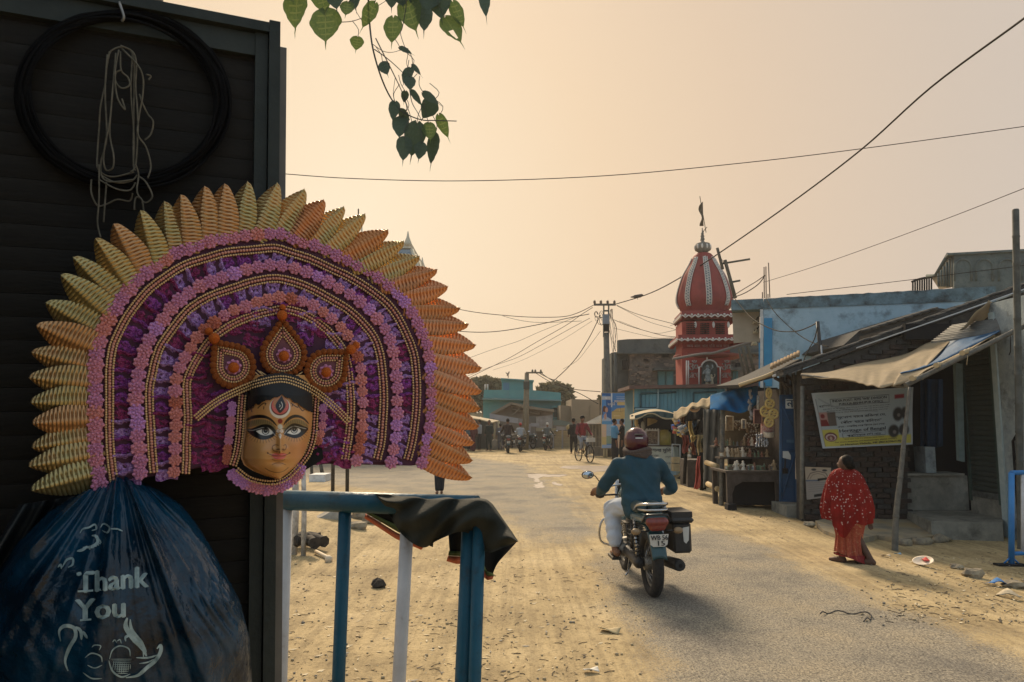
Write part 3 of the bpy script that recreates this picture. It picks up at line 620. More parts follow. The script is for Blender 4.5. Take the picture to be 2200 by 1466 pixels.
for a, o_, step, n in ((out_arc, 61, 35, -.001), (mid_arc, 56, 34, .0095)):
    ps = offs(arc(a, 120), o_); ps = resample(ps, int(plen(ps) / step))
    for i, p in enumerate(ps):
        t = (ps[min(i + 1, len(ps) - 1)] - ps[max(i - 1, 0)]); ang = math.atan2(-t.y, t.x) - PI / 2
        top = 1 - min(1, abs(p.x - 600) / 330); k = (1 if R.random() < .35 + .4 * top else (0 if R.random() < .6 else 2)) + 3 * R.randrange(3)
        foil(p.x, p.y, 42 if a is out_arc else 38, step + 3, ang, n, k)
for (x, y) in [(428, 780), (425, 830), (425, 880), (424, 930), (425, 975), (462, 915), (462, 955), (466, 990), (498, 700), (535, 690), (470, 760), (560, 680), (545, 725), (660, 690), (690, 705), (655, 720), (720, 735), (748, 790), (752, 840), (735, 880), (735, 925), (728, 965), (705, 900), (700, 940), (695, 975), (715, 860), (440, 850), (480, 860), (455, 990), (740, 985), (590, 668), (632, 672)]:
    foil(x, y, 40, 40, R.uniform(-.3, .3), .020, (2 if x < 480 else R.randrange(3)) + 3 * R.randrange(3))
# crown: three drops of orange pompoms, bead rows and centres
pom_m = mt('orange_pompom', (.48, .11, .02), (.64, .19, .03), 5, .85, .9, 9); orange_m = mt('orange_ball', (.80, .20, .02), (.60, .11, .012), 5, .8, .7, 9)
pm_ = MB().ball((0, 0, 0), 1, 10).mesh('pompom', pom_m); ob_ = MB().ball((0, 0, 0), 1, 12).mesh('orange_ball', orange_m)
def ballp(name, me, px, py, r, n):
    s = r * PXM; inst(name, me, Mx.Translation(PM(px, py, n) - MO) @ Mx.Diagonal((s, s, s, 1)), mroot)
def drop(c, a, r, n=40):
    c, a = V((*c, 0)), V((*a, 0)); d = (a - c).length; ang = math.atan2(a.y - c.y, a.x - c.x); al = math.acos(min(.99, r / d))
    pts = [a]
    for i in range(n + 1):
        th = ang + al + (2 * PI - 2 * al) * i / n; pts.append(c + V((math.cos(th), math.sin(th), 0)) * r)
    pts.append(a.copy()); return pts
plate = mt('crown_plate', (.10, .03, .05), (.16, .05, .07), 60, .6)
for c, a, r, ac in (((609, 762), (606, 688), 45, (606, 678)), ((501, 787), (462, 736), 43, (460, 727)), ((700, 797), (744, 757), 41, (754, 751))):
    C_, A_ = V((*c, 0)), V((*a, 0)); o_ = drop(c, a, r)
    mpart('crown_plate', MB().prism([PM(p.x, p.y, .030) for p in o_[:-1]], WN * .006), plate)
    ps = resample(o_, int(plen(o_) / 11.5))
    for p in ps[:-1]: ballp('pompom', pm_, p.x, p.y, 7.4, .038)
    for f_, mi, rr, sp in ((.80, 0, 2.5, 5.2), (.66, 1, 3.0, 6.0), (.54, 0, 2.3, 5.0)):
        d2 = drop(c, (C_.x + (A_.x - C_.x) * (f_ + .02), C_.y + (A_.y - C_.y) * (f_ + .02)), r * f_)
        mb = MB()
        for p in resample(d2, int(plen(d2) / sp)): mb.ball(PM(p.x, p.y, .0385), rr * PXM, 6, mi)
        o = mpart('bead_string', mb, [gold_m, copper_m]); o['kind'] = 'stuff'
    ros(c[0], c[1] + 2, 16.5, 'mauve', .034); ballp('orange_ball', ob_, c[0] + 1, c[1] + 3, 11, .046)
    ballp('orange_ball', ob_, ac[0], ac[1], 11, .046)
for x, y, r in ((607, 661, 7), (449, 712, 8), (765, 742, 8)): ballp('orange_ball', ob_, x, y, r, .036)
for p in arc([(545, 815), (575, 812), (606, 815), (640, 813), (668, 822)], step=11): ballp('pompom', pm_, p.x, p.y, 7, .036)
strand = MB()
for (x0, y0, x1, y1) in ((548, 800, 562, 813), (552, 795, 570, 812), (558, 798, 574, 808), (640, 805, 655, 815), (633, 810, 650, 800)): strand.tube([PM(x0, y0, .04), PM(x1, y1, .04)], .0012, 5)
mpart('gold_thread', strand, gold_m)
# ---------------------------------------------------------------- the painted face
ol = [(800, 545), (822, 532), (850, 528), (880, 526), (900, 527), (930, 525), (960, 520), (985, 518), (1000, 525), (1012, 543), (1022, 568), (1029, 592)]
orr = [(800, 650), (822, 664), (850, 670), (880, 671), (910, 670), (935, 666), (960, 659), (985, 648), (1005, 632), (1018, 617), (1029, 602)]
yy = lambda t: np.array([a for a, b in t]); vv = lambda t: np.array([b for a, b in t])
def face_h(X, Y):
    xl = np.interp(Y, yy(ol), vv(ol)); xr = np.interp(Y, yy(orr), vv(orr)); c = (xl + xr) / 2 + 4; w = np.maximum(xr - xl, 4)
    s = np.clip(np.abs(2 * (X - c) / w), 0, 1); top = np.clip((Y - 790) / 60, 0, 1) ** .5; bot = np.clip((1032 - Y) / 45, 0, 1) ** .5
    h = .062 * np.sqrt(np.maximum(0, 1 - s ** 2.3)) * top * (.35 + .65 * bot)
    g = lambda x, y, sx, sy: np.exp(-((X - x) / sx) ** 2 - ((Y - y) / sy) ** 2)
    ny = np.clip((Y - 912) / 58, 0, 1); ridge = np.exp(-((X - 602.5) / 6.0) ** 2) * ny ** 1.2 * (Y < 974) * .017
    h = h + ridge + g(603, 969, 7, 7) * .008 + g(592, 968, 6, 6) * .006 + g(613, 966, 5, 6) * .005
    h = h - g(570, 926, 22, 14) * .006 - g(632, 924, 17, 13) * .006 + g(560, 965, 22, 22) * .006 + g(640, 960, 16, 22) * .005
    h = h + g(599, 979, 14, 3.2) * .0045 + g(599, 985.5, 12, 3) * .005 - g(599, 994, 16, 3) * .003 + g(599, 1008, 18, 10) * .007 + g(602, 880, 40, 25) * .004
    return h + .028
st_ = .8; fx = np.arange(516, 674, st_); fy = np.arange(806, 1030.5, st_); FX, FY = np.meshgrid(fx, fy)
inside = (FX >= np.interp(FY, yy(ol), vv(ol)) - 1) & (FX <= np.interp(FY, yy(orr), vv(orr)) + 1)
FH = face_h(FX, FY)
Z7 = lambda pts: [(500 + x / 8.145, 830 + y / 8.145) for x, y in pts]
Z5 = lambda pts: [(480 + x / 5.43, 800 + y / 5.43) for x, y in pts]
class Paint:
    def __init__(s, X, Y, c): s.X, s.Y = X, Y; s.c = np.zeros(X.shape + (3,)); s.c[:] = c
    def put(s, al, c): s.c = s.c * (1 - al[..., None]) + np.array(c) * al[..., None]
    def poly(s, pts, c, soft=.9, a=1): s.put(np.clip(sdist(pts, s.X, s.Y) / soft + .5, 0, 1) * a, c)
    def disc(s, x, y, r, c, soft=.9, ry=None, a=1):
        ry = ry or r; d = (1 - np.hypot((s.X - x) / r, (s.Y - y) / ry)) * min(r, ry); s.put(np.clip(d / soft + .5, 0, 1) * a, c)
    def line(s, pts, w, c, soft=.9, a=1):
        d = np.full(s.X.shape, 1e9)
        for (x0, y0), (x1, y1) in zip(pts, pts[1:]):
            ex, ey = x1 - x0, y1 - y0; t = np.clip(((s.X - x0) * ex + (s.Y - y0) * ey) / (ex * ex + ey * ey + 1e-9), 0, 1); d = np.minimum(d, np.hypot(s.X - x0 - t * ex, s.Y - y0 - t * ey))
        s.put(np.clip((w / 2 - d) / soft + .5, 0, 1) * a, c)
def sm(pts, k=5): return [(p.x, p.y) for p in catmull([(x, y, 0) for x, y in pts], k)]
SKIN = (.54, .27, .09); BLK = (.006, .006, .008); WHT = (.72, .68, .60)
pt = Paint(FX, FY, SKIN)
hair_line = Z7([(180, 470), (240, 440), (300, 400), (370, 350), (400, 310), (460, 330), (500, 290), (570, 250), (650, 250), (720, 200), (800, 195), (850, 150), (880, 150), (930, 200), (1010, 215), (1050, 280), (1130, 300), (1170, 340), (1250, 390), (1330, 440), (1440, 460)])
pt.disc(548, 975, 26, (.47, .26, .10), 18, a=.5); pt.disc(640, 968, 22, (.60, .25, .12), 16, a=.5)
for q, al in ((Z7([(240, 640), (330, 600), (440, 575), (560, 580), (660, 620), (745, 700), (770, 790), (690, 740), (600, 690), (480, 690), (380, 700), (240, 730)]), 1), (Z7([(880, 740), (930, 660), (1010, 600), (1080, 570), (1160, 570), (1240, 605), (1325, 690), (1320, 730), (1230, 690), (1150, 660), (1060, 650), (980, 690), (900, 800)]), 1)):
    pt.poly(q, (.20, .16, .075), 2.5, .9)
for x in range(260, 740, 32): pt.line(Z7([(x, 690 - 40 * math.sin((x - 240) / 530 * 3.1)), (x - 6, 625 - 40 * math.sin((x - 240) / 530 * 3.1))]), .8, BLK, a=.8)
for x in range(910, 1310, 32): pt.line(Z7([(x, 700 - 55 * math.sin((x - 880) / 430 * 3.1)), (x + 6, 640 - 50 * math.sin((x - 880) / 430 * 3.1))]), .8, BLK, a=.8)
pt.poly(sm(Z7([(235, 575), (330, 520), (450, 500), (560, 510), (650, 550), (720, 610), (778, 695), (740, 675), (660, 605), (560, 565), (440, 560), (330, 580), (235, 610), (235, 575)])), BLK)
pt.poly(sm(Z7([(880, 695), (910, 620), (970, 550), (1050, 505), (1130, 500), (1220, 530), (1290, 590), (1340, 665), (1310, 650), (1240, 590), (1160, 555), (1080, 555), (1010, 585), (940, 640), (880, 695)])), BLK)
for cx_, cy_, x0, x1, s0, s1 in ((520, 760, 270, 720, 255, 175), (1090, 750, 920, 1300, 180, 160)):
    k = 23 if x0 < 500 else 18
    for i in range(k):
        th = math.radians(200 - 225 * i / (k - 1)) if x0 < 500 else math.radians(195 - 215 * i / (k - 1))
        dx, dy = math.cos(th), math.sin(th)
        if dy < -.05: continue
        r0, r1 = (s0, s1); pt.line(Z7([(cx_ + dx * r0 * .85, cy_ + dy * s1 * .8), (cx_ + dx * (r0 + 58), cy_ + dy * (s1 + 62))]), .85, BLK, a=.9)
pt.poly(sm(Z7([(236, 745), (330, 740), (430, 700), (520, 670), (620, 670), (700, 710), (750, 780), (745, 845), (690, 895), (600, 930), (500, 935), (400, 900), (320, 850), (262, 795), (236, 745)])), BLK)
pt.poly(sm(Z7([(890, 845), (920, 760), (980, 690), (1060, 650), (1150, 660), (1230, 690), (1318, 735), (1300, 785), (1250, 840), (1180, 890), (1090, 912), (1000, 892), (930, 865), (890, 845)])), BLK)
pt.line(Z7([(245, 765), (350, 775), (430, 752), (520, 725), (620, 730), (690, 790), (742, 860)]), 1.0, (.5, .5, .48)); pt.line(Z7([(905, 835), (950, 770), (1010, 720), (1090, 700), (1180, 722), (1285, 748)]), 1.0, (.5, .5, .48))
pt.poly(sm(Z7([(405, 785), (480, 765), (600, 738), (665, 762), (700, 825), (640, 853), (560, 862), (480, 842), (405, 785)])), WHT); pt.poly(sm(Z7([(950, 820), (1010, 770), (1080, 738), (1150, 738), (1190, 782), (1140, 833), (1060, 848), (1000, 833), (950, 820)])), WHT)
for x, y, r in ((575, 785, 66), (1075, 765, 62)):
    q = Z7([(x, y)])[0]; pt.disc(*q, r / 8.145, BLK); pt.disc(q[0], q[1] + .6, r * .72 / 8.145, WHT); pt.disc(q[0], q[1] - .8, r * .62 / 8.145, BLK); pt.disc(q[0] + .5, q[1] - 1.5, .9, (.4, .4, .4))
c7 = lambda x, y, r: (500 + x / 8.145, 830 + y / 8.145, r / 8.145)
pt.disc(*c7(826, 378, 184), WHT); pt.disc(*c7(826, 352, 160), (.10, .01, .012)); pt.disc(*c7(828, 340, 148), (.62, .12, .10)); pt.disc(*c7(828, 290, 120), (.50, .22, .09), 5)
pt.poly(sm(Z7([(860, 160), (895, 250), (925, 330), (900, 400), (825, 470), (765, 400), (750, 330), (790, 255), (860, 160)])), BLK)
for i in range(26):
    th = 2 * PI * i / 26; pt.line(Z7([(838 + 78 * math.cos(th), 345 + 100 * math.sin(th)), (838 + 108 * math.cos(th), 345 + 130 * math.sin(th))]), .6, BLK, a=.8)
pt.line(Z7([(850, 275), (870, 320), (868, 365), (830, 410)]), 1.2, WHT); pt.line(Z7([(820, 325), (832, 345), (815, 365)]), .9, WHT)
pt.poly(Z7([(768, 600), (828, 690), (888, 600), (830, 560)]), (.52, .20, .10), 4, .6); pt.disc(*c7(830, 612, 42), (.22, .01, .012)); pt.disc(*c7(830, 710, 44), (.60, .55, .42))
for x in (795, 858): pt.disc(*c7(x, 785, 27), WHT); pt.disc(*c7(x, 785, 12), SKIN)
pt.poly(sm(Z7([(826, 825), (852, 860), (832, 920), (800, 860), (826, 825)])), WHT); pt.disc(*c7(826, 860, 9), SKIN)
DK = (.06, .025, .012)
for q in ([(800, 1040), (760, 1025), (710, 1040), (690, 1080), (720, 1130), (790, 1142)], [(890, 1045), (920, 1020), (938, 1060), (920, 1110), (868, 1137)]): pt.line(sm(Z7(q)), 1.3, DK)
pt.disc(*c7(795, 1105, 36), DK, ry=1.7); pt.disc(*c7(882, 1105, 24), DK, ry=1.5)
LIP = (.60, .13, .11)
pt.poly(sm(Z7([(672, 1202), (740, 1172), (790, 1180), (815, 1193), (850, 1166), (900, 1172), (945, 1196), (900, 1262), (815, 1288), (730, 1266), (672, 1202)])), LIP)
pt.line(sm(Z7([(608, 1165), (650, 1192), (700, 1210), (760, 1218), (815, 1222), (880, 1222), (935, 1200), (970, 1187), (1002, 1165)])), 1.3, DK); pt.disc(*c7(612, 1168, 16), DK); pt.disc(*c7(996, 1168, 14), DK)
for q, w in (([(690, 1285), (760, 1306), (860, 1306), (912, 1285)], 1.0), ([(690, 1375), (750, 1346), (830, 1340), (930, 1378)], 1.0), ([(815, 1150), (818, 1170)], 1.4)): pt.line(sm(Z7(q)), w, DK)
pt.line(sm(Z5([(485, 1118), (540, 1150), (620, 1170), (700, 1155), (757, 1112)])), 1.2, DK)
for q in ([(440, 385), (480, 345), (540, 300), (580, 300), (565, 330)], [(290, 420), (330, 385), (365, 375)], [(545, 360), (540, 400)], [(1020, 295), (1080, 340), (1140, 370), (1145, 330)], [(1165, 365), (1220, 430), (1250, 410)], [(330, 410), (335, 450)], [(1045, 330), (1040, 350)]): pt.line(sm(Z7(q)), 2.0, BLK)
idx = -np.ones(FX.shape, int); sel = np.argwhere(inside); vs_ = []; cols = []
for k, (j, i) in enumerate(sel): idx[j, i] = k
def fpt(x, y, extra=0.0): return PM(x, y, float(face_h(np.array(x), np.array(y))) + extra)
# vectorised plane points
def PMv(X_, Y_, N_):
    a = (X_ - CX) / F; b = (CY - Y_) / F; rx_, ry_, rz2 = a, CP - b * SP, SP + b * CP
    e = (ME - V((0, 0, CH))).dot(WN); t = (e + N_) / (rx_ * WN.x + ry_ * WN.y); return np.stack([rx_ * t, ry_ * t, CH + rz2 * t], -1)
PV = PMv(FX, FY, FH)
A_ = idx[:-1, :-1]; B_ = idx[:-1, 1:]; C_ = idx[1:, 1:]; D_ = idx[1:, :-1]; ok = (A_ >= 0) & (B_ >= 0) & (C_ >= 0) & (D_ >= 0)
quads = np.stack([A_[ok], D_[ok], C_[ok], B_[ok]], -1)
mb = MB(); mb.v = PV[inside].tolist(); mb.f = [tuple(q) for q in quads.tolist()]; mb.m = [0] * len(mb.f); mb.s = [True] * len(mb.f)
me = mb.mesh('face', attr_mat('face_paint', .3, .6)); setcol(me, pt.c[inside]); mpart('face', me, None)
hp_ = hair_line + [(674, 845), (660, 820), (640, 808), (606, 800), (560, 808), (538, 820), (520, 845)]
hs = 2.0; hx = np.arange(518, 678, hs); hy = np.arange(798, 890, hs); HX, HY = np.meshgrid(hx, hy); hin = sdist(hp_, HX, HY) > -1.2
hin &= (HX > np.interp(HY, yy(ol), vv(ol)) - 2) & (HX < np.interp(HY, yy(orr), vv(orr)) + 2)
HH = np.maximum(face_h(HX, HY), .034) + .0035; PVh = PMv(HX, HY, HH); idh = -np.ones(HX.shape, int); idh[hin] = np.arange(hin.sum())
A_, B_, C_, D_ = idh[:-1, :-1], idh[:-1, 1:], idh[1:, 1:], idh[1:, :-1]; ok = (A_ >= 0) & (B_ >= 0) & (C_ >= 0) & (D_ >= 0)
mb = MB(); mb.v = PVh[hin].tolist(); mb.f = [tuple(q) for q in np.stack([A_[ok], D_[ok], C_[ok], B_[ok]], -1).tolist()]; mb.m = [0] * len(mb.f); mb.s = [True] * len(mb.f)
mpart('hair', mb, mt('mask_hair', (.006, .007, .008), r=.55))
# dark backing behind the face and chin
mpart('face_backing', MB().prism([PM(x, y, .0) for x, y in ((505, 1000), (520, 1030), (600, 1040), (650, 1010), (690, 985), (672, 850), (600, 800), (520, 850))], WN * .024), mt('black_felt', (.008, .008, .009), r=.9))
def brow(pts, rows, n, hgt=None):
    base = catmull([(x, y, 0) for x, y in pts], 6); mb = MB()
    for o_, r, sp, mi in rows:
        ps = offs(base, o_); ps = resample(ps, max(2, int(plen(ps) / sp)))
        for p in ps:
            h = n if not hgt else max(n, float(face_h(np.array(p.x), np.array(p.y))) + .003) if 520 < p.x < 672 else n
            mb.ball(PM(p.x, p.y, h), r * PXM, 6, mi)
    o = mpart('bead_string', mb, [gold_m, copper_m]); o['kind'] = 'stuff'
TR = [(-6.2, 2.5, 5.2, 0), (0, 2.6, 5.4, 0), (6.2, 2.5, 5.2, 0)]
brow([(422, 898), (452, 873), (480, 855), (516, 838), (554, 824), (605, 815), (646, 826), (682, 845), (719, 876), (749, 906)], TR, .046, True)
TW = [(-6.5, 2.5, 5.2, 0), (0, 3.0, 5.8, 1), (6.5, 2.5, 5.2, 0)]
brow(Z5([(222, 275), (205, 500), (190, 720), (160, 930), (115, 1080)]), TW, .040); brow(Z5([(1078, 275), (1060, 520), (1045, 740), (990, 930), (905, 1055)]), TW, .040)
brow(Z5([(165, 1135), (300, 1235), (450, 1278), (600, 1283), (740, 1232), (875, 1100)]), [(-3, 2.5, 5.2, 0), (4, 2.5, 5.2, 0)], .045)
for x, y, k in ((100, 390, 'lilac'), (92, 470, 'lilac'), (88, 560, 'pink'), (80, 640, 'mauve'), (72, 720, 'pink'), (60, 800, 'mauve'), (48, 890, 'brick'), (40, 960, 'brick'), (38, 1025, 'brick'), (1158, 420, 'lilac'), (1165, 520, 'mauve'), (1150, 620, 'pink'), (1130, 720, 'salmon'), (1105, 800, 'brick')): q = Z5([(x, y)])[0]; ros(q[0], q[1], 10, k, .034)
for x, y, k in ((110, 1195, 'lilac'), (180, 1255, 'lilac'), (250, 1300, 'lilac'), (330, 1330, 'pink'), (410, 1355, 'pink'), (500, 1375, 'mauve'), (590, 1360, 'pink'), (670, 1335, 'mauve'), (745, 1295, 'lilac'), (815, 1245, 'pink'), (870, 1185, 'pink'), (890, 1125, 'lilac')): q = Z5([(x, y)])[0]; ros(q[0], q[1], 13.5, k, .030)
# ================================================================ plastic bag below the mask
bl = [(1020, 238), (1040, 205), (1060, 170), (1100, 105), (1170, 35), (1260, -25), (1400, -70), (1560, -70), (1700, 10), (1790, 150)]
br = [(1020, 268), (1036, 300), (1050, 335), (1080, 385), (1120, 418), (1170, 450), (1230, 482), (1290, 515), (1370, 536), (1466, 542), (1600, 520), (1720, 430), (1790, 300)]
q8 = random.Random(11); rid = [(q8.uniform(-1.5, 1.5), q8.uniform(.03, .11), q8.uniform(.25, 1)) for _ in range(30)] + [(q8.uniform(-1.5, 1.5), q8.uniform(.010, .022), q8.uniform(.15, .5)) for _ in range(42)]
def bag_h(px, py):
    xl = np.interp(py, yy(bl), vv(bl)); xr = np.interp(py, yy(br), vv(br)); s = min(1, abs(2 * (px - (xl + xr) / 2) / max(xr - xl, 1)))
    t = (py - 1015) / 775; H = .015 + .125 * math.sin(PI * min(1, max(0, t)) ** .8)
    h = H * math.sqrt(max(0, 1 - s ** 2.4))
    th = math.atan2(px - 255, py - 985); rr = math.hypot(px - 255, py - 985); fade = math.exp(-rr / 800) * min(1, rr / 60)
    w = 0
    for a, sg, am in rid: w += am * math.exp(-((th - a * .9) / sg) ** 2)
    w2 = math.sin(px * .05 + 1.7 * math.sin(py * .021)) * math.sin(py * .013 + px * .017) + .5 * math.sin(px * .11 - py * .05) * math.sin(py * .03)
    cr = math.exp(-((px - 462) / 62) ** 2 - ((py - 1300) / 125) ** 2); h += .008 * cr * (abs(math.sin((px * 1.0 - py * .42) * .13 + 1.6 * math.sin(py * .035))) + .6 * abs(math.sin((px * .7 - py * .5) * .31 + 2)))
    return h + .015 * w * fade * (1 - s ** 6) + .007 * w2 * (1 - fade) * (1 - s ** 4) - .035
def bagp(px, py, e=0.0): return PM(px, py, bag_h(px, py) + e)
mb = MB(); NU, NV = 190, 110
ysb = [1020 + 770 * (v / NV) ** 1.1 for v in range(NV + 1)]
def bf(u, v):
    py = 1020 + 770 * v ** 1.1; xl = np.interp(py, yy(bl), vv(bl)); xr = np.interp(py, yy(br), vv(br)); s = (1 - math.cos(PI * u)) / 2; px = xl + (xr - xl) * s; return bagp(px, py)
mb.grid(bf, NU, NV, 0, True)
def bb(u, v):
    py = 1020 + 770 * v ** 1.1; xl = np.interp(py, yy(bl), vv(bl)); xr = np.interp(py, yy(br), vv(br)); return PM(xr - (xr - xl) * u, py, -.036 - .03 * math.sin(PI * u))
mb.grid(bb, 20, 20, 0, True)
bag_m = mt('blue_plastic_film', (.003, .042, .090), (.0015, .009, .02), 4, .2, .4, 26, spec=.4, lo=.42, hi=.6)
b_ = root('plastic_bag', PM(255, 1700), 'bulging dark blue plastic bag printed Thank You, hanging under the mask', 'bag')
wpart('bag_body', mb, bag_m, b_)
ZB = lambda x, y: (x / 3.145, 1000 + y / 3.145)
mb = MB()
def fit_text(s, x0, y0, x1, y1, bold, slope=0):
    co, fs, tw_, th_ = text_geo(s); vs_ = []
    for dx, dy in ((0, 0), (bold, 0), (-bold, 0), (0, bold * .6), (0, -bold * .6)):
        vs_ = [bagp((x0 + x1) / 2 + x / tw_ * (x1 - x0) + dx, (y0 + y1) / 2 - y / th_ * (y1 - y0) + dy + slope * x / tw_, .0018 + .0002 * dx) for x, y in co]; mb.add(vs_, fs)
def stroke(pts, w):
    c = catmull([(*ZB(x, y), 0) for x, y in pts], 6); a, b = offs(c, w / 2), offs(c, -w / 2); k = len(c)
    tp = lambda i: min(1, .25 + 3 * min(i, k - 1 - i) / k); a = [c[i] + (a[i] - c[i]) * tp(i) for i in range(k)]; b = [c[i] + (b[i] - c[i]) * tp(i) for i in range(k)]
    mb.add([bagp(p.x, p.y, .002) for p in a] + [bagp(p.x, p.y, .002) for p in b], [(i, i + 1, k + i + 1, k + i) for i in range(k - 1)])
fit_text('Thank', 167, 1224, 318, 1268, 2.4, -14); fit_text('You', 163, 1286, 268, 1330, 2.4, -8)
for sx0, sy0, sx1 in ((167, 1271, 200), (208, 1268, 228), (172, 1333, 196)):
    mb.add([bagp(sx0, sy0 - 2, .002), bagp(sx1, sy0 - 4, .002), bagp(sx1, sy0, .002), bagp(sx0, sy0 + 2, .002)], [(0, 1, 2, 3)])
for t_, w in (([(560, 555), (620, 550), (660, 520), (650, 480), (620, 475)], 7), ([(520, 580), (560, 570), (590, 545)], 6), ([(540, 460), (560, 430), (600, 420), (640, 400), (650, 430), (620, 440)], 4), ([(680, 420), (700, 395), (740, 420), (725, 455), (690, 440)], 3.5), ([(745, 430), (790, 430), (830, 445)], 3.5), ([(420, 690), (450, 640), (490, 630), (490, 670), (460, 690)], 5), ([(390, 690), (410, 670), (415, 700)], 4),
    ([(410, 1190), (400, 1120), (440, 1085), (500, 1100), (510, 1160), (470, 1230), (440, 1320), (460, 1390)], 8), ([(510, 1090), (545, 1120), (550, 1180)], 7), ([(560, 1120), (590, 1170)], 6), ([(860, 1030), (850, 1090), (900, 1170), (960, 1230), (990, 1290)], 11), ([(880, 1040), (890, 1110), (950, 1190), (990, 1260)], 7), ([(845, 1110), (880, 1150), (920, 1170)], 5), ([(850, 1190), (850, 1160), (900, 1150), (960, 1200), (970, 1300)], 6),
    ([(1060, 1240), (1085, 1215), (1085, 1260), (1050, 1320), (990, 1370), (930, 1420), (850, 1435)], 8), ([(920, 1300), (1000, 1300), (1070, 1280)], 4), ([(940, 1340), (1000, 1330), (1040, 1310)], 3), ([(740, 1310), (760, 1250), (810, 1220), (870, 1240), (880, 1290)], 3), ([(735, 1320), (760, 1390), (820, 1430), (880, 1410)], 4), ([(620, 1230), (640, 1215), (680, 1220), (670, 1250)], 2.5), ([(575, 1300), (620, 1270), (680, 1290), (690, 1330)], 3), ([(590, 1350), (640, 1370), (690, 1350)], 2.5), ([(760, 1195), (775, 1180), (790, 1200)], 2.5), ([(790, 1190), (810, 1178), (820, 1205)], 2.5), ([(560, 1400), (620, 1440), (690, 1440)], 3)):
    stroke(t_, w)
for i in range(9): x, y = 600 + 75 * math.sin(i * .3), 562 - i * 9; stroke([(x, y), (x + 6, y + 3), (x + 9, y + 8)], 2.6)
for i in range(9):
    stroke([(770 + i * 14, 1320 + 3 * i), (760 + i * 15, 1410 - abs(i - 4) * 8)], 1.3); stroke([(750 + i * 5, 1310 + i * 12), (890 - i * 3, 1310 + i * 12)], 1.3)
wpart('bag_print', mb, mt('bag_print', (.36, .48, .50), (.16, .25, .28), 45, .5), b_)
fold = MB(); 
fold.grid(lambda u, v: PM(40 + 160 * u - 190 * v * (1 - u * .35), 1085 - 25 * u + 330 * v * (1 - .35 * u), -.06 + .03 * math.sin(9 * u + 3 * v) + .02 * math.sin(21 * u)), 26, 16, th=WN * -.003)
thing('dark_sheet', fold, mt('dark_film', (.012, .016, .019), (.02, .026, .03), 8, .4, .3, 20), 'dark crumpled plastic sheet hanging behind the left side of the bag', 'sheet')
# ================================================================ near barrier and the garment on it
blue_m = mt('barrier_blue', (.006, .062, .105), (.010, .085, .14), 5, .45, .2, 40, dirt=(.012, .03, .04), dsc=7, dlo=.54, dhi=.68, spec=.3); white_m = mt('barrier_white', (.56, .57, .58), (.46, .46, .46), 9, .5, .1, 40, dirt=(.25, .2, .15), dsc=9, dlo=.6, dhi=.78)
def rail_d(px): return 2.85 - .27 * (px - 560) / 450
def rail_y(px): return 1073 + 15 * (px - 560) / 450
b0 = root('crowd_barrier', G(800, 1700), 'blue and white steel crowd barrier in the foreground with a dark garment over its end', 'barrier')
RP = lambda px: P(px, rail_y(px), rail_d(px))
def bar(mb, p0, p1, r): return mb.tube([p0, p1], r, 16)
wpart('top_rail', bar(MB(), RP(540), RP(1026), .037), blue_m, b0)
def post(xt, yt, xb, r, m, dd=0):
    d = rail_d(xt) + dd; a = P(xt, yt, d); b = P(xb, 1466, d); dirn = (b - a); q = a + dirn * ((a.z - .12) / (a.z - b.z)); return wpart('bar', bar(MB(), a, q, r), m, b0)
post(615, 1088, 603, .0235, white_m); post(742, 1085, 727, .0235, blue_m); post(877, 1085, 857, .0235, white_m)
for xt, xb, dd, w in ((1013, 996, 0, .030), (1031, 1020, -.035, .021)):
    d = rail_d(xt) + dd; a = P(xt, 1084, d); b = P(xb, 1466, d); q = a + (b - a) * (a.z / (a.z - b.z)); wpart('end_post', bar(MB(), a, q, w), blue_m, b0)
wpart('bottom_rail', bar(MB(), RP(540) - V((0.02, 0, RP(540).z - .13)), RP(1013) - V((.03, 0, RP(1013).z - .13)), .03), blue_m, b0)
wpart('foot', MB().box(RP(1000) - V((.04, 0, RP(1000).z - .02)), (.06, .6, .04)), blue_m, b0)
cl = root('garment', RP(930), 'dark green garment with orange and green striped hems draped over the barrier end', 'garment')
TT = resample([V((x, y, 0)) for x, y in ((806, 1061), (850, 1063), (900, 1066), (950, 1068), (990, 1067), (1025, 1070), (1045, 1073), (1058, 1083), (1070, 1100), (1085, 1122), (1100, 1143), (1113, 1163))], 61)
BT = catmull([(808, 1063, 0), (822, 1085, 0), (840, 1112, 0), (858, 1142, 0), (884, 1166, 0), (912, 1177, 0), (935, 1164, 0), (965, 1150, 0), (985, 1143, 0), (1006, 1146, 0), (1022, 1160, 0), (1036, 1178, 0), (1050, 1189, 0), (1075, 1180, 0), (1113, 1164, 0)], 8); BT = resample(BT, 61)
def cfold(u, v): return .024 * math.sin(u * 21 + 1.6 * v) * (.3 + v) + .014 * math.sin(u * 47 - 4 * v + 1) * v + .012 * math.sin(u * 33 + 9 * v) + .008 * math.sin(9 * v + 30 * u)
def front(u, v):
    i = u * 60; k = int(min(59, i)); t = i - k; a = TT[k].lerp(TT[k + 1], t); b = BT[k].lerp(BT[k + 1], t); q = a.lerp(b, v)
    d = rail_d(q.x) - .045 - .05 * math.sin(PI * min(1, v * 1.1)) * .9 + (.045 if v < .06 else 0) * (1 - v / .06) - cfold(u, v) - .05 * max(0, (q.x - 1035) / 80)
    return P(q.x, q.y, d)
cloth_m = mt('green_black_cloth', (.020, .024, .020), (.030, .034, .028), 12, .82, .4, 220, spec=.25)
wpart('front_fold', MB().grid(front, 90, 34, 0, True, th=(0, .006, 0)), cloth_m, cl)
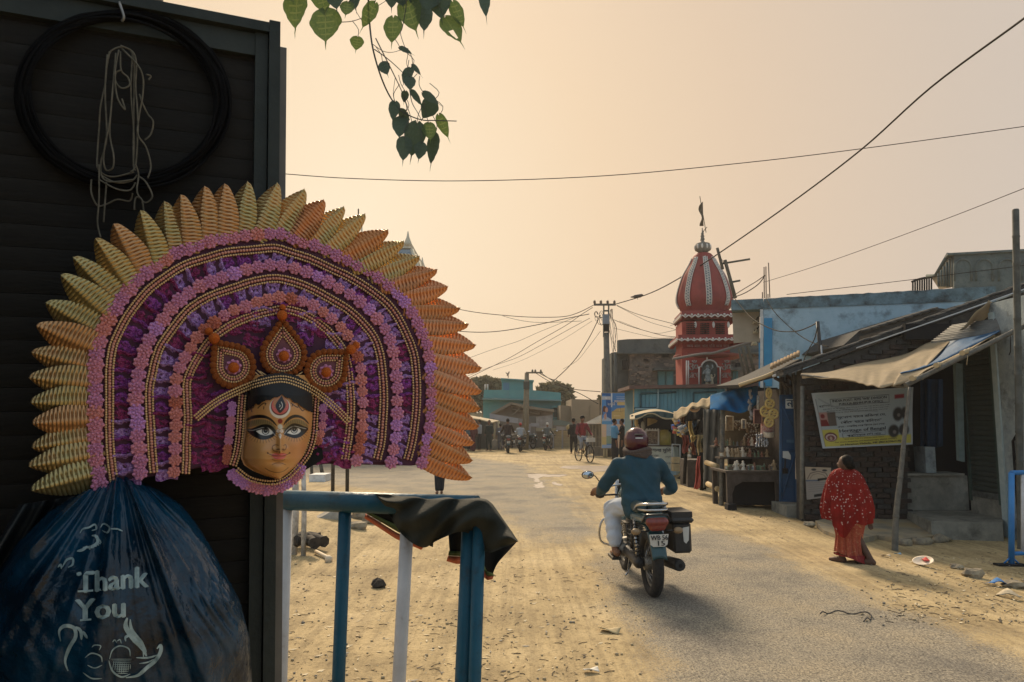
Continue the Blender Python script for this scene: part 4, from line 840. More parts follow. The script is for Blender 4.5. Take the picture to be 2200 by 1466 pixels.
hem_o = mt('hem_orange', (.55, .14, .06), (.45, .11, .05), 60, .85); hem_g = mt('hem_green', (.10, .13, .035), (.13, .16, .05), 60, .85); blk_c = mt('hem_black', (.010, .010, .010), r=.9)
def strip(name, a, b, d0, m, nn_=10, bulge=.01):
    wpart(name, MB().grid(lambda u, v: (lambda q: P(q.x, q.y, d0 + .02 * math.sin(u * 5) - bulge * math.sin(PI * v)))((resA[int(u * 30)]).lerp(resB[int(u * 30)], v)), 30, nn_, 0, True, th=(0, .005, 0)), m, cl)
def dostrip(name, a, b, d0, m, bulge=.01):
    global resA, resB
    resA = resample([V((x, y, 0)) for x, y in a], 31); resB = resample([V((x, y, 0)) for x, y in b], 31); strip(name, a, b, d0, m, 6, bulge)
dB = rail_d(880) + .075
dostrip('back_fold', [(790, 1082), (850, 1082), (940, 1082)], [(790, 1104), (862, 1146), (930, 1176)], dB, blk_c)
dostrip('green_band', [(790, 1098), (850, 1128), (905, 1158)], [(788, 1104), (856, 1144), (915, 1172)], dB - .006, hem_g, .012)
dostrip('orange_band', [(785, 1104), (850, 1144), (912, 1174)], [(783, 1114), (850, 1158), (905, 1182), (930, 1170)][:3], dB - .010, hem_o, .016)
dC = rail_d(985) + .06
dostrip('leg_lining', [(962, 1130), (1000, 1130)], [(966, 1186), (1002, 1192)], dC, blk_c); dostrip('green_band', [(964, 1184), (1000, 1186)], [(963, 1194), (1000, 1196)], dC - .006, hem_g); dostrip('orange_band', [(962, 1195), (1000, 1197)], [(959, 1206), (980, 1212), (1000, 1212)], dC - .01, hem_o, .014)
dD = rail_d(1040) - .03
dostrip('leg_lining', [(1036, 1150), (1075, 1150), (1112, 1163)], [(1040, 1232), (1058, 1236), (1067, 1212)], dD + .045, blk_c); dostrip('green_band', [(1038, 1210), (1046, 1228), (1060, 1233)], [(1038, 1222), (1046, 1238), (1061, 1238)], dD, hem_g, .006); dostrip('orange_band', [(1038, 1222), (1046, 1238), (1061, 1238)], [(1039, 1240), (1047, 1247), (1058, 1245)], dD, hem_o, .008)
# ================================================================ peepal tree (trunk behind the stall, twigs hang into the view)
tr_ = root('peepal_tree', (-2.05, 4.3, 0), 'peepal tree behind the stall with heart-shaped leaves hanging on drooping twigs', 'tree')
bark = mt('peepal_bark', (.10, .085, .07), (.22, .19, .16), 14, .9, .8, 30, st=(1, 1, .3)); twig_m = mt('twig_bark', (.045, .05, .045), (.08, .08, .07), 20, .8)
tk = [V((-2.25, 4.6, -.2)), V((-2.2, 4.5, 1.5)), V((-2.05, 4.3, 3.2)), P(322, 2, 4.2), P(318, -160, 4.1), V((-1.7, 4.0, 5.4))]
wpart('trunk', MB().tube(catmull(tk, 6), [.13 - .003 * i for i in range(31)], 12), bark, tr_)
wpart('branch', MB().tube(catmull([V((-1.7, 4.0, 5.3)), V((-1.2, 3.2, 5.0)), P(600, -420, 2.5), P(735, -190, 2.3), P(735, -20, 2.2)], 6), [.07 - .0024 * i for i in range(25)], 8), bark, tr_)
ZT = lambda x, y: (600 + x / 3.858, y / 3.858)
def zt(x, y, d): q = ZT(x, y); return P(q[0], q[1], d)
tws = [([(735, -90), (740, 30), (750, 210), (775, 400), (830, 600), (900, 770), (980, 890), (1060, 950), (1180, 995), (1290, 1000), (1470, 1005)], 9, 2.2), ([(800, 320), (870, 460), (960, 640), (1020, 770), (1080, 940), (1100, 1020)], 5.5, 2.19), ([(788, 410), (900, 490), (1030, 610), (1070, 680)], 5, 2.22),
       ([(1050, -40), (1050, 60), (1020, 230), (1005, 280), (1040, 390), (1065, 450), (1055, 520), (1070, 575)], 4.5, 2.16), ([(500, 185), (600, 178), (700, 145), (745, 120)], 4, 2.21), ([(778, 370), (860, 425), (935, 435), (1010, 415)], 3.5, 2.2), ([(1080, 740), (1100, 850), (1150, 940), (1180, 1000)], 4.5, 2.18), ([(960, 650), (945, 780), (960, 860)], 2.5, 2.2), ([(800, 60), (880, 10), (960, -60)], 3, 2.2), ([(1370, 150), (1330, 60), (1290, -60)], 3, 2.15), ([(690, 180), (640, 100), (600, 0), (560, -60)], 3, 2.2), ([(735, -80), (500, -90), (200, -80)], 6, 2.2), ([(735, -80), (1000, -110), (1400, -90), (1750, -110)], 7, 2.2)]
for pts, w, d in tws:
    c = catmull([zt(x, y, d + .03 * math.sin(y * .01)) for x, y in pts], 5); k = len(c)
    wpart('branch', MB().tube(c, [max(.0008, w / 3.858 / F * d * .95 * (1 - .5 * i / k)) for i in range(k)], 6), twig_m, tr_)
lv_m = [mt('peepal_leaf_green', (.12, .165, .042), (.065, .11, .03), 14, .45, .3, 60, spec=.5, trans=.4), mt('peepal_leaf_dark', (.035, .065, .038), (.055, .085, .052), 16, .42, .3, 60, spec=.5, trans=.16)]
vein_m = [mt('leaf_vein', (.17, .21, .07), trans=.3), mt('leaf_vein_dark', (.06, .09, .055), trans=.1)]
def pleaf(seed, m, bite=False):
    q = random.Random(seed); mb = MB(); n = 26; vs_ = []; fs = []; cup = q.uniform(-.10, .18); cv = q.uniform(-.25, .1)
    cols_ = [-1, -.55, -.035, 0, .035, .55, 1]
    for i in range(n + 1):
        t = i / n
        if t < .78: s_ = t / .78; w = .44 * (math.sin(PI * min(1, s_ ** .72 * .98 + .02)) ** .75) * (1 - .25 * s_)
        else: w = .022 * (1 - (t - .78) / .22) + .002
        w = max(w, .012) if t < .78 else w
        w *= 1 + .03 * math.sin(t * 23 + seed) * (t < .75)
        back = -.07 * (1 - t) ** 6
        for c in cols_:
            h = cup * abs(c) ** 1.3 * w * 2 + cv * (t - .4) ** 2 + (.016 * math.sin(t * 40 + 4 * abs(c)) * abs(c)) + (-.008 if abs(c) < .05 else 0)
            vs_.append(V((c * w, t * 1.0 + back * abs(c) * 1.4, h)))
    k = len(cols_)
    for i in range(n):
        for j in range(k - 1):
            if bite and .38 < i / n < .62 and j in (3, 4) : continue
            fs.append((i * k + j, i * k + j + 1, (i + 1) * k + j + 1, (i + 1) * k + j))
    mb.add(vs_, fs, 0, True)
    mb.m = [1 if (f[0] % k) in (2, 3) or (i_ // (k - 1)) % 4 == 3 and (f[0] % k) in (1, 4) and not bite else 0 for i_, f in enumerate(fs)]; return mb.mesh('leaf', [m, vein_m[m is lv_m[1]]])
plm = [[pleaf(3 * j + k, lv_m[j]) for k in range(3)] for j in range(2)]; pbite = pleaf(9, lv_m[0], True)
lv = [(150, -60, 130, 300, 225, 0), (380, 90, 385, 400, 250, 0), (330, -100, 400, 160, 170, 0), (455, -90, 480, 110, 150, 1), (570, 20, 545, 150, 112, 0), (610, -110, 640, 110, 110, 1), (790, 35, 670, 270, 120, 0), (945, 150, 930, 400, 150, 0), (650, 312, 632, 440, 108, 0), (1060, 10, 1150, 310, 200, 0), (1200, 40, 1200, 300, 140, 1), (1000, -90, 1030, 80, 150, 1), (1320, -70, 1350, 200, 190, 1), (1440, 20, 1545, 270, 110, 0), (1380, 150, 1530, 390, 160, 2), (1690, -100, 1720, 190, 95, 1), (930, -90, 930, 100, 120, 1), (1160, -110, 1120, 100, 190, 1), (1270, -110, 1215, 130, 190, 1), (40, -120, 130, 40, 150, 0),
      (1000, 395, 1120, 460, 52, 1), (855, 520, 905, 640, 92, 1), (1105, 535, 1185, 640, 40, 1), (1085, 570, 1020, 720, 100, 1), (1080, 640, 1085, 770, 92, 1), (1045, 760, 1030, 870, 62, 1), (1098, 755, 1195, 900, 52, 1), (1195, 770, 1345, 880, 66, 1), (1275, 840, 1170, 1010, 140, 1), (960, 850, 935, 1030, 88, 1), (1050, 930, 985, 1010, 110, 1), (1010, 975, 990, 1170, 128, 1), (1040, 1150, 1022, 1370, 124, 1), (1140, 1030, 1085, 1350, 165, 1), (1240, 1025, 1255, 1190, 108, 0), (1290, 1125, 1250, 1410, 108, 1), (1180, 1190, 1150, 1350, 100, 1), (1325, 960, 1415, 1180, 86, 0)]
off = tr_.location
for i, (bx, by, tx_, ty, w, kd) in enumerate(lv):
    d = 2.2 + R.uniform(-.04, .04); a = zt(bx, by, d); e = zt(tx_, ty, d + R.uniform(-.03, .03)); y = e - a; ln = y.length; y.normalize()
    z = (V((R.uniform(-.35, .35), -1, R.uniform(-.2, .35)))); z = (z - y * z.dot(y)).normalized(); x = y.cross(z)
    w_m = w / 3.858 / F * d; me = pbite if kd == 2 else plm[kd][i % 3]
    inst('leaf', me, frame(a - off, x * w_m * 1.42, y * ln * 1.06, z * ln * .55), tr_)
    if i % 2 == 0 or i > 20:      # petiole back to the nearest twig
        ps = [a, a - y * ln * .12 + V((R.uniform(-.02, .02), 0, .02)), a - y * ln * .2 + V((R.uniform(-.03, .03), 0, .045))]
        wpart('leaf_stalk', MB().tube(catmull(ps, 3), .0011, 5), twig_m, tr_)
# ================================================================ right side: brick house, awning shop, souvenir stall
def bil(c, u, v):
    """bilinear point of four world corners tl, tr, br, bl; v down"""
    return (c[0].lerp(c[1], u)).lerp(c[3].lerp(c[2], u), v)
def panel(name, quad, d, th, m, parent=None, nu=1, nv=1):
    c = [P(x, y, d) if not isinstance(d, (list, tuple)) else P(x, y, d[i]) for i, (x, y) in enumerate(quad)]
    mb = MB().prism(c[::-1], V((0, th, 0))); return wpart(name, mb, m, parent) if parent else mb
plaster = mt('old_mortar', (.035, .033, .03), (.07, .065, .056), 9, .95, .7, 22, dirt=(.025, .024, .022), dsc=2.5)
brick_m = [mt('brick_dark', (.038, .027, .023), (.058, .042, .032), 20, .92, .6, 60), mt('brick_brown', (.058, .038, .029), (.038, .030, .026), 25, .92, .6, 60), mt('brick_grey', (.050, .048, .045), (.028, .028, .027), 22, .92, .6, 60)]  # brick tones lowered to hold the awning's shade
tile_m = mt('sooty_tile', (.030, .032, .033), (.055, .053, .048), 10, .9, .5, 30); tile_l = mt('sunlit_tile', (.30, .20, .10), (.18, .12, .07), 18, .9, .5, 40)  # lighter tile tone has the sun on the stall roof edge painted in
WD = 12.6
bh = root('brick_house', (P(1722, 905, WD).x, WD, 0), 'dark brick house with a sloping tiled gable behind the woman in red', 'house')
core = [P(x, y, WD + .04) for x, y in ((1722, 1135), (1950, 1135), (1950, 748), (2200, 748), (2200, 628), (1722, 797))]
wpart('wall', MB().prism(core, (0, .22, 0)), plaster, bh)
wx0, wx1 = P(1722, 905, WD).x, P(1950, 905, WD).x
wpart('side_wall', MB().b2(wx0 + .0, wx0 + .2, WD + .27, WD + .34, -.3, 2.4), plaster, bh)
bms = []
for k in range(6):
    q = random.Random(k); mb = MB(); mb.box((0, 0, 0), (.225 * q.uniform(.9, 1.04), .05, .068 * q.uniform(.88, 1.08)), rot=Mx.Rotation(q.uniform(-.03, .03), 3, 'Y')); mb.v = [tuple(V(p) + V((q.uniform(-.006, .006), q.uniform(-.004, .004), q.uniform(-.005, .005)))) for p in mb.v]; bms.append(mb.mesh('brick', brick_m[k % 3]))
nb = 0
slope = lambda px: 797 - (px - 1722) * (797 - 628) / 478
rows = []
for r0 in range(48):
    z = -.2 + .0865 * r0; off_ = .12 * (r0 % 2)
    for c in range(20):
        x = wx0 + .115 + off_ + c * .241; px = CX + F * x / (WD * 1.0); py = 905 - (z + .035 - CH) * F / WD * 1.0
        if x > P(2190, 905, WD).x: continue
        if x > wx1 - .1 and py > 745: continue
        if py < slope(px - 17) + 9 or py > 1120: continue
        if 1752 < px < 1942 and 848 < py < 948: continue          # behind the cloth sign
        if 1735 < px < 2170 and py < 1000:
            lo_ = np.interp(px, [1735, 1842, 1940, 2000, 2065], [806, 782, 764, 738, 712]); hi_ = np.interp(px, [1735, 1830, 1880, 1950, 2000, 2100, 2170], [812, 822, 828, 826, 800, 752, 715])
            if lo_ + 6 < py < hi_ - 6: continue
        if py < 845 and R.random() < .12: continue
        rows.append((x + R.uniform(-.008, .008), z + .035))
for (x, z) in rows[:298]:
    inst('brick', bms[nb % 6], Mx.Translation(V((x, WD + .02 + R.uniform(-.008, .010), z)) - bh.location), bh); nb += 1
# tiled verge and roof slab
va, vb = P(1686, 806, WD - .08), P(2225, 615, WD - .08); vd = vb - va
wpart('roof', MB().prism([va + V((0, .05, .0)), vb + V((0, .05, .0)), vb + V((0, .05, .07)), va + V((0, .05, .07))], (0, .6, 0)), tile_m, bh)
tm_ = [MB().tube([(-.11, 0, 0), (.0, 0, .012 * k), (.11, 0, 0)], .045, 8, flat=.6).mesh('roof_tile', tile_m) for k in range(2)]
nv_ = int(vd.length / .2)
for i in range(nv_):
    for k in range(2):
        p = va.lerp(vb, (i + .5) / nv_) + V((0, .1 + .12 * k, .085 + R.uniform(-.006, .012))); d1 = vd.normalized(); inst('roof_tile', tm_[i % 2], frame(p - bh.location, d1 * R.uniform(.95, 1.1), V((0, 1, 0)), d1.cross(V((0, 1, 0))) * 1.0), bh)
wpart('verge_pipe', MB().tube([P(1840, 748, WD - .12), P(2060, 672, WD - .12), P(2200, 622, WD - .12)], .012, 6), mt('pale_pipe', (.42, .44, .45)), bh)
r2 = root('rear_roof', P(1930, 700, 17), 'second dark tiled roof rising behind the brick gable', 'roof')
wpart('roof_slab', MB().prism([P(x, y, 17) for x, y in ((1812, 742), (1846, 711), (2006, 661), (2042, 665), (2120, 640), (2120, 700), (1900, 760))][::-1], (0, 2.5, 0)), tile_m, r2)
for i in range(9):
    x = 1850 + i * 18; wpart('ridge_tile', MB().tube([P(x, 713 - i * 5.6, 16.97), P(x + 19, 708 - i * 5.6, 16.97)], .075, 8, flat=.5), tile_m, r2)
# cloth sign
sg = root('cloth_sign', P(1850, 905, WD - .12), 'large printed cloth sign with English and Bengali lettering on the brick wall', 'sign')
sc_ = [P(1743, 845, WD - .08), P(1962, 832, WD - .08), P(1960, 955, WD - .10), P(1768, 964, WD - .10)]
def sgp(x, y, e=0.0):
    u, v = (x - 1743) / 219, y / 122; p = bil(sc_, u, v); return p + V((0, -.012 * math.sin(u * 9 + v * 5) - .02 * math.sin(PI * u) * (1 - v) - e, 0))
gx, gy = np.linspace(1743, 1962, 150), np.linspace(0, 122, 84); GX, GY = np.meshgrid(gx, gy); pb = Paint(GX, GY, (.36, .40, .42))
pb.poly([(1750, 4), (1957, 3), (1957, 118), (1750, 118)], (.30, .355, .375)); pb.poly([(1750, 100), (1958, 100), (1958, 118), (1750, 118)], (.44, .40, .08))
pb.poly([(1750, 82), (1788, 82), (1788, 118), (1750, 118)], (.44, .40, .08)); pb.disc(1768, 98, 15, (.10, .03, .03), ry=10); pb.disc(1768, 99, 12, (.5, .4, .38), ry=7.5); pb.disc(1768, 100, 9, (.16, .05, .05), ry=6); pb.disc(1768, 101, 3, (.4, .3, .22), ry=4)
pb.poly([(1750, 44), (1787, 44), (1787, 74), (1750, 74)], (.10, .085, .075)); pb.poly([(1750, 44), (1768, 44), (1768, 74), (1750, 74)], (.34, .20, .18)); pb.disc(1757, 52, 5, (.16, .02, .02)); pb.poly([(1749, 74), (1751, 60), (1765, 60), (1770, 74)], (.16, .02, .02))
for x, y, rx_, ry_ in ((1928, 56, 12, 15), (1944, 54, 9, 13), (1918, 92, 13, 14), (1942, 90, 12, 13)): pb.disc(x, y, rx_, (.03, .03, .03), 4, ry=ry_); pb.disc(x + 2, y + 2, rx_ * .3, (.16, .15, .14), 2)
pb.poly([(1920, 14), (1942, 13), (1942, 22), (1920, 23)], (.20, .02, .03), 2)
for q in ([(1780, 16), (1908, 13), (1908, 29), (1780, 32), (1780, 16)], [(1796, 92), (1898, 89), (1898, 98), (1796, 101), (1796, 92)]): pb.line(q, 1.0, (.06, .07, .08))
pb.line([(1749, 14), (1750, 118)], 1, (.08, .1, .12)); pb.line([(1756, 14), (1770, 24), (1790, 34), (1830, 44), (1880, 47)], 3.0, (.22, .26, .28), 2.5)
mb = MB(); mb.add([sgp(x, y) for y in gy for x in gx], [(j * 150 + i, (j + 1) * 150 + i, (j + 1) * 150 + i + 1, j * 150 + i + 1) for j in range(83) for i in range(149)], 0, True)
me = mb.mesh('sign_cloth', attr_mat('sign_print', .55, .3)); setcol(me, pb.c.reshape(-1, 3)); o = wpart('sign_cloth', me, None, sg)
ink = mt('sign_ink', (.02, .025, .035), r=.8); mb = MB()
def sgt(s, cx_, cy_, w, h, bold=0): put_text(mb, s, (0, 0, 0), None, None, w=w, h=h, fn=lambda x, y: sgp(cx_ + x, cy_ - y - x * .02, .004), bold=bold)
sgt("INDIA POST- RMS 'WB' DIVISION", 1843, 19, 118, 5.6, .4); sgt("PURULIA-BISHNUPUR OFFICE", 1846, 27, 96, 5, .4)
for i, y in enumerate((36, 40.5, 45)): sgt('পুরুলিয়ার লোক শিল্প আর ছৌ মুখোশ ঘরে ঘরে পৌঁছে যাবে ডাকে', 1835 + i * 2, y, 150 - i * 10, 3.0)
sgt('পুরুিলয়া', 1765, 30, 26, 6); sgt('"মুেখাশ যােব রিঙলা েয,', 1843, 56, 112, 8, .5); sgt('েপৗঁেছ যােব বািড়েত"', 1842, 67, 92, 8, .5); sgt('এখন - ভারতীয় ডাক িবভাগ েমল েসবা', 1842, 76, 108, 5.5, .3)
sgt('Heritage of Bengal', 1844, 86, 108, 9, .7); sgt('পুরুিলয়ার েছৗ নাচ', 1846, 96, 82, 6.5, .4); sgt('েমলা চেল েশষ িদন পর্যন্ত েরাজ সকাল', 1846, 103.5, 96, 3.4); sgt('For more enquiries and business tips, please contact', 1850, 109, 150, 3.6, .2); sgt('or Newton Mehela, ME (8016296218)', 1860, 115, 148, 5.2, .6)
wpart('lettering', mb, ink, sg)
# paper notice below it
nt_ = root('paper_notice', P(1758, 905, WD - .1), 'torn paper notice pasted on the brick wall left of the woman in red', 'notice')
ncs = [P(1729, 1003, WD - .05), P(1785, 1005, WD - .05), P(1783, 1068, WD - .05), P(1733, 1074, WD - .05)]
gx, gy = np.linspace(0, 1, 50), np.linspace(0, 1, 60); GX, GY = np.meshgrid(gx, gy); pb = Paint(GX * 50, GY * 60, (.40, .33, .25))
pb.poly([(0, 24), (28, 24), (28, 27), (0, 27)], (.12, .14, .18)); pb.poly([(24, 22), (46, 20), (46, 24), (24, 27)], (.02, .02, .02)); pb.poly([(0, 27), (50, 27), (50, 60), (0, 60)], (.30, .27, .24)); pb.poly([(16, 52), (46, 50), (46, 56), (16, 57)], (.02, .02, .02))
pb.line([(4, 22), (10, 12), (25, 8), (40, 11), (47, 22)], 1.6, (.13, .10, .08)); pb.line([(9, 22), (14, 15), (25, 12), (36, 15), (42, 22)], 1, (.13, .10, .08)); pb.disc(17, 5, 5, (.05, .05, .05), ry=2.2); pb.disc(38, 6, 5, (.05, .05, .05), ry=2.2)
for y in (30, 34, 38, 42, 46): pb.line([(5, y), (45, y - .5)], .8, (.18, .15, .13), a=.7)
mb = MB(); mb.add([bil(ncs, x, y) + V((0, -.004 - .02 * max(0, x - .9) - .015 * max(0, .06 - y) * 10, 0)) for y in gy for x in gx], [(j * 50 + i, (j + 1) * 50 + i, (j + 1) * 50 + i + 1, j * 50 + i + 1) for j in range(59) for i in range(49)], 0, True)
me = mb.mesh('sheet', attr_mat('notice_print', .8, .2)); setcol(me, pb.c.reshape(-1, 3)); wpart('sheet', me, None, nt_)
# ---------------------------------------------------------------- recessed shop: platform, bench, shutter, pillars
conc = mt('stained_concrete', (.17, .165, .14), (.27, .26, .215), 5, .92, .4, 30, dirt=(.06, .06, .05), dsc=2.2, dlo=.5, dhi=.72)
shp = root('shop', P(2060, 905, 12.4), 'shop front with rolling shutter, dark doorway and concrete platform at the right', 'shop')
def qp(pts): return [P(*q) for q in pts]
top = [P(1938, 1083, 12.9), P(2000, 1114, 11.35), P(2153, 1114, 11.2), P(2158, 1085, 12.6)]
zt_ = .10; top = [V((p.x, p.y, zt_)) for p in top]
wpart('platform', MB().prism(top, (0, 0, -.42)), conc, shp)
wpart('bench_block', MB().b2(P(1938, 905, 12.75).x, P(2068, 905, 12.75).x, 12.72, 13.2, .104, .68), conc, shp)
wpart('bench_lip', MB().b2(P(1936, 905, 12.7).x, P(2062, 905, 12.7).x, 12.66, 13.2, .684, .72), conc, shp)
dark = mt('dark_interior', (.010, .010, .011), r=.95)  # near-black colour stands in for interior shade; dark fittings share it
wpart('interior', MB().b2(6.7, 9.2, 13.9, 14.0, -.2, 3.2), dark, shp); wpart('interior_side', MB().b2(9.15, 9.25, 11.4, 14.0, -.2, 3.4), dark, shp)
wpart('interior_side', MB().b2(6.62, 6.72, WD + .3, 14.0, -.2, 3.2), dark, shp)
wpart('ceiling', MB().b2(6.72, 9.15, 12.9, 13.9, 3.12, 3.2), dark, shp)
pl_w = mt('blue_white_wash', (.34, .39, .40), (.24, .29, .31), 6, .9, .3, 30, dirt=(.10, .11, .11), dsc=3.5, dlo=.52, dhi=.72)
SX = 7.62
shm = mt('shutter_green', (.045, .06, .054), (.032, .043, .038), 8, .55, .2, 40, dirt=(.05, .04, .03), dsc=4, dlo=.55, dhi=.75)  # shutter green darkened, with the awning's shade in the colour
y0s, y1s = F * SX / (2134 - CX), F * SX / (2076 - CX)
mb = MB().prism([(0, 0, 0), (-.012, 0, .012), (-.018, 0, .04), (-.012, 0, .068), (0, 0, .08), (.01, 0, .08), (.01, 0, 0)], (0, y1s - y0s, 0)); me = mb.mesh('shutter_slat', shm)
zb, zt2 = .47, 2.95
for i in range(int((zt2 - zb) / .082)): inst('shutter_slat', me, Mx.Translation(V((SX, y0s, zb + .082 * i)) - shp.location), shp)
wpart('shutter_bottom_bar', MB().b2(SX - .03, SX + .01, y0s, y1s, zb - .1, zb - .003), mt('shutter_bar', (.12, .13, .12), (.05, .05, .045), 14, .6, .3), shp)
grm = mt('door_frame_green', (.035, .065, .055), (.05, .08, .07), 9, .6)
wpart('shutter_guide', MB().b2(SX - .05, SX + .03, y0s - .10, y0s - .004, .3, zt2), grm, shp); wpart('shutter_guide', MB().b2(SX - .04, SX + .03, y1s + .004, y1s + .06, .3, zt2), grm, shp)
wpart('plinth', MB().b2(SX - .02, SX + .4, y0s - .1, y1s + .06, -.2, zb - .104), conc, shp)
yw = F * SX / (2147 - CX) - .02
wpart('pillar', MB().b2(SX - .06, SX + .3, 10.2, y0s - .104, -.4, 3.45), pl_w, shp)
wpart('pillar_edge', MB().b2(SX - .09, SX - .062, y0s - .24, y0s - .12, -.35, 3.3), mt('pale_turquoise', (.42, .50, .50), (.33, .41, .42), 9), shp)
wpart('pipe', MB().tube([V((SX - .10, 11.2, -.2)), V((SX - .10, 11.2, 1.3)), V((SX - .10, 11.1, 1.4))], .02, 8), dark, shp)
xq = P(2062, 905, 12.35).x
wpart('door_post', MB().prism(qp([(2053, 780, 12.35), (2068, 782, 12.35), (2073, 993, 12.35), (2061, 990, 12.35)])[::-1], (0, .08, 0)), mt('post_turquoise', (.20, .27, .27), (.15, .21, .21), 9), shp)
wpart('wall_stub', MB().b2(P(1973, 905, 12.9).x, P(1994, 905, 12.9).x, 12.74, 13.1, .724, 1.16), pl_w, shp)
wpart('beam', MB().b2(6.7, SX + .2, 12.5, 12.6, 2.98, 3.25), dark, shp)
o = thing('curtain', MB().grid(lambda u, v: P(1978 + 48 * u, 815 + 150 * v - 12 * abs(u - .5) * v, 13.0 + .05 * math.sin(u * 14) - .03 * math.sin(u * 25)), 24, 10, th=(0, .01, 0)), mt('navy_cloth', (.012, .035, .075), (.02, .05, .09), 8, .9), 'dark blue cloth hanging in the shop doorway above the bench', 'curtain')
# awning
tan_m = mt('tan_tarp', (.42, .33, .20), (.34, .27, .175), 7, .75, .3, 22, trans=.25); btarp = mt('blue_tarp', (.03, .13, .27), (.02, .09, .2), 6, .6, .3, 22, trans=.2)
aw = root('awning', P(1900, 905, 11), 'patched tan and blue tarpaulin awning stretched on bamboo over the shop platform', 'awning')
ZA = lambda x, y: V((1700 + x / 3.664, 700 + y / 3.664, 0))
def sheet(tl, bl_, d0, d1, nu, nv, amp, seed):
    a = resample(catmull([ZA(*q) for q in tl], 6), nu + 1); b = resample(catmull([ZA(*q) for q in bl_], 6), nu + 1); q = random.Random(seed); p1, p2 = q.uniform(0, 6), q.uniform(0, 6)
    def f(u, v):
        i = int(round(u * nu)); w = a[i].lerp(b[i], v); d = d0(u) + (d1(u) - d0(u)) * v
        k = amp * (.6 * math.sin(u * 23 + 6 * v + p1 + 3 * math.sin(u * 7)) * v ** 2 + .7 * math.sin(u * 61 - 12 * v + p2 + 2 * math.sin(u * 13)) * v ** 2 * sstep(.3, .7, u) - .9 * math.sin(PI * v) * 1.5); return P(w.x, w.y + k * 26, d)
    return MB().grid(f, nu, nv, 0, True, th=(0, 0, -.012))
wpart('tarp', sheet([(75, 375), (290, 362), (520, 300), (880, 228), (1060, 140), (1200, 96), (1340, 40)], [(85, 405), (300, 412), (480, 437), (600, 468), (780, 472), (930, 432), (1000, 400)], lambda u: 12.45, lambda u: 12.3 - 1.8 * min(1, u * 1.5), 72, 16, .10, 3), tan_m, aw)
wpart('blue_tarp', sheet([(840, 362), (960, 316), (1080, 240), (1220, 120), (1340, 40), (1640, 20)], [(860, 372), (1000, 340), (1160, 285), (1290, 225), (1440, 150), (1640, 40)], lambda u: 12.2, lambda u: 10.7 + .3 * u, 40, 10, .02, 5), btarp, aw)
wpart('tarp_hem', sheet([(850, 378), (1000, 350), (1160, 295), (1290, 232), (1440, 157), (1600, 70)], [(800, 470), (960, 420), (1060, 350), (1180, 300), (1300, 245), (1450, 165)], lambda u: 10.72 + .2 * u, lambda u: 10.45 + .3 * u, 40, 8, .04, 7), tan_m, aw)
bam = mt('bamboo_grey', (.15, .145, .125), (.08, .08, .07), 12, .7, .2, 30); bam_l = mt('bamboo_tan', (.46, .36, .21), (.36, .28, .16), 14, .7, .2, 40)
def bamboo(mb, a, b, r, mi=0, n=7):
    pts = []; rr = []
    for i in range(n):
        for f_, k in ((0, 1.14), (.05, 1.0), (.95, 1.0)):
            pts.append(V(a).lerp(V(b), (i + f_) / n)); rr.append(r * k)
    pts.append(V(b)); rr.append(r * .9); return mb.tube(pts, rr, 9, mi)
wpart('front_pole', bamboo(MB(), P(1945, 828, 10.45), P(2215, 694, 10.7), .036), bam, aw)
for k, (x0, y0, x1, y1) in enumerate(((950, 415, 1030, 410), (1140, 312, 1205, 303), (1345, 215, 1435, 182))):
    a, b = ZA(x0, y0), ZA(x1, y1); wpart('cross_pole', bamboo(MB(), P(a.x, a.y, 10.35), P(b.x, b.y, 10.95), .034, n=3), bam_l, aw)
wpart('rear_pole', bamboo(MB(), P(1722, 806, 12.3), P(1945, 832, 10.5), .02), bam, aw)
g_ = G(1921, 1183); lp = root('leaning_pole', g_, 'crooked bamboo prop leaning under the awning corner at the road edge', 'pole')
pts = [g_ - V((0, 0, .15)), P(1925, 1110, g_.y), P(1936, 1010, g_.y), P(1945, 920, g_.y), P(1955, 832, g_.y)]
wpart('pole_shaft', MB().tube(catmull(pts, 6), [.045 - .001 * i for i in range(25)], 9), bam, lp)
for t in (6, 11, 15, 19): c = catmull(pts, 6)[t]; wpart('node', MB().tube([c - V((0, 0, .01)), c + V((0, 0, .012))], .049 - .001 * t, 9), bam, lp)
thing('bamboo_pole', bamboo(MB(), P(2194, 1180, 10.2), P(2182, 450, 10.2), .045, 0, 12), mt('bamboo_dark', (.05, .055, .05), (.09, .095, .085), 9, .7), 'tall dark bamboo pole rising above the roofs at the right edge', 'pole')
wpart('hanging_hook', MB().tube([P(2171, 722, 10.9), P(2171, 756, 10.9), P(2168, 763, 10.9)], .007, 5), dark, aw); wpart('loose_cord', MB().tube([P(2079, 764, 10.5), P(2077, 784, 10.5)], .006, 5), bam_l, aw)
tin = root('tin_sheet', P(2100, 700, 11.6), 'corrugated tin sheet with a khaki rag on it above the blue tarp', 'sheet')
ca, cb, cc_, cd_ = P(2000, 736, 11.9), P(2046, 700, 11.9), P(2195, 678, 11.2), P(2195, 712, 11.2)
wpart('corrugated_sheet', MB().grid(lambda u, v: (cb.lerp(cc_, v)).lerp(ca.lerp(cd_, v), u) + V((0, 0, .022 * math.sin(u * 60))), 64, 2, 0, True, th=(0, 0, -.008)), mt('dull_tin', (.10, .105, .10), (.16, .16, .15), 9, .5, met=.4), tin)
wpart('khaki_rag', MB().grid(lambda u, v: P(2062 + 62 * u + 22 * v, 698 - 30 * u + (10 - 34 * u) * (1 - v) + 3 * math.sin(9 * u + 4 * v), 11.5 + .2 * v), 16, 8, th=(0, 0, -.012)), tan_m, tin)
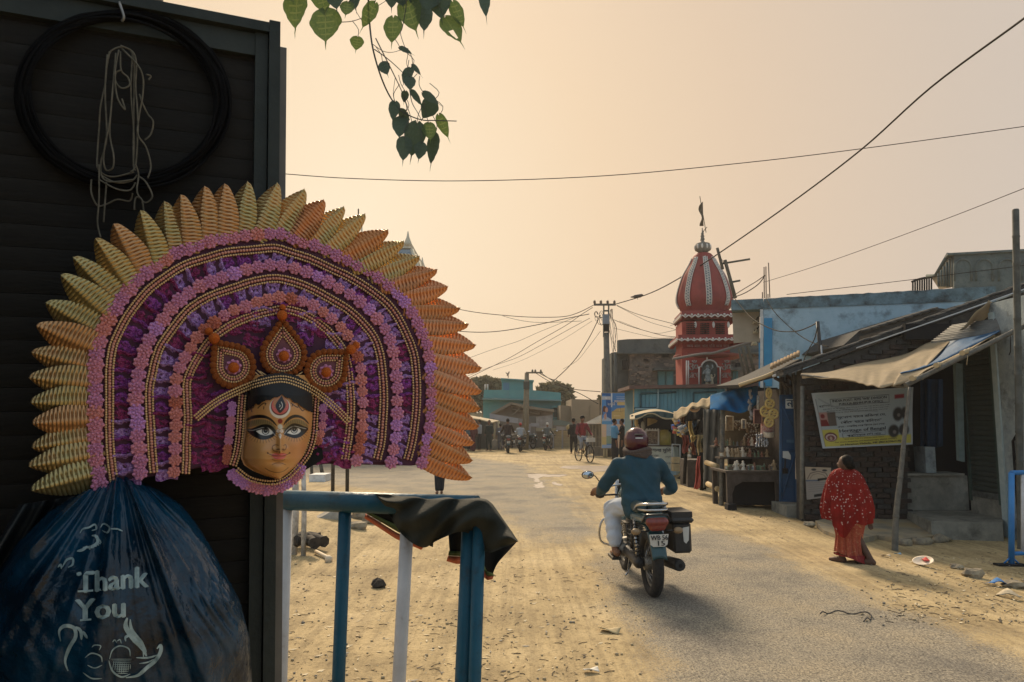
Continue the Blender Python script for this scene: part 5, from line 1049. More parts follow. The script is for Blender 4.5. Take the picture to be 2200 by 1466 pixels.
# slab of broken paving, kerb stones
pv = [G(x, y) for x, y in ((1752, 1128), (1830, 1112), (1938, 1104), (1990, 1126), (2036, 1158), (1985, 1164), (1930, 1168), (1886, 1160), (1830, 1172), (1770, 1150))]
sp_ = root('paving_slab', pv[0], 'cracked concrete apron in front of the brick wall with a broken stone edge', 'paving')
wpart('apron', MB().prism([V((p.x, p.y, gz(p.x, p.y) - .12)) for p in pv], (0, 0, .19)), mt('apron_concrete', (.20, .18, .14), (.33, .28, .19), 4, .95, .5, 22, dirt=(.36, .27, .14), dsc=1.6, dlo=.45, dhi=.65), sp_)
for k, (x0, y0, x1, y1) in enumerate(((1928, 1172, 1958, 1171), (1960, 1171, 2002, 1167), (2004, 1167, 2036, 1160))):
    a, b = G(x0, y0), G(x1, y1); mb = rock_mesh(40 + k); L_ = (b - a).length; mb.v = [(p[0] * L_ * .5, p[1] * .12, p[2] * .08) for p in mb.v]; o = wpart('stone', mb, stone_m, sp_); o.location = (a + b) / 2 - sp_.location + V((0, 0, .03)); o.rotation_euler.z = math.atan2(b.y - a.y, b.x - a.x)
# barrier at the right edge
gb = G(2172, 1216); rb = root('crowd_barrier', gb, 'blue and white steel barrier standing at the right edge beside the shop platform', 'barrier')
dB2 = gb.y; bb2 = mt('barrier_light_blue', (.03, .20, .50), (.025, .16, .42), 8, .4)
hx = lambda px, py: P(px, py, dB2)
wpart('end_post', MB().tube([hx(2173, 1214), hx(2173, 1016)], .034, 10), bb2, rb); e0 = hx(2173, 1016); dirb = V((.94, .2, 0))
wpart('top_rail', MB().tube([e0, e0 + dirb * 1.6], .03, 10), bb2, rb); e1 = hx(2173, 1190); wpart('bottom_rail', MB().tube([e1, e1 + dirb * 1.6], .025, 10), bb2, rb)
for i in range(4): q = dirb * (.17 + .3 * i); wpart('bar', MB().tube([e1 + q, e0 + q], .018, 8), white_m if i % 2 == 0 else bb2, rb)
e2 = hx(2173, 1214); wpart('foot', MB().box(e2 + V((-.02, 0, .0)), (.34, .12, .03)), dark, rb)
for s_ in (-1, 1): wpart('brace', MB().tube([e2 + V((.09 * s_, 0, .02)), hx(2173, 1196)], .01, 6), bb2, rb)
# ================================================================ buildings behind, temple, trees
def onp(px, py, A, B, n=0.0):
    """point on the vertical plane through ground points A, B, n metres towards the viewer"""
    u = V((B[0] - A[0], B[1] - A[1], 0)).normalized(); N = V((u.y, -u.x, 0))
    if N.dot(V((A[0], A[1], 0))) > 0: N = -N
    r = ray(px, py); t = ((V((A[0], A[1], 0)) + N * n - V((0, 0, CH))).dot(N)) / r.dot(N); return V((0, 0, CH)) + r * t, N
def slab(pts, A, B, n, th):
    ps = []; 
    for x, y in pts: p, N = onp(x, y, A, B, n); ps.append(p)
    return MB().prism(ps, -N * th)
def fr(pts, d, th):
    return MB().prism([P(x, y, d) for x, y in pts], (0, th, 0))
def xy(px, d): return ((px - CX) / F * d * 1.0, d)
# --- pale blue house
A, B = (5.95, 20.1), (11.8, 18.0)
pb_m = mt('pale_blue_wall', (.34, .47, .55), (.26, .385, .46), 2.2, .9, .25, 20, dirt=(.08, .10, .11), dsc=2.1, dlo=.52, dhi=.74)
par_m = mt('stained_parapet', (.15, .24, .29), (.09, .14, .16), 3.5, .92, .4, 20, dirt=(.03, .035, .035), dsc=2.8, dlo=.48, dhi=.68)
ph = root('blue_house', (*A, 0), 'pale blue flat-roofed house with stained parapet and bright blue door strip behind the stalls', 'house')
wpart('wall', slab([(1640, 1010), (1640, 662), (2140, 640), (2140, 1010)], A, B, 0, 5), pb_m, ph)
wpart('parapet', slab([(1571, 667), (1571, 645), (1640, 641.6), (1640, 664)], A, B, .03, 1.6), par_m, ph)
topl = [(1641, 664)] + [(1641 + 499 * i / 40, 641.6 - 26.3 * i / 40 + R.uniform(-1.0, 1.0)) for i in range(41)] + [(2140, 645)]
wpart('parapet', slab(topl, A, B, .03, .25), par_m, ph)
wpart('porch_wall', slab([(1576, 737), (1573, 668), (1632, 665.5), (1632, 733)], A, B, -.5, .1), mt('beige_wall', (.36, .31, .24), (.30, .26, .20), 3, .9, .2), ph)
wpart('corner_post', slab([(1633, 835), (1633, 665), (1639.5, 664.5), (1639.5, 835)], A, B, .02, .2), mt('white_post', (.55, .56, .54), (.4, .42, .42), 9), ph)
wpart('door_strip', slab([(1641, 830), (1641, 684), (1659, 683.5), (1659, 830)], A, B, .035, .03), mt('bright_blue', (.022, .19, .37), (.03, .23, .42), 5, .5), ph)
wpart('door_strip', slab([(1630, 830), (1630, 737), (1632.6, 737), (1632.6, 830)], A, B, .03, .03), mt('bright_blue', (0, 0, 0)), ph)
for x, y in ((1620, 690), (1621, 711)):
    p, N = onp(x, y, A, B, -.38); mb = MB(); mb.lathe([(.03, .1), (.05, .05), (.10, 0), (.09, .01)], p, 10, M=Mx.Rotation(math.radians(120), 3, 'Y')); mb.tube([p, onp(x + 10, y - 9, A, B, -.45)[0]], .015, 6, 1); wpart('lamp', mb, [mt('lamp_shade', (.5, .42, .28)), dark], ph)
for x0, y1, y0, dx in ((1641.5, 574, 641, .5), (1645.5, 573, 641, .6), (1651, 565, 640, 3), (1638, 628, 641, 0), (1650, 632, 641, 0)): a, _ = onp(x0 + dx, y0, A, B, -.2); b, _ = onp(x0, y1, A, B, -.2); wpart('rebar', MB().tube([a, b], .014, 5), mt('rusty_bar', (.09, .06, .04)), ph)
p, N = onp(1752, 500, A, B); 
# --- iron pole with cable at the brick house roof
r_ = root('iron_pole', P(1766, 798, 13.2), 'short black iron pole with a pale conduit rising above the brick house roof', 'pole')
wpart('pole_shaft', MB().tube([P(1767, 800, 13.2), P(1756.5, 691, 13.2)], .034, 8), mt('black_iron', (0, 0, 0)), r_); wpart('conduit', MB().tube([P(1764, 742, 13.15), P(1768.5, 798, 13.15)], .015, 6), mt('pale_pipe', (0, 0, 0)), r_)
# --- far house with arched balcony parapet
A2_, B2_ = xy(2050, 27), xy(2260, 26)
cz = mt('sooty_render', (.075, .10, .10), (.13, .155, .15), 5, .9, .4, 20, dirt=(.04, .05, .05), dsc=2.5, dlo=.5, dhi=.7)
fh = root('balcony_house', (*A2_, 0), 'grey upper storey with blind arches and slanting side above the pale blue house', 'house')
wpart('parapet', slab([(2050, 634), (2050, 547), (2260, 536), (2260, 632)], A2_, B2_, 0, .3), cz, fh)
wpart('coping', slab([(2036, 548.5), (2036, 544), (2260, 532), (2260, 537)], A2_, B2_, .12, .5), cz, fh)
wpart('wall', slab([(2050, 800), (2050, 634.5), (2260, 632.5), (2260, 800)], A2_, B2_, -.05, 4), mt('pale_wall_far', (.30, .33, .30), (.24, .27, .25), 4), fh)
for cx_ in (2069, 2115, 2164, 2212):
    rim = [(cx_ - 18, 604)] + [(cx_ + 18 * math.cos(t), 574 - 17 * math.sin(t)) for t in np.linspace(PI, 0, 11)] + [(cx_ + 18, 604)]
    wpart('arch', MB().tube([onp(x, y, A2_, B2_, .02)[0] for x, y in rim], .035, 6), cz, fh)
a = [P(2010, 596, 28.5), P(2038, 548, 27.4), P(2050, 547, 27.02), P(2050, 616, 27.02), P(2026, 620, 28)]
wpart('side_parapet', MB().prism(a, (0, .25, 0)), mt('side_render', (.26, .21, .14), (.2, .17, .12), 6, .9), fh)
for i in range(6): x = 2016 + i * 6; wpart('rib', MB().tube([P(x, 588 - i * 8, 27.9 - i * .15), P(x + 1, 616, 27.9 - i * .15)], .05, 6), cz, fh)
wpart('side_coping', MB().tube([P(1992, 593, 29), P(2010, 592, 28.4), P(2037, 546, 27.3)], .07, 6), cz, fh)
for i in range(9): x = 1961 + i * 5; wpart('baluster', MB().tube([P(x, 624, 30), P(x, 604 - 9 * math.sin(min(1, i / 6) * 1.5), 30)], .035, 5), dark, fh)
wpart('handrail', MB().tube(catmull([P(1959, 606, 30), P(1975, 600, 30), P(2003, 595, 30)], 4), .05, 6), dark, fh)
# --- old brick building
ob_m = mt('old_brick_wall', (.20, .155, .125), (.12, .11, .098), 1.6, .93, .6, 9, dirt=(.05, .05, .048), dsc=.8, dlo=.46, dhi=.66)
gr_m = mt('mouldy_concrete', (.105, .115, .108), (.065, .072, .07), 1.8, .93, .4, 10, dirt=(.03, .032, .03), dsc=1.1, dlo=.5, dhi=.7)
teal_d = mt('teal_shutter', (.035, .10, .11), (.05, .13, .14), 5, .7)
ob = root('old_brick_building', (xy(1330, 36)[0], 36, 0), 'old two-storey brick building with teal shutters behind the red temple tower', 'building')
wpart('wall', fr([(1352, 990), (1352, 757), (1640, 757), (1640, 990)], 36, 5), ob_m, ob)
wpart('parapet', fr([(1328, 757.5), (1328, 731), (1349, 729), (1470, 727), (1640, 727), (1640, 757.5)], 35.9, .4), gr_m, ob)
wpart('corner_wing', fr([(1314, 990), (1314, 758), (1351, 758), (1351, 990)], 36.3, 4), gr_m, ob)
wpart('cornice', fr([(1325, 760), (1325, 757), (1640, 757), (1640, 760)], 35.6, .3), gr_m, ob)
for x0, x1, y0, y1 in ((1413, 1447, 797, 830), (1574, 1586, 797, 830)):
    w_ = wpart('window', fr([(x0, y1), (x0, y0), (x1, y0), (x1, y1)], 35.93, .06), teal_d, ob)
    for k in (0, 1): wpart('shutter', fr([(x0 + 2 + k * (x1 - x0) / 2, y1 - 1), (x0 + 2 + k * (x1 - x0) / 2, y0 + 2), (x0 - 2 + (k + 1) * (x1 - x0) / 2, y0 + 2), (x0 - 2 + (k + 1) * (x1 - x0) / 2, y1 - 1)], 35.88, .04), mt('teal_shutter_lit', (.05, .15, .17), (.07, .18, .2), 7), w_)
    wpart('window_hood', fr([(x0 - 7, 796), (x0 - 7, 790), (x1 + 7, 789), (x1 + 7, 795)], 35.3, .6), gr_m, ob)
for x0, x1, y0, y1 in ((1424, 1438, 758.5, 768), (1337, 1350, 774, 795), (1582, 1590, 780, 788)): wpart('opening', fr([(x0, y1), (x0, y0), (x1, y0), (x1, y1)], 35.85, .1), dark, ob)
bkm = MB()
for _ in range(420):
    x, y = R.uniform(1353, 1640), R.uniform(760, 850); p = P(x, y, 35.98)
    if 1410 < x < 1450 and y > 786 or 1424 < x < 1440 and y < 770: continue
    bkm.box(p, (.22, .06, .08), R.randrange(2))
o = wpart('brick_patch', bkm, [mt('brick_far', (.24, .18, .14), (.18, .14, .115), 9), mt('brick_far_dark', (.12, .105, .09))], ob); o['kind'] = 'stuff'
wpart('drain_pipe', MB().tube([P(1322, 757, 35.8), P(1323, 850, 35.8)], .08, 7), gr_m, ob)
# --- red temple tower
red = mt('temple_red', (.36, .058, .040), (.28, .045, .034), 2.5, .72, .15, 14, dirt=(.13, .03, .025), dsc=2, dlo=.56, dhi=.8); redd = mt('temple_maroon', (.27, .046, .038), (.20, .036, .031), 3, .7, .1, 14)
wl = mt('lime_white', (.66, .60, .54), (.52, .47, .43), 8, .85); grey_b = mt('band_grey', (.20, .235, .24), (.12, .15, .16), 8, .8)
TD = 27.0; k_ = TD / F
tp = root('temple_tower', (xy(1520, TD)[0], TD, 0), 'red temple tower with bulbous ribbed dome, scalloped eaves and white painted lettering', 'temple')
tz = lambda y: P(1520, y, TD).z
tcx = xy(1518, TD)[0]
rz_ = math.radians(-5)
cxx = xy(1521, TD)[0]
tzz = lambda y: P(1520, y, TD - .85).z
def tbox(x0, x1, y0, y1, dep=1.7):
    mb = MB(); w = (x1 - x0) * (TD - .85) / F; mb.box(((x0 + x1) / 2 * 1.0 / 1 * 0 + P((x0 + x1) / 2, 800, TD - .85).x, TD, (tzz(y0) + tzz(y1)) / 2), (w, dep, abs(tzz(y0) - tzz(y1))), rz=rz_); return mb
wpart('lower_shaft', tbox(1471, 1573, 748, 960), red, tp); wpart('upper_shaft', tbox(1473, 1571, 690, 747, 1.66), red, tp)
FD = TD - .9
prof = [(0.0, 543), (18, 547), (31, 570), (45, 594), (55, 622), (59, 640), (58.5, 652), (52, 666), (49, 674), (49, 692)]
ribs = 24; mb = MB(); vs_ = []; fs = []
pr = [(V((a, b, 0))) for a, b in prof]; pr = resample(catmull(pr, 5), 30); pr = [(max(q.x, .2), q.y) for q in pr]
NA = 96
for r, y in pr:
    for j in range(NA):
        th = 2 * PI * j / NA; rr = r * k_ * (1 - .025 * (abs(math.sin(th * 8)) ** .4 < .45)); vs_.append((tcx + rr * math.cos(th), TD + rr * math.sin(th), tz(y)))
for i in range(len(pr) - 1):
    for j in range(NA): fs.append((i * NA + j, (i + 1) * NA + j, (i + 1) * NA + (j + 1) % NA, i * NA + (j + 1) % NA))
mb.add(vs_, fs, 0, True); dm = wpart('dome', mb, redd, tp)
for j in range(8):
    th = math.radians(-95 + 45 * j); mb = MB(); a = []; b = []
    sub = [q for q in pr if 552 < q[1] < 664]
    for r, y in sub:
        w = .085 if True else 0; rr = r * k_ * 1.012 + .01
        e = V((math.cos(th), math.sin(th), 0)); t = V((-math.sin(th), math.cos(th), 0)); c = V((tcx, TD, tz(y))) + e * rr; w = min(.088, .04 + r * k_ * .07); a.append(c - t * w); b.append(c + t * w)
    n = len(a); mb.add(a + b, [(i, i + 1, n + i + 1, n + i) for i in range(n - 1)], 0, True); bd = wpart('white_band', mb, grey_b, dm)
    mb = MB(); mb.tube(a, .016, 5); mb.tube(b, .016, 5)
    for i in range(0, n - 1, 1):
        c = (a[i] + b[i]) / 2; mb.tube([a[i].lerp(b[i], .15), a[min(i + 1, n - 1)].lerp(b[min(i + 1, n - 1)], .85)], .018, 4); mb.ball(c, .03, 5)
    o = wpart('band_scrollwork', mb, wl, dm)
fn_ = [(4, 548), (9, 543), (17, 538), (18, 531), (15, 524), (5, 521), (3, 518), (5, 514), (3, 511), (4.5, 508), (2.5, 505), (3.4, 502), (1.6, 500), (1.0, 490)]
wpart('finial', MB().lathe([(r * k_, tz(y)) for r, y in fn_][::-1][::-1], (tcx, TD, 0), 14), mt('finial_grey', (.13, .11, .085), (.22, .2, .17), 6), tp)
for j in range(10): th = 2 * PI * j / 10; wpart('finial_petal', MB().ball((tcx + 16.5 * k_ * math.cos(th), TD + 16.5 * k_ * math.sin(th), tz(532)), (.05, .05, .1), 6), wl, tp)
wpart('spire_rod', MB().tube([V((tcx, TD, tz(500))), P(1519, 488, TD)], .012, 5), dark, tp); wpart('spire_rod', MB().tube([V((tcx - .08, TD, tz(518))), P(1513, 494, TD)], .012, 5), dark, tp)
def eave(y0, y1, half, step, hsq, nm):
    # square chajja with hanging scallops along its four edges
    z0, z1 = tz(y0), tz(y1); h = half * k_
    e = wpart(nm, MB().box((cxx, TD, z0 - .05), (2 * h, 2 * h, .10), rz=rz_), redd, tp)
    M = Mx.Rotation(rz_, 3, 'Z'); n = int(2 * h / step)
    for sd in range(4):
        R4 = M @ Mx.Rotation(sd * PI / 2, 3, 'Z')
        for i in range(n):
            x0 = -h + 2 * h * i / n; x1 = x0 + 2 * h / n; d_ = z0 - .12 - z1
            q = [V((x0, -h - .012, z0 - .10)), V((x0, -h - .012, z0 - .10 - d_ * .25)), V(((x0 + x1) / 2, -h - .012, z1)), V((x1, -h - .012, z0 - .10 - d_ * .25)), V((x1, -h - .012, z0 - .10))]
            q = [R4 @ p + V((cxx, TD, 0)) for p in q]; nrm = R4 @ V((0, 1, 0)); wpart('scallop', MB().prism(q, nrm * .05), redd, e)
            if sd in (0, 3):
                zz = [V((x0, -h - .035, z0 - .16)), V(((x0 + x1) / 2, -h - .035, z1 + .07)), V((x1, -h - .035, z0 - .16))]; mb = MB().tube([R4 @ p + V((cxx, TD, 0)) for p in zz], .026, 5); mb.ball(R4 @ V(((x0 + x1) / 2, -h - .035, z0 - .15)) + V((cxx, TD, 0)), .045, 6); wpart('white_zigzag', mb, wl, e)
eave(676, 694, 60, .21, 0, 'upper_eave'); eave(727, 744, 70, .215, 0, 'middle_eave')
lath = [(c, tz(y)) for c, y in ((48 * k_, 775), (66 * k_, 771), (72 * k_, 767), (71 * k_, 764), (50 * k_, 760))]
wpart('round_ledge', MB().lathe(lath, (cxx, TD, 0), 32), mt('ledge_red', (.26, .06, .05), (.18, .06, .05), 4, .8), tp)
fpz = FD - .02
def tq(x, y, e=0.0): return P(x, y, fpz - e + (x - 1521) * math.tan(rz_) * 0 )
for cx_ in (1484, 1514, 1547):
    holes = MB()
    for i in range(6):
        for j in range(7): holes.box(tq(cx_ - 8 + i * 3.3, 696 + j * 4.1, .0), (.032, .04, .042))
    o = wpart('lattice_holes', holes, dark, tp); o['kind'] = 'stuff'
for cx_ in (1494, 1533, 1565): wpart('white_lozenge', MB().ball(tq(cx_, 698), (.05, .02, .12), 8), wl, tp)
wpart('niche', MB().prism([tq(x, y, .005) for x, y in [(1507, 829)] + [(1524 + 16.5 * math.cos(t), 790 - 14 * math.sin(t)) for t in np.linspace(PI, 0, 12)] + [(1541, 829)]], (0, .02, 0)), mt('niche_dark', (.045, .045, .04), (.09, .10, .09), 6), tp)
wpart('niche_frame', MB().tube([tq(x, y, .04) for x, y in [(1502, 829), (1502, 789), (1507, 788)] + [(1524 + 17 * math.cos(t), 789 - 15 * math.sin(t)) for t in np.linspace(PI, 0, 12)] + [(1542, 788), (1547, 789), (1547, 829)]], .028, 6), wl, tp)
wpart('niche_frame', MB().tube([tq(1519, 774, .04), tq(1519, 764, .04)], .028, 6), wl, tp)
for x in (1475, 1479): wpart('corner_stripe', MB().tube([tq(x, 829, .05), tq(x, 775, .05)], .025, 6), wl, tp)
st_m = mt('statue_blue', (.10, .13, .14), (.3, .32, .3), 12, .6); st_y = mt('statue_cream', (.46, .38, .25), (.30, .26, .2), 9)
stt = root('statue', tq(1524, 829, .12), 'small painted deity statue with two attendants in the arched niche of the red tower', 'statue')
def st(c, m, s=1.0):
    x, y = c; b = tq(x, y, .16); h = .62 * s; mb = MB().lathe([(.10 * s, 0), (.12 * s, .1 * h), (.085 * s, .45 * h), (.11 * s, .68 * h), (.05 * s, .78 * h)], b, 10); mb.ball(b + V((0, 0, .87 * h)), (.065 * s, .065 * s, .08 * s), 8); mb.tube([b + V((-.1 * s, 0, .68 * h)), b + V((-.17 * s, -.03, .48 * h)), b + V((-.08 * s, -.08, .5 * h))], .03 * s, 6); mb.tube([b + V((.1 * s, 0, .68 * h)), b + V((.18 * s, -.02, .85 * h)), b + V((.16 * s, -.03, 1.0 * h))], .028 * s, 6); return wpart('figure', mb, m, stt)
st((1521, 822), st_m, 1.0); st((1520, 829), st_y, .62); st((1529, 829), st_y, .66)
def ttext(s, x, y, w, h, m, nm='lettering', bold=.006):
    mb = MB(); put_text(mb, s, tq(x, y, .035), V((1, 0, 0)), V((0, 0, 1)), w=w * FD / F, h=h * FD / F, bold=bold); return wpart(nm, mb, m, tp)
ttext('রােধ', 1489, 806, 20, 12, wl); ttext('রােধ', 1560, 806, 20, 12, wl); ttext('জয় রাম নাম হির হের হের', 1521, 743, 92, 9, mt('faded_pink', (.42, .27, .24)))
ttext('ॐ', 1489, 785, 21, 22, wl, 'white_om', .012); ttext('ॐ', 1559, 785, 21, 22, wl, 'white_om', .012)
fl = root('pennant', P(1515, 488, TD), 'small dark pennant on a thin leaning rod at the temple top', 'flag')
wpart('rod', MB().tube([P(1517, 500, TD - .1), P(1503.5, 422, TD - .1)], .014, 5), mt('rod_brown', (.12, .09, .06)), fl)
wpart('cloth', MB().grid(lambda u, v: P(1503 + 7 * u * (1 - v * .2) - 3 * (1 - u) * math.sin(v * 8) + 3 * v, 441 + 45 * v - 8 * u * (1 - v), TD - .1 + .1 * math.sin(v * 7)), 6, 10, th=(0, .01, 0)), mt('pennant_cloth', (.13, .10, .06), (.09, .07, .05), 20), fl)
# scaffolding bamboo by the temple
bd_ = mt('bamboo_dark_far', (.13, .11, .075), (.09, .08, .06), 9)
for pts, r, lab in (([(1541, 533), (1553, 579)], .05, 'upper bamboo stick leaning on the right flank of the dome'), ([(1557.5, 559), (1580, 641)], .06, 'thick bamboo stick leaning beside the dome above the porch'), ([(1549, 567), (1611, 557)], .035, 'long thin cross stick beside the dome'), ([(1569, 607), (1590, 603)], .035, 'short cross stick near the dome shoulder'), ([(1596, 746), (1615, 830)], .05, 'middle bamboo prop slanting behind the stall roof'), ([(1606, 742), (1625, 820)], .05, 'right bamboo prop slanting behind the stall roof'), ([(1587, 750), (1605, 830)], .035, 'left thin bamboo prop slanting behind the stall roof')):
    thing('bamboo_stick', MB().tube([P(x, y, 24.5) for x, y in pts], r, 7), bd_, lab, 'stick', 'bamboo sticks round the temple')
hb = root('lamp_pole', P(1530, 760, 24.6), 'long grey bamboo with a cone lamp at its end across the temple front', 'lamp')
wpart('pole_shaft', MB().tube(catmull([P(x, y, 24.6) for x, y in ((1445, 772), (1506, 761), (1532, 759), (1579, 745), (1612, 736))], 5), .045, 7), mt('bamboo_ash', (.24, .2, .17), (.17, .15, .13), 12), hb)
wpart('lamp_shade', MB().lathe([(.03, .16), (.07, .1), (.13, 0), (.11, .01)], P(1617, 736, 24.6), 12, M=Mx.Rotation(math.radians(115), 3, 'Y')), mt('lamp_shade', (0, 0, 0)), hb)
# --- teal wooden cabin in front of the temple
tw_m = mt('teal_planks', (.15, .33, .39), (.11, .26, .31), 4, .8, .2, 20, st=(1, 1, .15), dirt=(.04, .08, .09), dsc=3, dlo=.55, dhi=.75); rust = mt('rust_edge', (.17, .095, .075), (.11, .07, .06), 6)
CD = 24.2; cb_ = root('timber_cabin', (xy(1360, CD)[0], CD, 0), 'teal painted plank cabin with a rusty roof edge below the red temple tower', 'cabin')
wpart('wall', fr([(1362, 980), (1362, 835), (1640, 832), (1640, 980)], CD + .05, 2), mt('teal_dark', (.045, .11, .13)), cb_)
bw = 8.2; i = 0
x = 1363.0; pm_b = None
while x < 1640:
    w = bw * R.uniform(.9, 1.05); wpart('plank', fr([(x, 890), (x, 836), (x + w - .6, 836), (x + w - .6, 890)], CD + R.uniform(-.012, .012), .04), tw_m, cb_); x += w
wpart('roof', fr([(1352, 836), (1352, 829), (1640, 823), (1640, 831)], CD - .25, 2.6), rust, cb_)
sd_ = [P(1361, 886, CD), P(1361, 836, CD), P(1351.5, 838, CD + 2.4), P(1351.5, 886, CD + 2.4)]
wpart('side_wall', MB().prism(sd_, (.06, 0, 0)), mt('sunlit_side', (.40, .31, .17), (.3, .24, .14), 8), cb_); wpart('side_window', MB().prism([p + V((-.03, 0, 0)) for p in (P(1358.5, 868, CD + .6), P(1358.5, 846, CD + .6), P(1355, 847, CD + 1.5), P(1355, 868, CD + 1.5))], (.02, 0, 0)), dark, cb_)  # golden sunlight on the left side put into the wall colour
for q in ([(1376, 846), (1453, 843)], [(1376, 847), (1376, 877)], [(1490, 844), (1540, 842)], [(1490, 845), (1490, 872)], [(1362, 877.5), (1412, 876)]): wpart('frame_batten', MB().tube([P(a, b, CD - .04) for a, b in q], .028, 4), mt('teal_dark', (0, 0, 0)), cb_)
wpart('pipe', MB().tube(catmull([P(x, y, CD - .08) for x, y in ((1414, 836), (1414, 870), (1412, 877), (1405, 879), (1365, 879.5))], 4), .025, 6), mt('pipe_pale_teal', (.3, .42, .44)), cb_)
# --- distant teal house, hut and shop row
hzc = lambda c, k=.06: tuple(x * (1 - k) + y * k for x, y in zip(c, (.75, .58, .4)))  # mixes distance haze into the base colours of far surfaces
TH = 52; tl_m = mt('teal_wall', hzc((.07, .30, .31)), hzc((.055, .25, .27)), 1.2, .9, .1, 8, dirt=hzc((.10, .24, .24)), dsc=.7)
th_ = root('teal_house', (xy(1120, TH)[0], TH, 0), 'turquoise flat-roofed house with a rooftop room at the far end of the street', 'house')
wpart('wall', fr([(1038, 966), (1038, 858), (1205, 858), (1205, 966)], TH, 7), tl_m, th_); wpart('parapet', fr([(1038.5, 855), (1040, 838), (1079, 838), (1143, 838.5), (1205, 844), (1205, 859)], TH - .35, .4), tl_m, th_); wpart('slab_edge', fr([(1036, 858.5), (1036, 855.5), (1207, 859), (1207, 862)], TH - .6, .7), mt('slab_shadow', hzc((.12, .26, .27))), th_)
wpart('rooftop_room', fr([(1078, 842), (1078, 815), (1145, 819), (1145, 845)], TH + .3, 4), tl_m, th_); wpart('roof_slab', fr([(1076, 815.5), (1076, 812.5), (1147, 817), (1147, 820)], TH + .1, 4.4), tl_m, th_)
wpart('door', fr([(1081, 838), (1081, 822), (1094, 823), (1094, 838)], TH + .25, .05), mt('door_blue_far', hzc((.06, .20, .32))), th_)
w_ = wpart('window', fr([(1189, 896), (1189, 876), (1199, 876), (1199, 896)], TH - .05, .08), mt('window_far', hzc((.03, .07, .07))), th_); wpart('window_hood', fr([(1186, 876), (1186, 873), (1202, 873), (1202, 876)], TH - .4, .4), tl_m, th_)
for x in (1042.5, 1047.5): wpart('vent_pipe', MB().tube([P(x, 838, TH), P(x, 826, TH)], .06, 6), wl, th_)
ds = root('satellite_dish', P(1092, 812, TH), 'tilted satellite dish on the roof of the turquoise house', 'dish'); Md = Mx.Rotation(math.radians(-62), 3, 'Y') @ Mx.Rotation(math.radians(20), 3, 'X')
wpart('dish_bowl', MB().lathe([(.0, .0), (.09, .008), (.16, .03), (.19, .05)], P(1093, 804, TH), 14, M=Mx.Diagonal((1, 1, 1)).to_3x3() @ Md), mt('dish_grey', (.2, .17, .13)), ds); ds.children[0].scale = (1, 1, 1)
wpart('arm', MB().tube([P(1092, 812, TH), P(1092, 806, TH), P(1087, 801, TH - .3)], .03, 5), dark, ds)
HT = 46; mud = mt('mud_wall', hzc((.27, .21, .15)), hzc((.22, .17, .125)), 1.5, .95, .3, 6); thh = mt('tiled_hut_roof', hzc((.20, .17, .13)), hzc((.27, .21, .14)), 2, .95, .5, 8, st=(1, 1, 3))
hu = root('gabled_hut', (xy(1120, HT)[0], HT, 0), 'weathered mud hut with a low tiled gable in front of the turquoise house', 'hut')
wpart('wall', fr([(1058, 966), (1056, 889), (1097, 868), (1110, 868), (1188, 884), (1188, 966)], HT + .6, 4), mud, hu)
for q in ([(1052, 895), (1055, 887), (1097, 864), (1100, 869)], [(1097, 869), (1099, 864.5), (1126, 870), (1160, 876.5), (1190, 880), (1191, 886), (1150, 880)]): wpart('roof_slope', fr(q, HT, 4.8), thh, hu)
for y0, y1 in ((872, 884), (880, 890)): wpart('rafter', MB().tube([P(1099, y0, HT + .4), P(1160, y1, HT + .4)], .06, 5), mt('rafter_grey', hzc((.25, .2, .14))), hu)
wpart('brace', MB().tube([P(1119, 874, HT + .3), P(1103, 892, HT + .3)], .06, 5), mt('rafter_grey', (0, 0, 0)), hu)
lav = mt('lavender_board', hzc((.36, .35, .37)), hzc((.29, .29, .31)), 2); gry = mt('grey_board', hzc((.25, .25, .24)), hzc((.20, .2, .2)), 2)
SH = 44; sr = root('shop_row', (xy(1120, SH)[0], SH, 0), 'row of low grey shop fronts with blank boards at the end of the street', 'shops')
wpart('front_wall', fr([(1050, 967), (1050, 905), (1240, 905), (1240, 967)], SH + 1.2, 1), mt('shop_shade', hzc((.12, .11, .10), .1)), sr)
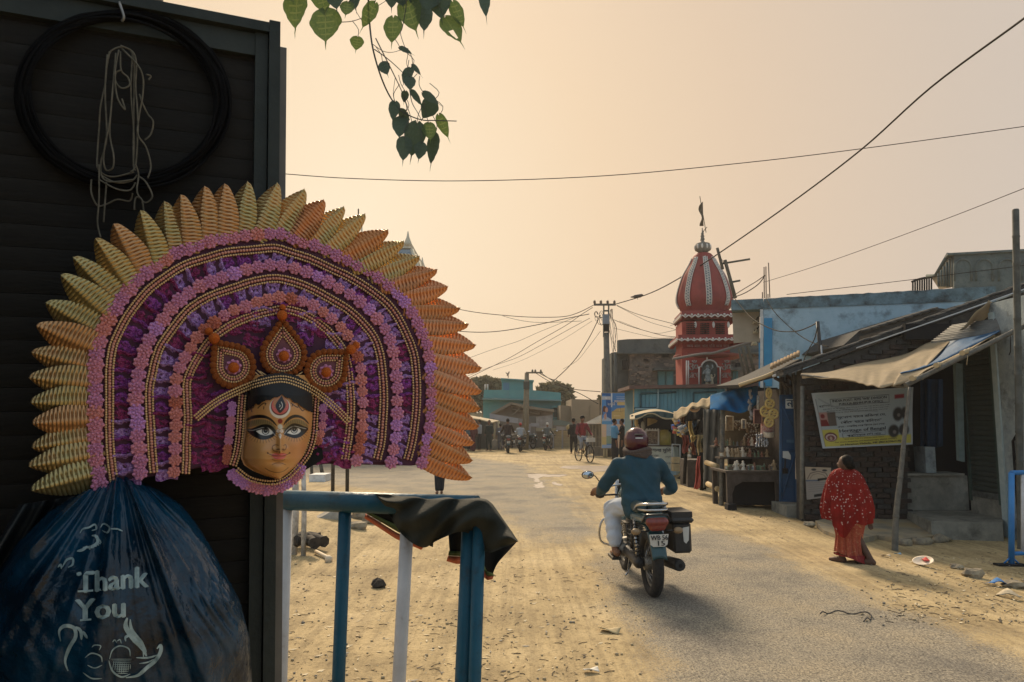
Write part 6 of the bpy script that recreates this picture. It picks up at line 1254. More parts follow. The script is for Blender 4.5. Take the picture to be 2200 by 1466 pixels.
for nm, q, m, dd in (('fascia', [(1052, 902), (1052, 888.5), (1113, 899), (1113, 910)], lav, -.3), ('fascia', [(1113, 911), (1113, 899), (1132, 902), (1132, 911)], gry, -.25), ('sign_board', [(1152, 920), (1152, 896), (1187, 892), (1187, 920)], mt('faded_board', hzc((.36, .34, .32)), hzc((.22, .2, .19)), 3), -.3), ('dark_bay', [(1132, 908), (1132, 894), (1152, 895), (1152, 908)], mt('bay_shade', hzc((.09, .09, .085), .1)), -.1), ('sign_board', [(1141, 917), (1141, 909), (1159, 910), (1158, 917)], lav, -.35), ('lintel', [(1152, 926), (1152, 920), (1197, 921), (1197, 926)], mt('lintel_tan', hzc((.32, .29, .2))), -.3), ('tin_roof', [(1189, 914), (1190, 902), (1206, 903), (1237, 912), (1237, 914.5)], mt('tin_green', hzc((.12, .17, .16))), -.6), ('sign_board', [(1196, 924), (1196, 916.5), (1214, 917), (1214, 924)], lav, -.5), ('sign_board', [(1215, 924), (1215, 917), (1234, 917.5), (1234, 924)], gry, -.5), ('post_wall', [(1128, 966), (1128, 910), (1141, 911), (1141, 966)], lav, -.1), ('post_wall', [(1140, 966), (1140, 918), (1150, 918), (1150, 966)], gry, 0), ('post_wall', [(1184, 966), (1184, 925), (1190, 925), (1190, 966)], lav, 0), ('post_wall', [(1207, 966), (1207, 925), (1210, 925), (1210, 966)], lav, 0), ('dark_opening', [(1152, 962), (1152, 928), (1182, 928), (1182, 962)], mt('bay_shade', (0, 0, 0)), .1), ('counter', [(1171, 965), (1172, 952), (1184, 952), (1184, 965)], mt('counter_brick', hzc((.25, .14, .11))), -.2)):
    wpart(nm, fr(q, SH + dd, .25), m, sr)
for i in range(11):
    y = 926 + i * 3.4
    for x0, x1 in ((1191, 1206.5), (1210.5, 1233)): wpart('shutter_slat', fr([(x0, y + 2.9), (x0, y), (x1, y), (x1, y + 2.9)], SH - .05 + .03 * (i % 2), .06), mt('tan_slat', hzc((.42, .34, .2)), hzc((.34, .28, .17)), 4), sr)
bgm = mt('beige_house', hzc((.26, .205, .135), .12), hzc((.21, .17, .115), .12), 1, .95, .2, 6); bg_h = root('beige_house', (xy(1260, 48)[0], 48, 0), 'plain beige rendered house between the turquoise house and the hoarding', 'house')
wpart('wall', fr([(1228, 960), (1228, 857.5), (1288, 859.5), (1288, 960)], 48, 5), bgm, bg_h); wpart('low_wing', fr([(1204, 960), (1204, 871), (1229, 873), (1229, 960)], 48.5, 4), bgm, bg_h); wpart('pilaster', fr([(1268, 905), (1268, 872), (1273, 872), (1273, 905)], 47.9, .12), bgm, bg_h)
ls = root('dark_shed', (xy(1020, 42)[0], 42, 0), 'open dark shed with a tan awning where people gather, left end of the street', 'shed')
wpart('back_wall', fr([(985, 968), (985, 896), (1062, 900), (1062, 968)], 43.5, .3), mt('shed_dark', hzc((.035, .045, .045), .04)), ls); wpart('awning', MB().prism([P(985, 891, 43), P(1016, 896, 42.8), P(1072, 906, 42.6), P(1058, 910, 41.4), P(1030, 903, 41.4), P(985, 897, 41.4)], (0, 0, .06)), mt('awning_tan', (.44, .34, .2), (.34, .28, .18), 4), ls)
for x in (1062, 1071.5): wpart('post', MB().tube([P(x, 966, 42), P(x, 905, 42)], .06, 6), mt('post_tan', hzc((.4, .33, .2))), ls)
wpart('stone_heap', MB().ball(P(1063, 962, 41.9), (.42, .3, .5), 9), mt('heap', hzc((.26, .22, .15)), hzc((.14, .12, .1)), 5), ls); wpart('crate', MB().box(P(1076, 958, 41.9), (.4, .4, .5)), mt('heap', (0, 0, 0)), ls)
# --- right stall before the hoarding
sk = root('tin_kiosk', (xy(1280, 34)[0], 34, 0), 'small wooden kiosk under a dark tin roof left of the blue hoarding', 'kiosk')
wpart('roof', MB().prism([P(1255, 910, 33.2), P(1296, 889, 34.5), P(1330, 889, 34.5), P(1330, 908, 33.2)], (0, 0, -.06)), mt('kiosk_tin', (.09, .10, .095), (.13, .13, .12), 3), sk); wpart('eave_board', fr([(1255, 911.5), (1255, 908.5), (1310, 908), (1310, 911)], 33.1, .08), wl, sk)
for x in (1258, 1267, 1274, 1281, 1288): wpart('board', fr([(x, 973), (x, 912), (x + 5.5, 912), (x + 5.5, 975)], 33.8, .06), mt('kiosk_wood', (.11, .10, .08), (.2, .17, .13), 6), sk)
wpart('stool', MB().box(P(1285, 970, 33.3), (.4, .4, .4)), mt('kiosk_wood', (0, 0, 0)), sk)
# --- hoarding
HD = 32.5; hg = root('hoarding', (xy(1324, HD)[0], HD, 0), 'tall two-panel blue hoarding with a portrait, Bengali lettering and a yellow house picture', 'hoarding')
gx, gy = np.linspace(1293, 1356, 96), np.linspace(845, 963, 170); GX, GY = np.meshgrid(gx, gy); pb = Paint(GX, GY, (.05, .19, .42)); S_ = .5
BL, DB, PO, PB_, YL = (.07, .24, .50), (.02, .10, .28), (.62, .44, .29), (.30, .42, .52), (.56, .42, .17)
def rc(x0, y0, x1, y1, c): pb.poly([(x0, y0), (x1, y0), (x1, y1), (x0, y1)], c, .6)
rc(1293, 845, 1302, 963, BL); rc(1302, 845, 1313, 905, DB); rc(1293, 845, 1313, 850, DB); rc(1293, 852, 1312, 859, (.45, .46, .47)); rc(1312.5, 845, 1315.5, 875, (.55, .60, .62))
rc(1293, 905, 1313, 912, (.10, .30, .50)); rc(1293, 912, 1303, 928, PO); rc(1303, 912, 1315, 928, PB_); rc(1293, 928, 1303, 940, PO); rc(1303, 928, 1315, 937, PB_); rc(1293, 939, 1303, 956, YL); rc(1303, 937, 1314, 954, (.25, .32, .22)); rc(1293, 956, 1314, 963, (.30, .40, .55)); rc(1315, 900, 1356, 912, (.22, .36, .52)); rc(1315, 912, 1356, 963, PO)
pb.disc(1299, 879, 4.2, (.10, .045, .03), ry=7); pb.disc(1303, 881, 3.2, (.50, .27, .19), ry=5.5); pb.poly([(1293, 902), (1298, 896), (1303, 889), (1304, 896), (1313, 901), (1313, 905), (1293, 905)], (.35, .45, .55)); pb.poly([(1297, 893), (1302, 887), (1303, 900), (1299, 903)], (.50, .27, .19)); pb.poly([(1294, 884), (1296, 876), (1296, 890), (1294, 893)], (.10, .045, .03))
rc(1326, 864, 1349, 871, YL); pb.poly([(1314, 902), (1314, 886), (1325, 878), (1343, 876), (1352, 884), (1353, 902), (1346, 900), (1330, 901)], (.50, .36, .13)); pb.poly([(1329, 884), (1333, 877), (1337, 884)], (.60, .48, .2)); rc(1345, 886, 1347, 895, (.14, .09, .05)); rc(1318, 893, 1332, 894.5, (.62, .5, .28)); pb.line([(1314, 884), (1353, 883)], .8, (.2, .14, .07)); pb.line([(1333, 876), (1334, 886)], .9, (.08, .06, .04))
for y in (853, 857): pb.line([(1325, y), (1343, y)], 1.1, (.5, .55, .6), a=.8)
pb.line([(1321, 862), (1347, 862)], 3.0, (.62, .58, .6), a=.85)
mb = MB(); mb.add([P(x, y, HD - .03) for y in gy for x in gx], [(j * 96 + i, (j + 1) * 96 + i, (j + 1) * 96 + i + 1, j * 96 + i + 1) for j in range(169) for i in range(95)]); me = mb.mesh('poster', attr_mat('poster_print', .5, .3)); setcol(me, pb.c.reshape(-1, 3)); wpart('poster', me, None, hg)
wpart('backing', fr([(1292, 964), (1292, 844), (1357, 844), (1357, 964)], HD - .02, .12), mt('frame_tan', (.38, .30, .17)), hg)
for x in (1298, 1303, 1348): wpart('leg', MB().tube([P(x, 990, HD + .05), P(x, 960, HD + .05)], .05, 6), mt('frame_tan', (0, 0, 0)), hg)
mb = MB(); 
for s, x, y, w, h in (('২০টি', 1315, 867.5, 20, 8), ('U', 1302, 855.5, 3, 4), ('আমার ঘর', 1334, 862, 24, 4)): put_text(mb, s, P(x, y, HD - .05), V((1, 0, 0)), V((0, 0, 1)), w=w * HD / F, h=h * HD / F, bold=.01, mi=0)
wpart('lettering', mb, mt('poster_white', (.66, .66, .66)), hg)
# --- tower top behind the mask
bt = root('blue_tower', (xy(770, 42)[0], 42, 0), 'blue and white patterned temple tower top peeping over the gold leaves', 'tower')
bcx = xy(770, 42)[0]; bz = lambda y: P(770, y, 42).z; bk_ = 42 / F
bm_ = mt('tower_blue', hzc((.13, .20, .26)), hzc((.18, .25, .30)), 2); pale = mt('tower_pale', hzc((.50, .47, .36)), hzc((.42, .4, .32)), 3)
def ring(hw, y): h = hw * bk_ * .93; z = bz(y); return [V((bcx - h, 42 - h, z)), V((bcx + h, 42 - h, z)), V((bcx + h, 42 + h, z)), V((bcx - h, 42 + h, z))]
mb = MB(); lv_ = [ring(118, 905 + 60), ring(118, 720), ring(164, 640), ring(160, 600), ring(138, 540)]; vs_ = [p for l_ in lv_ for p in l_]
mb.add(vs_, [(i * 4 + j, i * 4 + (j + 1) % 4, (i + 1) * 4 + (j + 1) % 4, (i + 1) * 4 + j) for i in range(4) for j in range(4)] + [(16, 17, 18, 19)]); wpart('tower_body', mb, bm_, bt)
wpart('coping', MB().box((bcx, 42, bz(531)), (252 * bk_, 252 * bk_, .32)), pale, bt)
for sx in (-1, 1):
    for sy in (-1, 1): wpart('corner_finial', MB().lathe([(.22, bz(531)), (.2, bz(525)), (.08, bz(514)), (.02, bz(502))], (bcx + sx * 119 * bk_, 42 + sy * 3.2, 0), 8), pale, bt)
wpart('spire', MB().lathe([(.9, bz(531)), (.5, bz(524)), (.2, bz(510)), (.06, bz(495)), (.03, bz(448))], (bcx, 42, 0), 16), pale, bt)
lo_, hi_ = lv_[3], lv_[4]
for s_ in (0, 1):
    a0, a1, b0_, b1_ = lo_[s_], lo_[(s_ + 1) % 4], hi_[s_], hi_[(s_ + 1) % 4]
    for i in range(4):
        q = lambda u, v: (a0.lerp(a1, u)).lerp(b0_.lerp(b1_, u), v) + ((V((0, -.04, 0))) if s_ == 0 else V((.04, 0, 0)))
        wpart('zigzag', MB().tube([q(i / 4, .05), q((i + .5) / 4, .92), q((i + 1) / 4, .05)], .09, 5), pale, bt)
        wpart('medallion', MB().tube([q((i + .5) / 4 + .07 * math.cos(t), .35 + .26 * math.sin(t)) for t in np.linspace(0, 2 * PI, 13)], .06, 5), mt('medallion_blue', hzc((.28, .36, .44))), bt)
wpart('corner_edge', MB().tube([lv_[4][1], lv_[3][1], lv_[2][1]], .1, 6), pale, bt)
# --- trees
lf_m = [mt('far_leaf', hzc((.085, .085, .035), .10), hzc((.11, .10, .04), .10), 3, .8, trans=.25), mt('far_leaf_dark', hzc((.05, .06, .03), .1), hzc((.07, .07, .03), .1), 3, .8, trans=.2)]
def tree(px, base_d, blobs, n, size, label, nm='leafy_tree'):
    b = V((*xy(px, base_d), 0)); r_ = root(nm, b, label, 'tree', 'trees beyond the street'); q = random.Random(int(px))
    c0 = sum((P(x, y, base_d) for x, y, *_ in blobs), V((0, 0, 0))) / len(blobs)
    wpart('trunk', MB().tube([b, b.lerp(c0, .5) + V((.2, 0, 0)), c0], [.28, .2, .08], 8), bark, r_)
    for x, y, *_ in blobs: wpart('limb', MB().tube([b.lerp(c0, .45), P(x, y, base_d).lerp(c0, .4), P(x, y, base_d)], [.12, .07, .03], 6), bark, r_)
    mb = MB()
    for x, y, rx_, ry_ in blobs:
        c = P(x, y, base_d); k = base_d / F
        for _ in range(int(n * rx_ * ry_ / 400)):
            u = V((q.gauss(0, 1), q.gauss(0, 1), q.gauss(0, 1))).normalized() * (q.random() ** .4)
            p = c + V((u.x * rx_ * k, u.y * rx_ * k, u.z * ry_ * k)); a = V((q.gauss(0, 1), q.gauss(0, 1), q.gauss(0, .7))).normalized(); t = a.cross(V((q.gauss(0, 1), q.gauss(0, 1), q.gauss(0, 1)))).normalized(); s = size * q.uniform(.5, 1.3)
            mb.add([p - a * s, p + t * s * .55, p + a * s, p - t * s * .55], [(0, 1, 2, 3)], q.randrange(2))
    o = wpart('crown', mb, lf_m, r_); return r_
tree(1050, 62, [(1022, 838, 22, 26), (1045, 826, 22, 18), (1066, 830, 18, 18), (1015, 862, 24, 26), (1035, 855, 22, 22)], 330, .30, 'grey-green tree left of the turquoise house')
tree(1190, 64, [(1170, 838, 18, 14), (1192, 835, 22, 15), (1212, 845, 17, 20), (1205, 862, 20, 20), (1222, 862, 13, 18)], 330, .30, 'yellow-green tree between the turquoise house and the beige house')
tree(940, 66, [(930, 850, 40, 30), (960, 860, 36, 34), (900, 866, 40, 30)], 200, .36, 'tree behind the mask leaves')
tree(1291, 50, [(1288, 862, 4, 12), (1286, 868, 5, 9)], 900, .16, 'thin dry shrub on the roof line left of the utility pole', 'dry_shrub')
mb = MB(); q = random.Random(2)
for i in range(90):
    x = -95 + i * 2.2 + q.uniform(-1, 1); h = q.uniform(1.6, 4.2)
    for _ in range(60):
        p = V((x + q.gauss(0, 1.3), 95 + q.uniform(-3, 3), abs(q.gauss(.5, .35)) * h)); s = q.uniform(.3, .8); a = q.uniform(0, PI); mb.add([p - V((s, 0, 0)), p + V((0, .2, s * .7)), p + V((s, 0, 0)), p - V((0, .2, s * .7))], [(0, 1, 2, 3)], q.randrange(2))
bt.location.z -= .7
tag(obj('treeline', mb, lf_m), 'hazy line of scrub and trees on the horizon', kind='stuff')
# ================================================================ roadside stalls
KD = 13.7
wood_d = mt('dark_wood_stall', (.045, .035, .028), (.075, .06, .05), 9, .8, .3, 40); ply = mt('plywood', (.16, .12, .065), (.12, .09, .05), 5, .8, .2, 30); wood_l = mt('sunlit_bamboo', (.48, .37, .20), (.38, .28, .15), 12, .7, .2, 40)
ks = root('souvenir_stall', (xy(1610, KD)[0], KD, 0), 'open souvenir stall with table, shelves and sloping roof left of the brick house', 'stall')
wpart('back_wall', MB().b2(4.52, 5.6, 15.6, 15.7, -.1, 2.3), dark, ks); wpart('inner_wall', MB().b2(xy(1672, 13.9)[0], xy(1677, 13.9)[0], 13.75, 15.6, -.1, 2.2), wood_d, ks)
wpart('roof', MB().prism([P(1588, 827, 13.2), P(1642, 808, 13.1), P(1664, 799, 13.1), P(1723, 771, 13.0), P(1723, 786, 13.0), P(1664, 812, 13.1), P(1642, 817, 13.1), P(1592, 834, 13.2)], (0, 1.5, .05)), tile_m, ks)
wpart('roof_edge', MB().tube(catmull([P(1588, 828, 13.12), P(1618, 818, 13.1), P(1642, 810, 13.1), P(1664, 801, 13.1)], 4), .035, 7), wood_l, ks)
for i in range(9):
    x = 1658 + i * 7; y = 792 - i * 3.3
    wpart('roof_tile', MB().tube([P(x, y, 12.95), P(x + 1, y - 10, 13.25)], .03, 7, flat=.7), tile_l, ks)
wpart('fascia_pole', MB().tube([P(1660, 809, 12.95), P(1722, 787, 12.95)], .022, 7), mt('pale_pipe', (0, 0, 0)), ks)
for (a, b, c, e) in ((1664, 812, 1712, 838), (1676, 812, 1690, 836), (1690, 806, 1722, 832)): wpart('rafter', MB().tube([P(a, b, 13.2), P(c, e, 13.2)], .03, 6), wood_d, ks)
wpart('lath_wall', fr([(1676, 850), (1676, 808), (1722, 790), (1722, 850)], 13.75, .05), mt('lath_wash', (.25, .27, .25), (.17, .18, .17), 8), ks)
for i in range(4): x = 1679 + i * 12; wpart('lath', fr([(x, 848), (x, 812 - i * 5), (x + 5, 810 - i * 5), (x + 5, 848)], 13.68, .05), wood_d, ks)
bp = root('bamboo_post', G(1549, 1088), 'pale knotted bamboo post at the front corner of the souvenir stall', 'post'); bg0 = G(1549, 1088)
wpart('post_shaft', bamboo(MB(), bg0 - V((0, 0, .1)), P(1553, 868, bg0.y), .045, 0, 7), bam, bp)
# table
ty = KD - .15; tzp = P(1600, 1012, ty).z; tx0, tx1 = xy(1553, ty)[0], xy(1673, ty)[0]
tb = root('table', ((tx0 + tx1) / 2, ty, 0), 'dark wooden souvenir table with arched apron standing by the road edge', 'table')
wpart('table_top', MB().b2(tx0, tx1, ty, ty + 1.1, tzp - .04, tzp), wood_d, tb); wpart('apron', MB().b2(tx0 + .03, tx1 - .03, ty + .03, ty + .07, tzp - .20, tzp - .043), wood_d, tb)
for x in (tx0 + .07, tx1 - .07):
    for y in (ty + .06, ty + 1.0): wpart('leg', MB().b2(x - .045, x + .045, y - .04, y + .04, .0, tzp - .043), wood_d, tb)
wpart('arch_bracket', MB().prism([V((tx0 + .118, ty + .035, tzp - .203)), V((tx0 + .30, ty + .035, tzp - .203)), V((tx0 + .17, ty + .035, tzp - .28)), V((tx0 + .118, ty + .035, tzp - .42))], (0, .03, 0)), wood_d, tb)
p = G(1562, 1096); wpart('foot_block', MB().box((tx0 + .07, ty + .0, .02), (.16, .2, .2)), dark, tb)
thing('tin_box', MB().box((tx1 - .45, ty + .55, .36), (.8, .6, .58)), dark, 'large black box stowed under the right half of the souvenir table', 'box')
thing('carton', MB().box((tx0 + .40, ty + .6, .30), (.45, .5, .34)), mt('carton_tan', (.42, .33, .18), (.3, .23, .13), 6), 'sunlit tan carton stowed under the left half of the souvenir table', 'box')
thing('grey_sack', blob('grey_sack', [], .03, mats=[mt('sack_grey', (.30, .32, .32), (.2, .21, .2), 6)], balls=[(V((tx0 + .42, ty + .55, .53)), (.2, .18, .09))]), [], 'pale grey sack lying on the carton under the souvenir table', 'sack')
# tiers of shelves
tiers = [(tzp, ty + .12), (tzp + .22, ty + .48), (tzp + .42, ty + .82)]
for z, y in tiers[1:]: wpart('shelf', MB().b2(tx0 + .04, tx1 - .02, y, y + .36, z - .03, z), wood_d, ks)
thing('plywood_board', fr([(1558, 980), (1558, 877), (1613, 877), (1613, 980)], 15.0, .03), ply, 'brown plywood backboard at the left of the souvenir stall', 'board')
brass = [mt('trinket_tan', (.34, .24, .13), (.2, .14, .08), 20, .6), mt('trinket_brown', (.13, .08, .05), (.2, .13, .08), 20, .6), mt('trinket_cream', (.68, .62, .5), (.5, .43, .33), 20, .6), mt('trinket_grey', (.22, .23, .24), (.12, .12, .12), 20, .5), mt('trinket_green', (.08, .16, .10), (.2, .2, .13), 20, .6), mt('trinket_red', (.2, .06, .04), (.25, .14, .08), 20, .6)]
def figurine(k):
    q = random.Random(k); h = q.uniform(.09, .19); w = h * q.uniform(.22, .34); mb = MB().lathe([(w, 0), (w * .8, h * .1), (w * .45, h * .4), (w * .75, h * .62), (w * .3, h * .75), (w * .42, h * .88), (w * .1, h)], (0, 0, 0), 8); mb.tube([(-w * .7, 0, h * .6), (-w * 1.2, -.01, h * .4), (-w * .5, -.02, h * .42)], w * .16, 5); return mb.mesh('figurine', brass[k % 6])
def tbox_(k):
    q = random.Random(k); w, d, h = q.uniform(.06, .12), .05, q.uniform(.05, .11); mb = MB().box((0, 0, h / 2), (w, d, h)); mb.box((0, -d / 2 - .003, h / 2), (w * .8, .004, h * .7), 1); return mb.mesh('trinket_box', [brass[(k * 2) % 6], brass[(k + 2) % 6]])
def minimask(k):
    mb = MB(); q = random.Random(k); s = q.uniform(.08, .13)
    mb.prism([V((s * math.cos(t), 0, s * .9 * math.sin(t))) for t in np.linspace(0, PI, 12)], (0, .015, 0), 0)
    for t in np.linspace(.1, PI - .1, 11): mb.ball((s * math.cos(t), -.008, s * .9 * math.sin(t)), s * .13, 5, 1)
    for t in np.linspace(.2, PI - .2, 8): mb.ball((s * .62 * math.cos(t), -.012, s * .55 * math.sin(t)), s * .09, 5, 2)
    mb.ball((0, -.014, .0), (s * .25, s * .18, s * .34), 8, 3); return mb.mesh('small_mask', [brass[1], brass[2], brass[k % 6], brass[0]])
kinds = [(figurine, 'figurine', 'little carved figurine among the goods of the souvenir stall', 'figurine', 'figurines on the souvenir stall'), (tbox_, 'trinket_box', 'little patterned box among the goods of the souvenir stall', 'box', 'trinket boxes on the souvenir stall'), (minimask, 'small_mask', 'small half-round festival mask for sale on the souvenir stall', 'mask', 'small masks on the souvenir stall')]
lib = [[f(k) for k in range(6)] for f, *_ in kinds]
goods = {}
def good(kd, x, y, z, s=1.0, tilt=0, where='top shelf'):
    f, nm, lab, cat, grp = kinds[kd]; kv = R.randrange(6); o = tag(link(bpy.data.objects.new(nm, lib[kd][kv])), lab, cat, grp); goods.setdefault((kd, where, kv), []).append((x, o)); o.location = (x, y, z); o.rotation_euler = (tilt, 0, R.uniform(-.4, .4)); o.scale = (s, s, s)
for t, (z, y) in enumerate(tiers):
    n = (24, 19, 13)[t]
    for i in range(n):
        x = tx0 + .08 + (tx1 - tx0 - .16) * (i + .5) / n; good(0 if R.random() < .6 else 1, x + R.uniform(-.02, .02), y + R.uniform(.02, .2), z + .002, R.uniform(.65, 1.1), 0, ('table top', 'middle shelf', 'top shelf')[t])
for i in range(9): good(2, xy(1566 + i * 12.2, 14.85)[0], 14.85, P(1600, R.choice([905, 918, 925, 945, 952]), 14.85).z, R.uniform(1.0, 1.6), 0, 'backboard')
for i in range(6): good(2, xy(1567 + i * 9, 14.9)[0], 14.9, P(1600, 975, 14.9).z, R.uniform(.9, 1.3), 0, 'lower row of the backboard')
cn = ('tan', 'brown', 'cream', 'grey', 'green', 'red'); od = ('first', 'second', 'third', 'fourth', 'fifth', 'sixth', 'seventh', 'eighth', 'ninth', 'tenth', 'eleventh', 'twelfth')
for (kd, wh, kv), its in goods.items():
    c_ = cn[(kv * 2) % 6] + ' and ' + cn[(kv + 2) % 6] if kd == 1 else cn[kv]
    for i, (x, o) in enumerate(sorted(its, key=lambda a: a[0])): o['label'] = ('' if len(its) == 1 else od[i] + ' ') + c_ + (' figurine', ' trinket box', '-rimmed small mask')[kd] + ' from the left on the souvenir stall ' + wh if len(its) > 1 else 'only ' + c_ + (' figurine', ' trinket box', '-rimmed small mask')[kd] + ' on the souvenir stall ' + wh
for k, (x0, y0, x1, y1, lab) in enumerate(((1560, 895, 1575, 925, 'sandy picture panel leaning at the left end of the souvenir shelves'), (1594, 902, 1602, 921, 'tiny cream framed picture in the middle of the souvenir stall'), (1620, 880, 1637, 910, 'pink framed portrait hanging beside the yellow discs'))):
    pf = root('picture', P(x0, y1, 14.4 - .3 * k), lab, 'picture'); d = 14.4 - .3 * k
    wpart('frame', MB().tube([P(x, y, d) for x, y in ((x0, y0), (x1, y0), (x1, y1), (x0, y1), (x0, y0))], .016, 4), brass[2] if k < 2 else mt('frame_pink', (.55, .33, .30)), pf); wpart('print', fr([(x0, y1), (x0, y0), (x1, y0), (x1, y1)], d + .01, .02), (brass[0], brass[3], mt('portrait_dark', (.10, .045, .045), (.18, .1, .09), 9))[k], pf)
thing('patterned_bag', MB().grid(lambda u, v: P(1636 + 29 * u, 906 + 34 * v, 13.9 - .06 * math.sin(PI * u) * math.sin(PI * v)), 10, 8, th=(0, .05, 0)), mt('bag_check', (.40, .12, .11), (.55, .45, .40), 40, .8), 'red and cream patterned cloth bag hanging below the yellow discs', 'bag'); thing('cream_pouch', MB().grid(lambda u, v: P(1642 + 22 * u, 928 + 11 * v + 2 * math.sin(PI * u), 13.82 - .05 * math.sin(PI * u)), 8, 6, th=(0, .05, 0)), brass[2], 'cream pouch hanging under the red patterned bag', 'pouch')
for k in range(5):
    x = 1626 + k * 5.5; mb = MB(); y = 935
    while y < 962: mb.ball(P(x + R.uniform(-1, 1), y, 13.85), R.uniform(.015, .03), 6); y += 4
    thing('bead_garland', mb, mt('garland_steel', (.25, .28, .33), (.4, .42, .45), 30, .35, met=.4), ('first', 'second', 'third', 'fourth', 'fifth')[k] + ' grey-blue bead garland from the left over the souvenir shelves', 'garland', 'bead garlands')
for k, (x, y0, y1, c, lab) in enumerate(((1612, 840, 905, (.3, .3, .3), 'strand of silvery keyrings hanging left of the white tube'), (1629, 850, 880, (.55, .55, .52), 'short white tube hanging inside the blue tarp'), (1643, 822, 872, (.4, .43, .42), 'pale cord hanging beside the top yellow disc'))):
    mb = MB()
    if k == 0:
        for i in range(16): mb.ball(P(x + R.uniform(-3, 3), y0 + i * 4, 13.6), R.uniform(.02, .04), 6)
    else: mb.tube([P(x, y0, 13.6), P(x - .5, y1, 13.6)], .025 if k == 1 else .01, 7)
    thing(('keyring_strand', 'white_tube', 'cord')[k], mb, mt('hang_%d' % k, c, tuple(q * .5 for q in c), 30, .5), lab, ('keyrings', 'tube', 'cord')[k])
disc_m = mt('straw_disc', (.56, .43, .16), (.46, .33, .12), 25, .75, .4, 60)
for x, y, rx_, ry_, lab in ((1652, 844.5, 5.6, 11, 'topmost yellow disc seen edge-on'), (1654, 867.5, 10, 10.5, 'second yellow disc from the top'), (1644.5, 884, 11, 12, 'left yellow disc of the middle pair'), (1662, 889.5, 10, 10.5, 'right yellow disc of the middle pair'), (1652.5, 907, 9.8, 11, 'lowest yellow disc above the patterned bag')):
    dd = 13.3 + (.05 if rx_ == 11 else 0); mb = MB(); rim = [P(x + rx_ * .88 * math.cos(t), y + ry_ * .88 * math.sin(t), dd) for t in np.linspace(0, 2 * PI, 21)]; mb.tube(rim, .022, 6)
    for ph in (0, PI): mb.tube(catmull([P(x + rx_ * a * math.cos(ph + b), y + ry_ * a * math.sin(ph + b), dd) for a, b in ((.85, .2), (.5, .3), (.2, 1.2), (.35, 2.4), (.62, 2.1), (.6, 1.4))], 4), .016, 5)
    mb.ball(P(x, y, dd), .022, 6)
    thing('swirl_disc', mb, disc_m, lab + ', hung beside the blue door', 'disc', 'yellow swirl discs')
# blue door
DD = 13.25; dr_ = root('blue_door', (xy(1694, DD)[0], DD, 0), 'dark blue tin door with a white stencilled letter right of the souvenir table', 'door'); dbm = mt('door_blue', (.014, .055, .13), (.02, .075, .165), 3, .5, .2, 14, dirt=(.012, .02, .03), dsc=3, dlo=.55, dhi=.7)
wpart('leaf', fr([(1676, 1078), (1676, 849), (1713, 847), (1713, 1080)], DD, .05), dbm, dr_)
for q in ([(1679, 1076), (1679, 851), (1711, 850), (1711, 1078), (1679, 1076)], [(1679, 968), (1711, 968)], [(1679, 1074), (1710, 970)], [(1680, 870), (1710, 930)]): wpart('door_batten', MB().tube([P(a, b, DD - .01) for a, b in q], .014, 5), dbm, dr_)
wpart('stencil_patch', fr([(1688, 878), (1688, 857.5), (1706, 858), (1706, 878)], DD - .012, .01), mt('stencil_white', (.52, .56, .55)), dr_)
mb = MB(); put_text(mb, 'ন', P(1697, 868, DD - .016), V((1, 0, 0)), V((0, 0, 1)), w=14 * DD / F, h=16 * DD / F, bold=.012); wpart('lettering', mb, dbm, dr_)
wpart('stencil_patch', MB().prism([P(x, y, DD - .012) for x, y in ((1682, 984), (1682, 967), (1692, 967), (1699, 979), (1699, 988))], (0, .01, 0)), mt('stencil_white', (0, 0, 0)), dr_); wpart('faint_chalk', fr([(1690, 951), (1690, 945), (1706, 945), (1706, 952)], DD - .012, .01), mt('chalk_blue', (.05, .12, .2)), dr_)
wpart('hasp', MB().tube([P(1687, 985, DD - .03), P(1686.5, 1008, DD - .03)], .012, 5), dark, dr_); wpart('padlock', MB().box(P(1687, 1012, DD - .05), (.08, .04, .09)), dark, dr_)
wpart('step', MB().b2(xy(1664, DD)[0], xy(1722, DD)[0], DD - .35, DD + .4, -.1, P(1690, 1082, DD).z), conc, dr_)
for (x0, x1, y0, y1, c, lab, nm) in ((1713.5, 1719, 838, 1000, (.46, .40, .40), 'pinkish whitewashed post right of the blue door', 'post'), (1715, 1724, 910, 968, (.16, .46, .42), 'narrow turquoise lettered strip on the post right of the blue door', 'strip'), (1716, 1722, 1015, 1092, (.40, .42, .47), 'pale lavender stake at the foot of the post right of the blue door', 'stake'), (1711, 1721, 985, 1030, (.46, .40, .32), 'ragged pale cloth tied to the post right of the blue door', 'rag')):
    mb = fr([(x0, y1), (x0, y0), (x1, y0 + 1), (x1 + (2 if nm == 'stake' else 0), y1)], 13.0 + .05 * len(nm) - .2, .05); o = thing('door_' + nm if nm in ('post', 'stake') else nm, mb, mt('c_' + nm, c, tuple(q * .7 for q in c), 12, .85, .3), lab, nm)
thing('gate_pole', MB().tube([P(1722, 1115, 12.4), P(1723, 1000, 12.4), P(1724, 830, 12.4)], .035, 8), bam, 'thin grey bamboo pole at the left edge of the brick wall', 'pole')
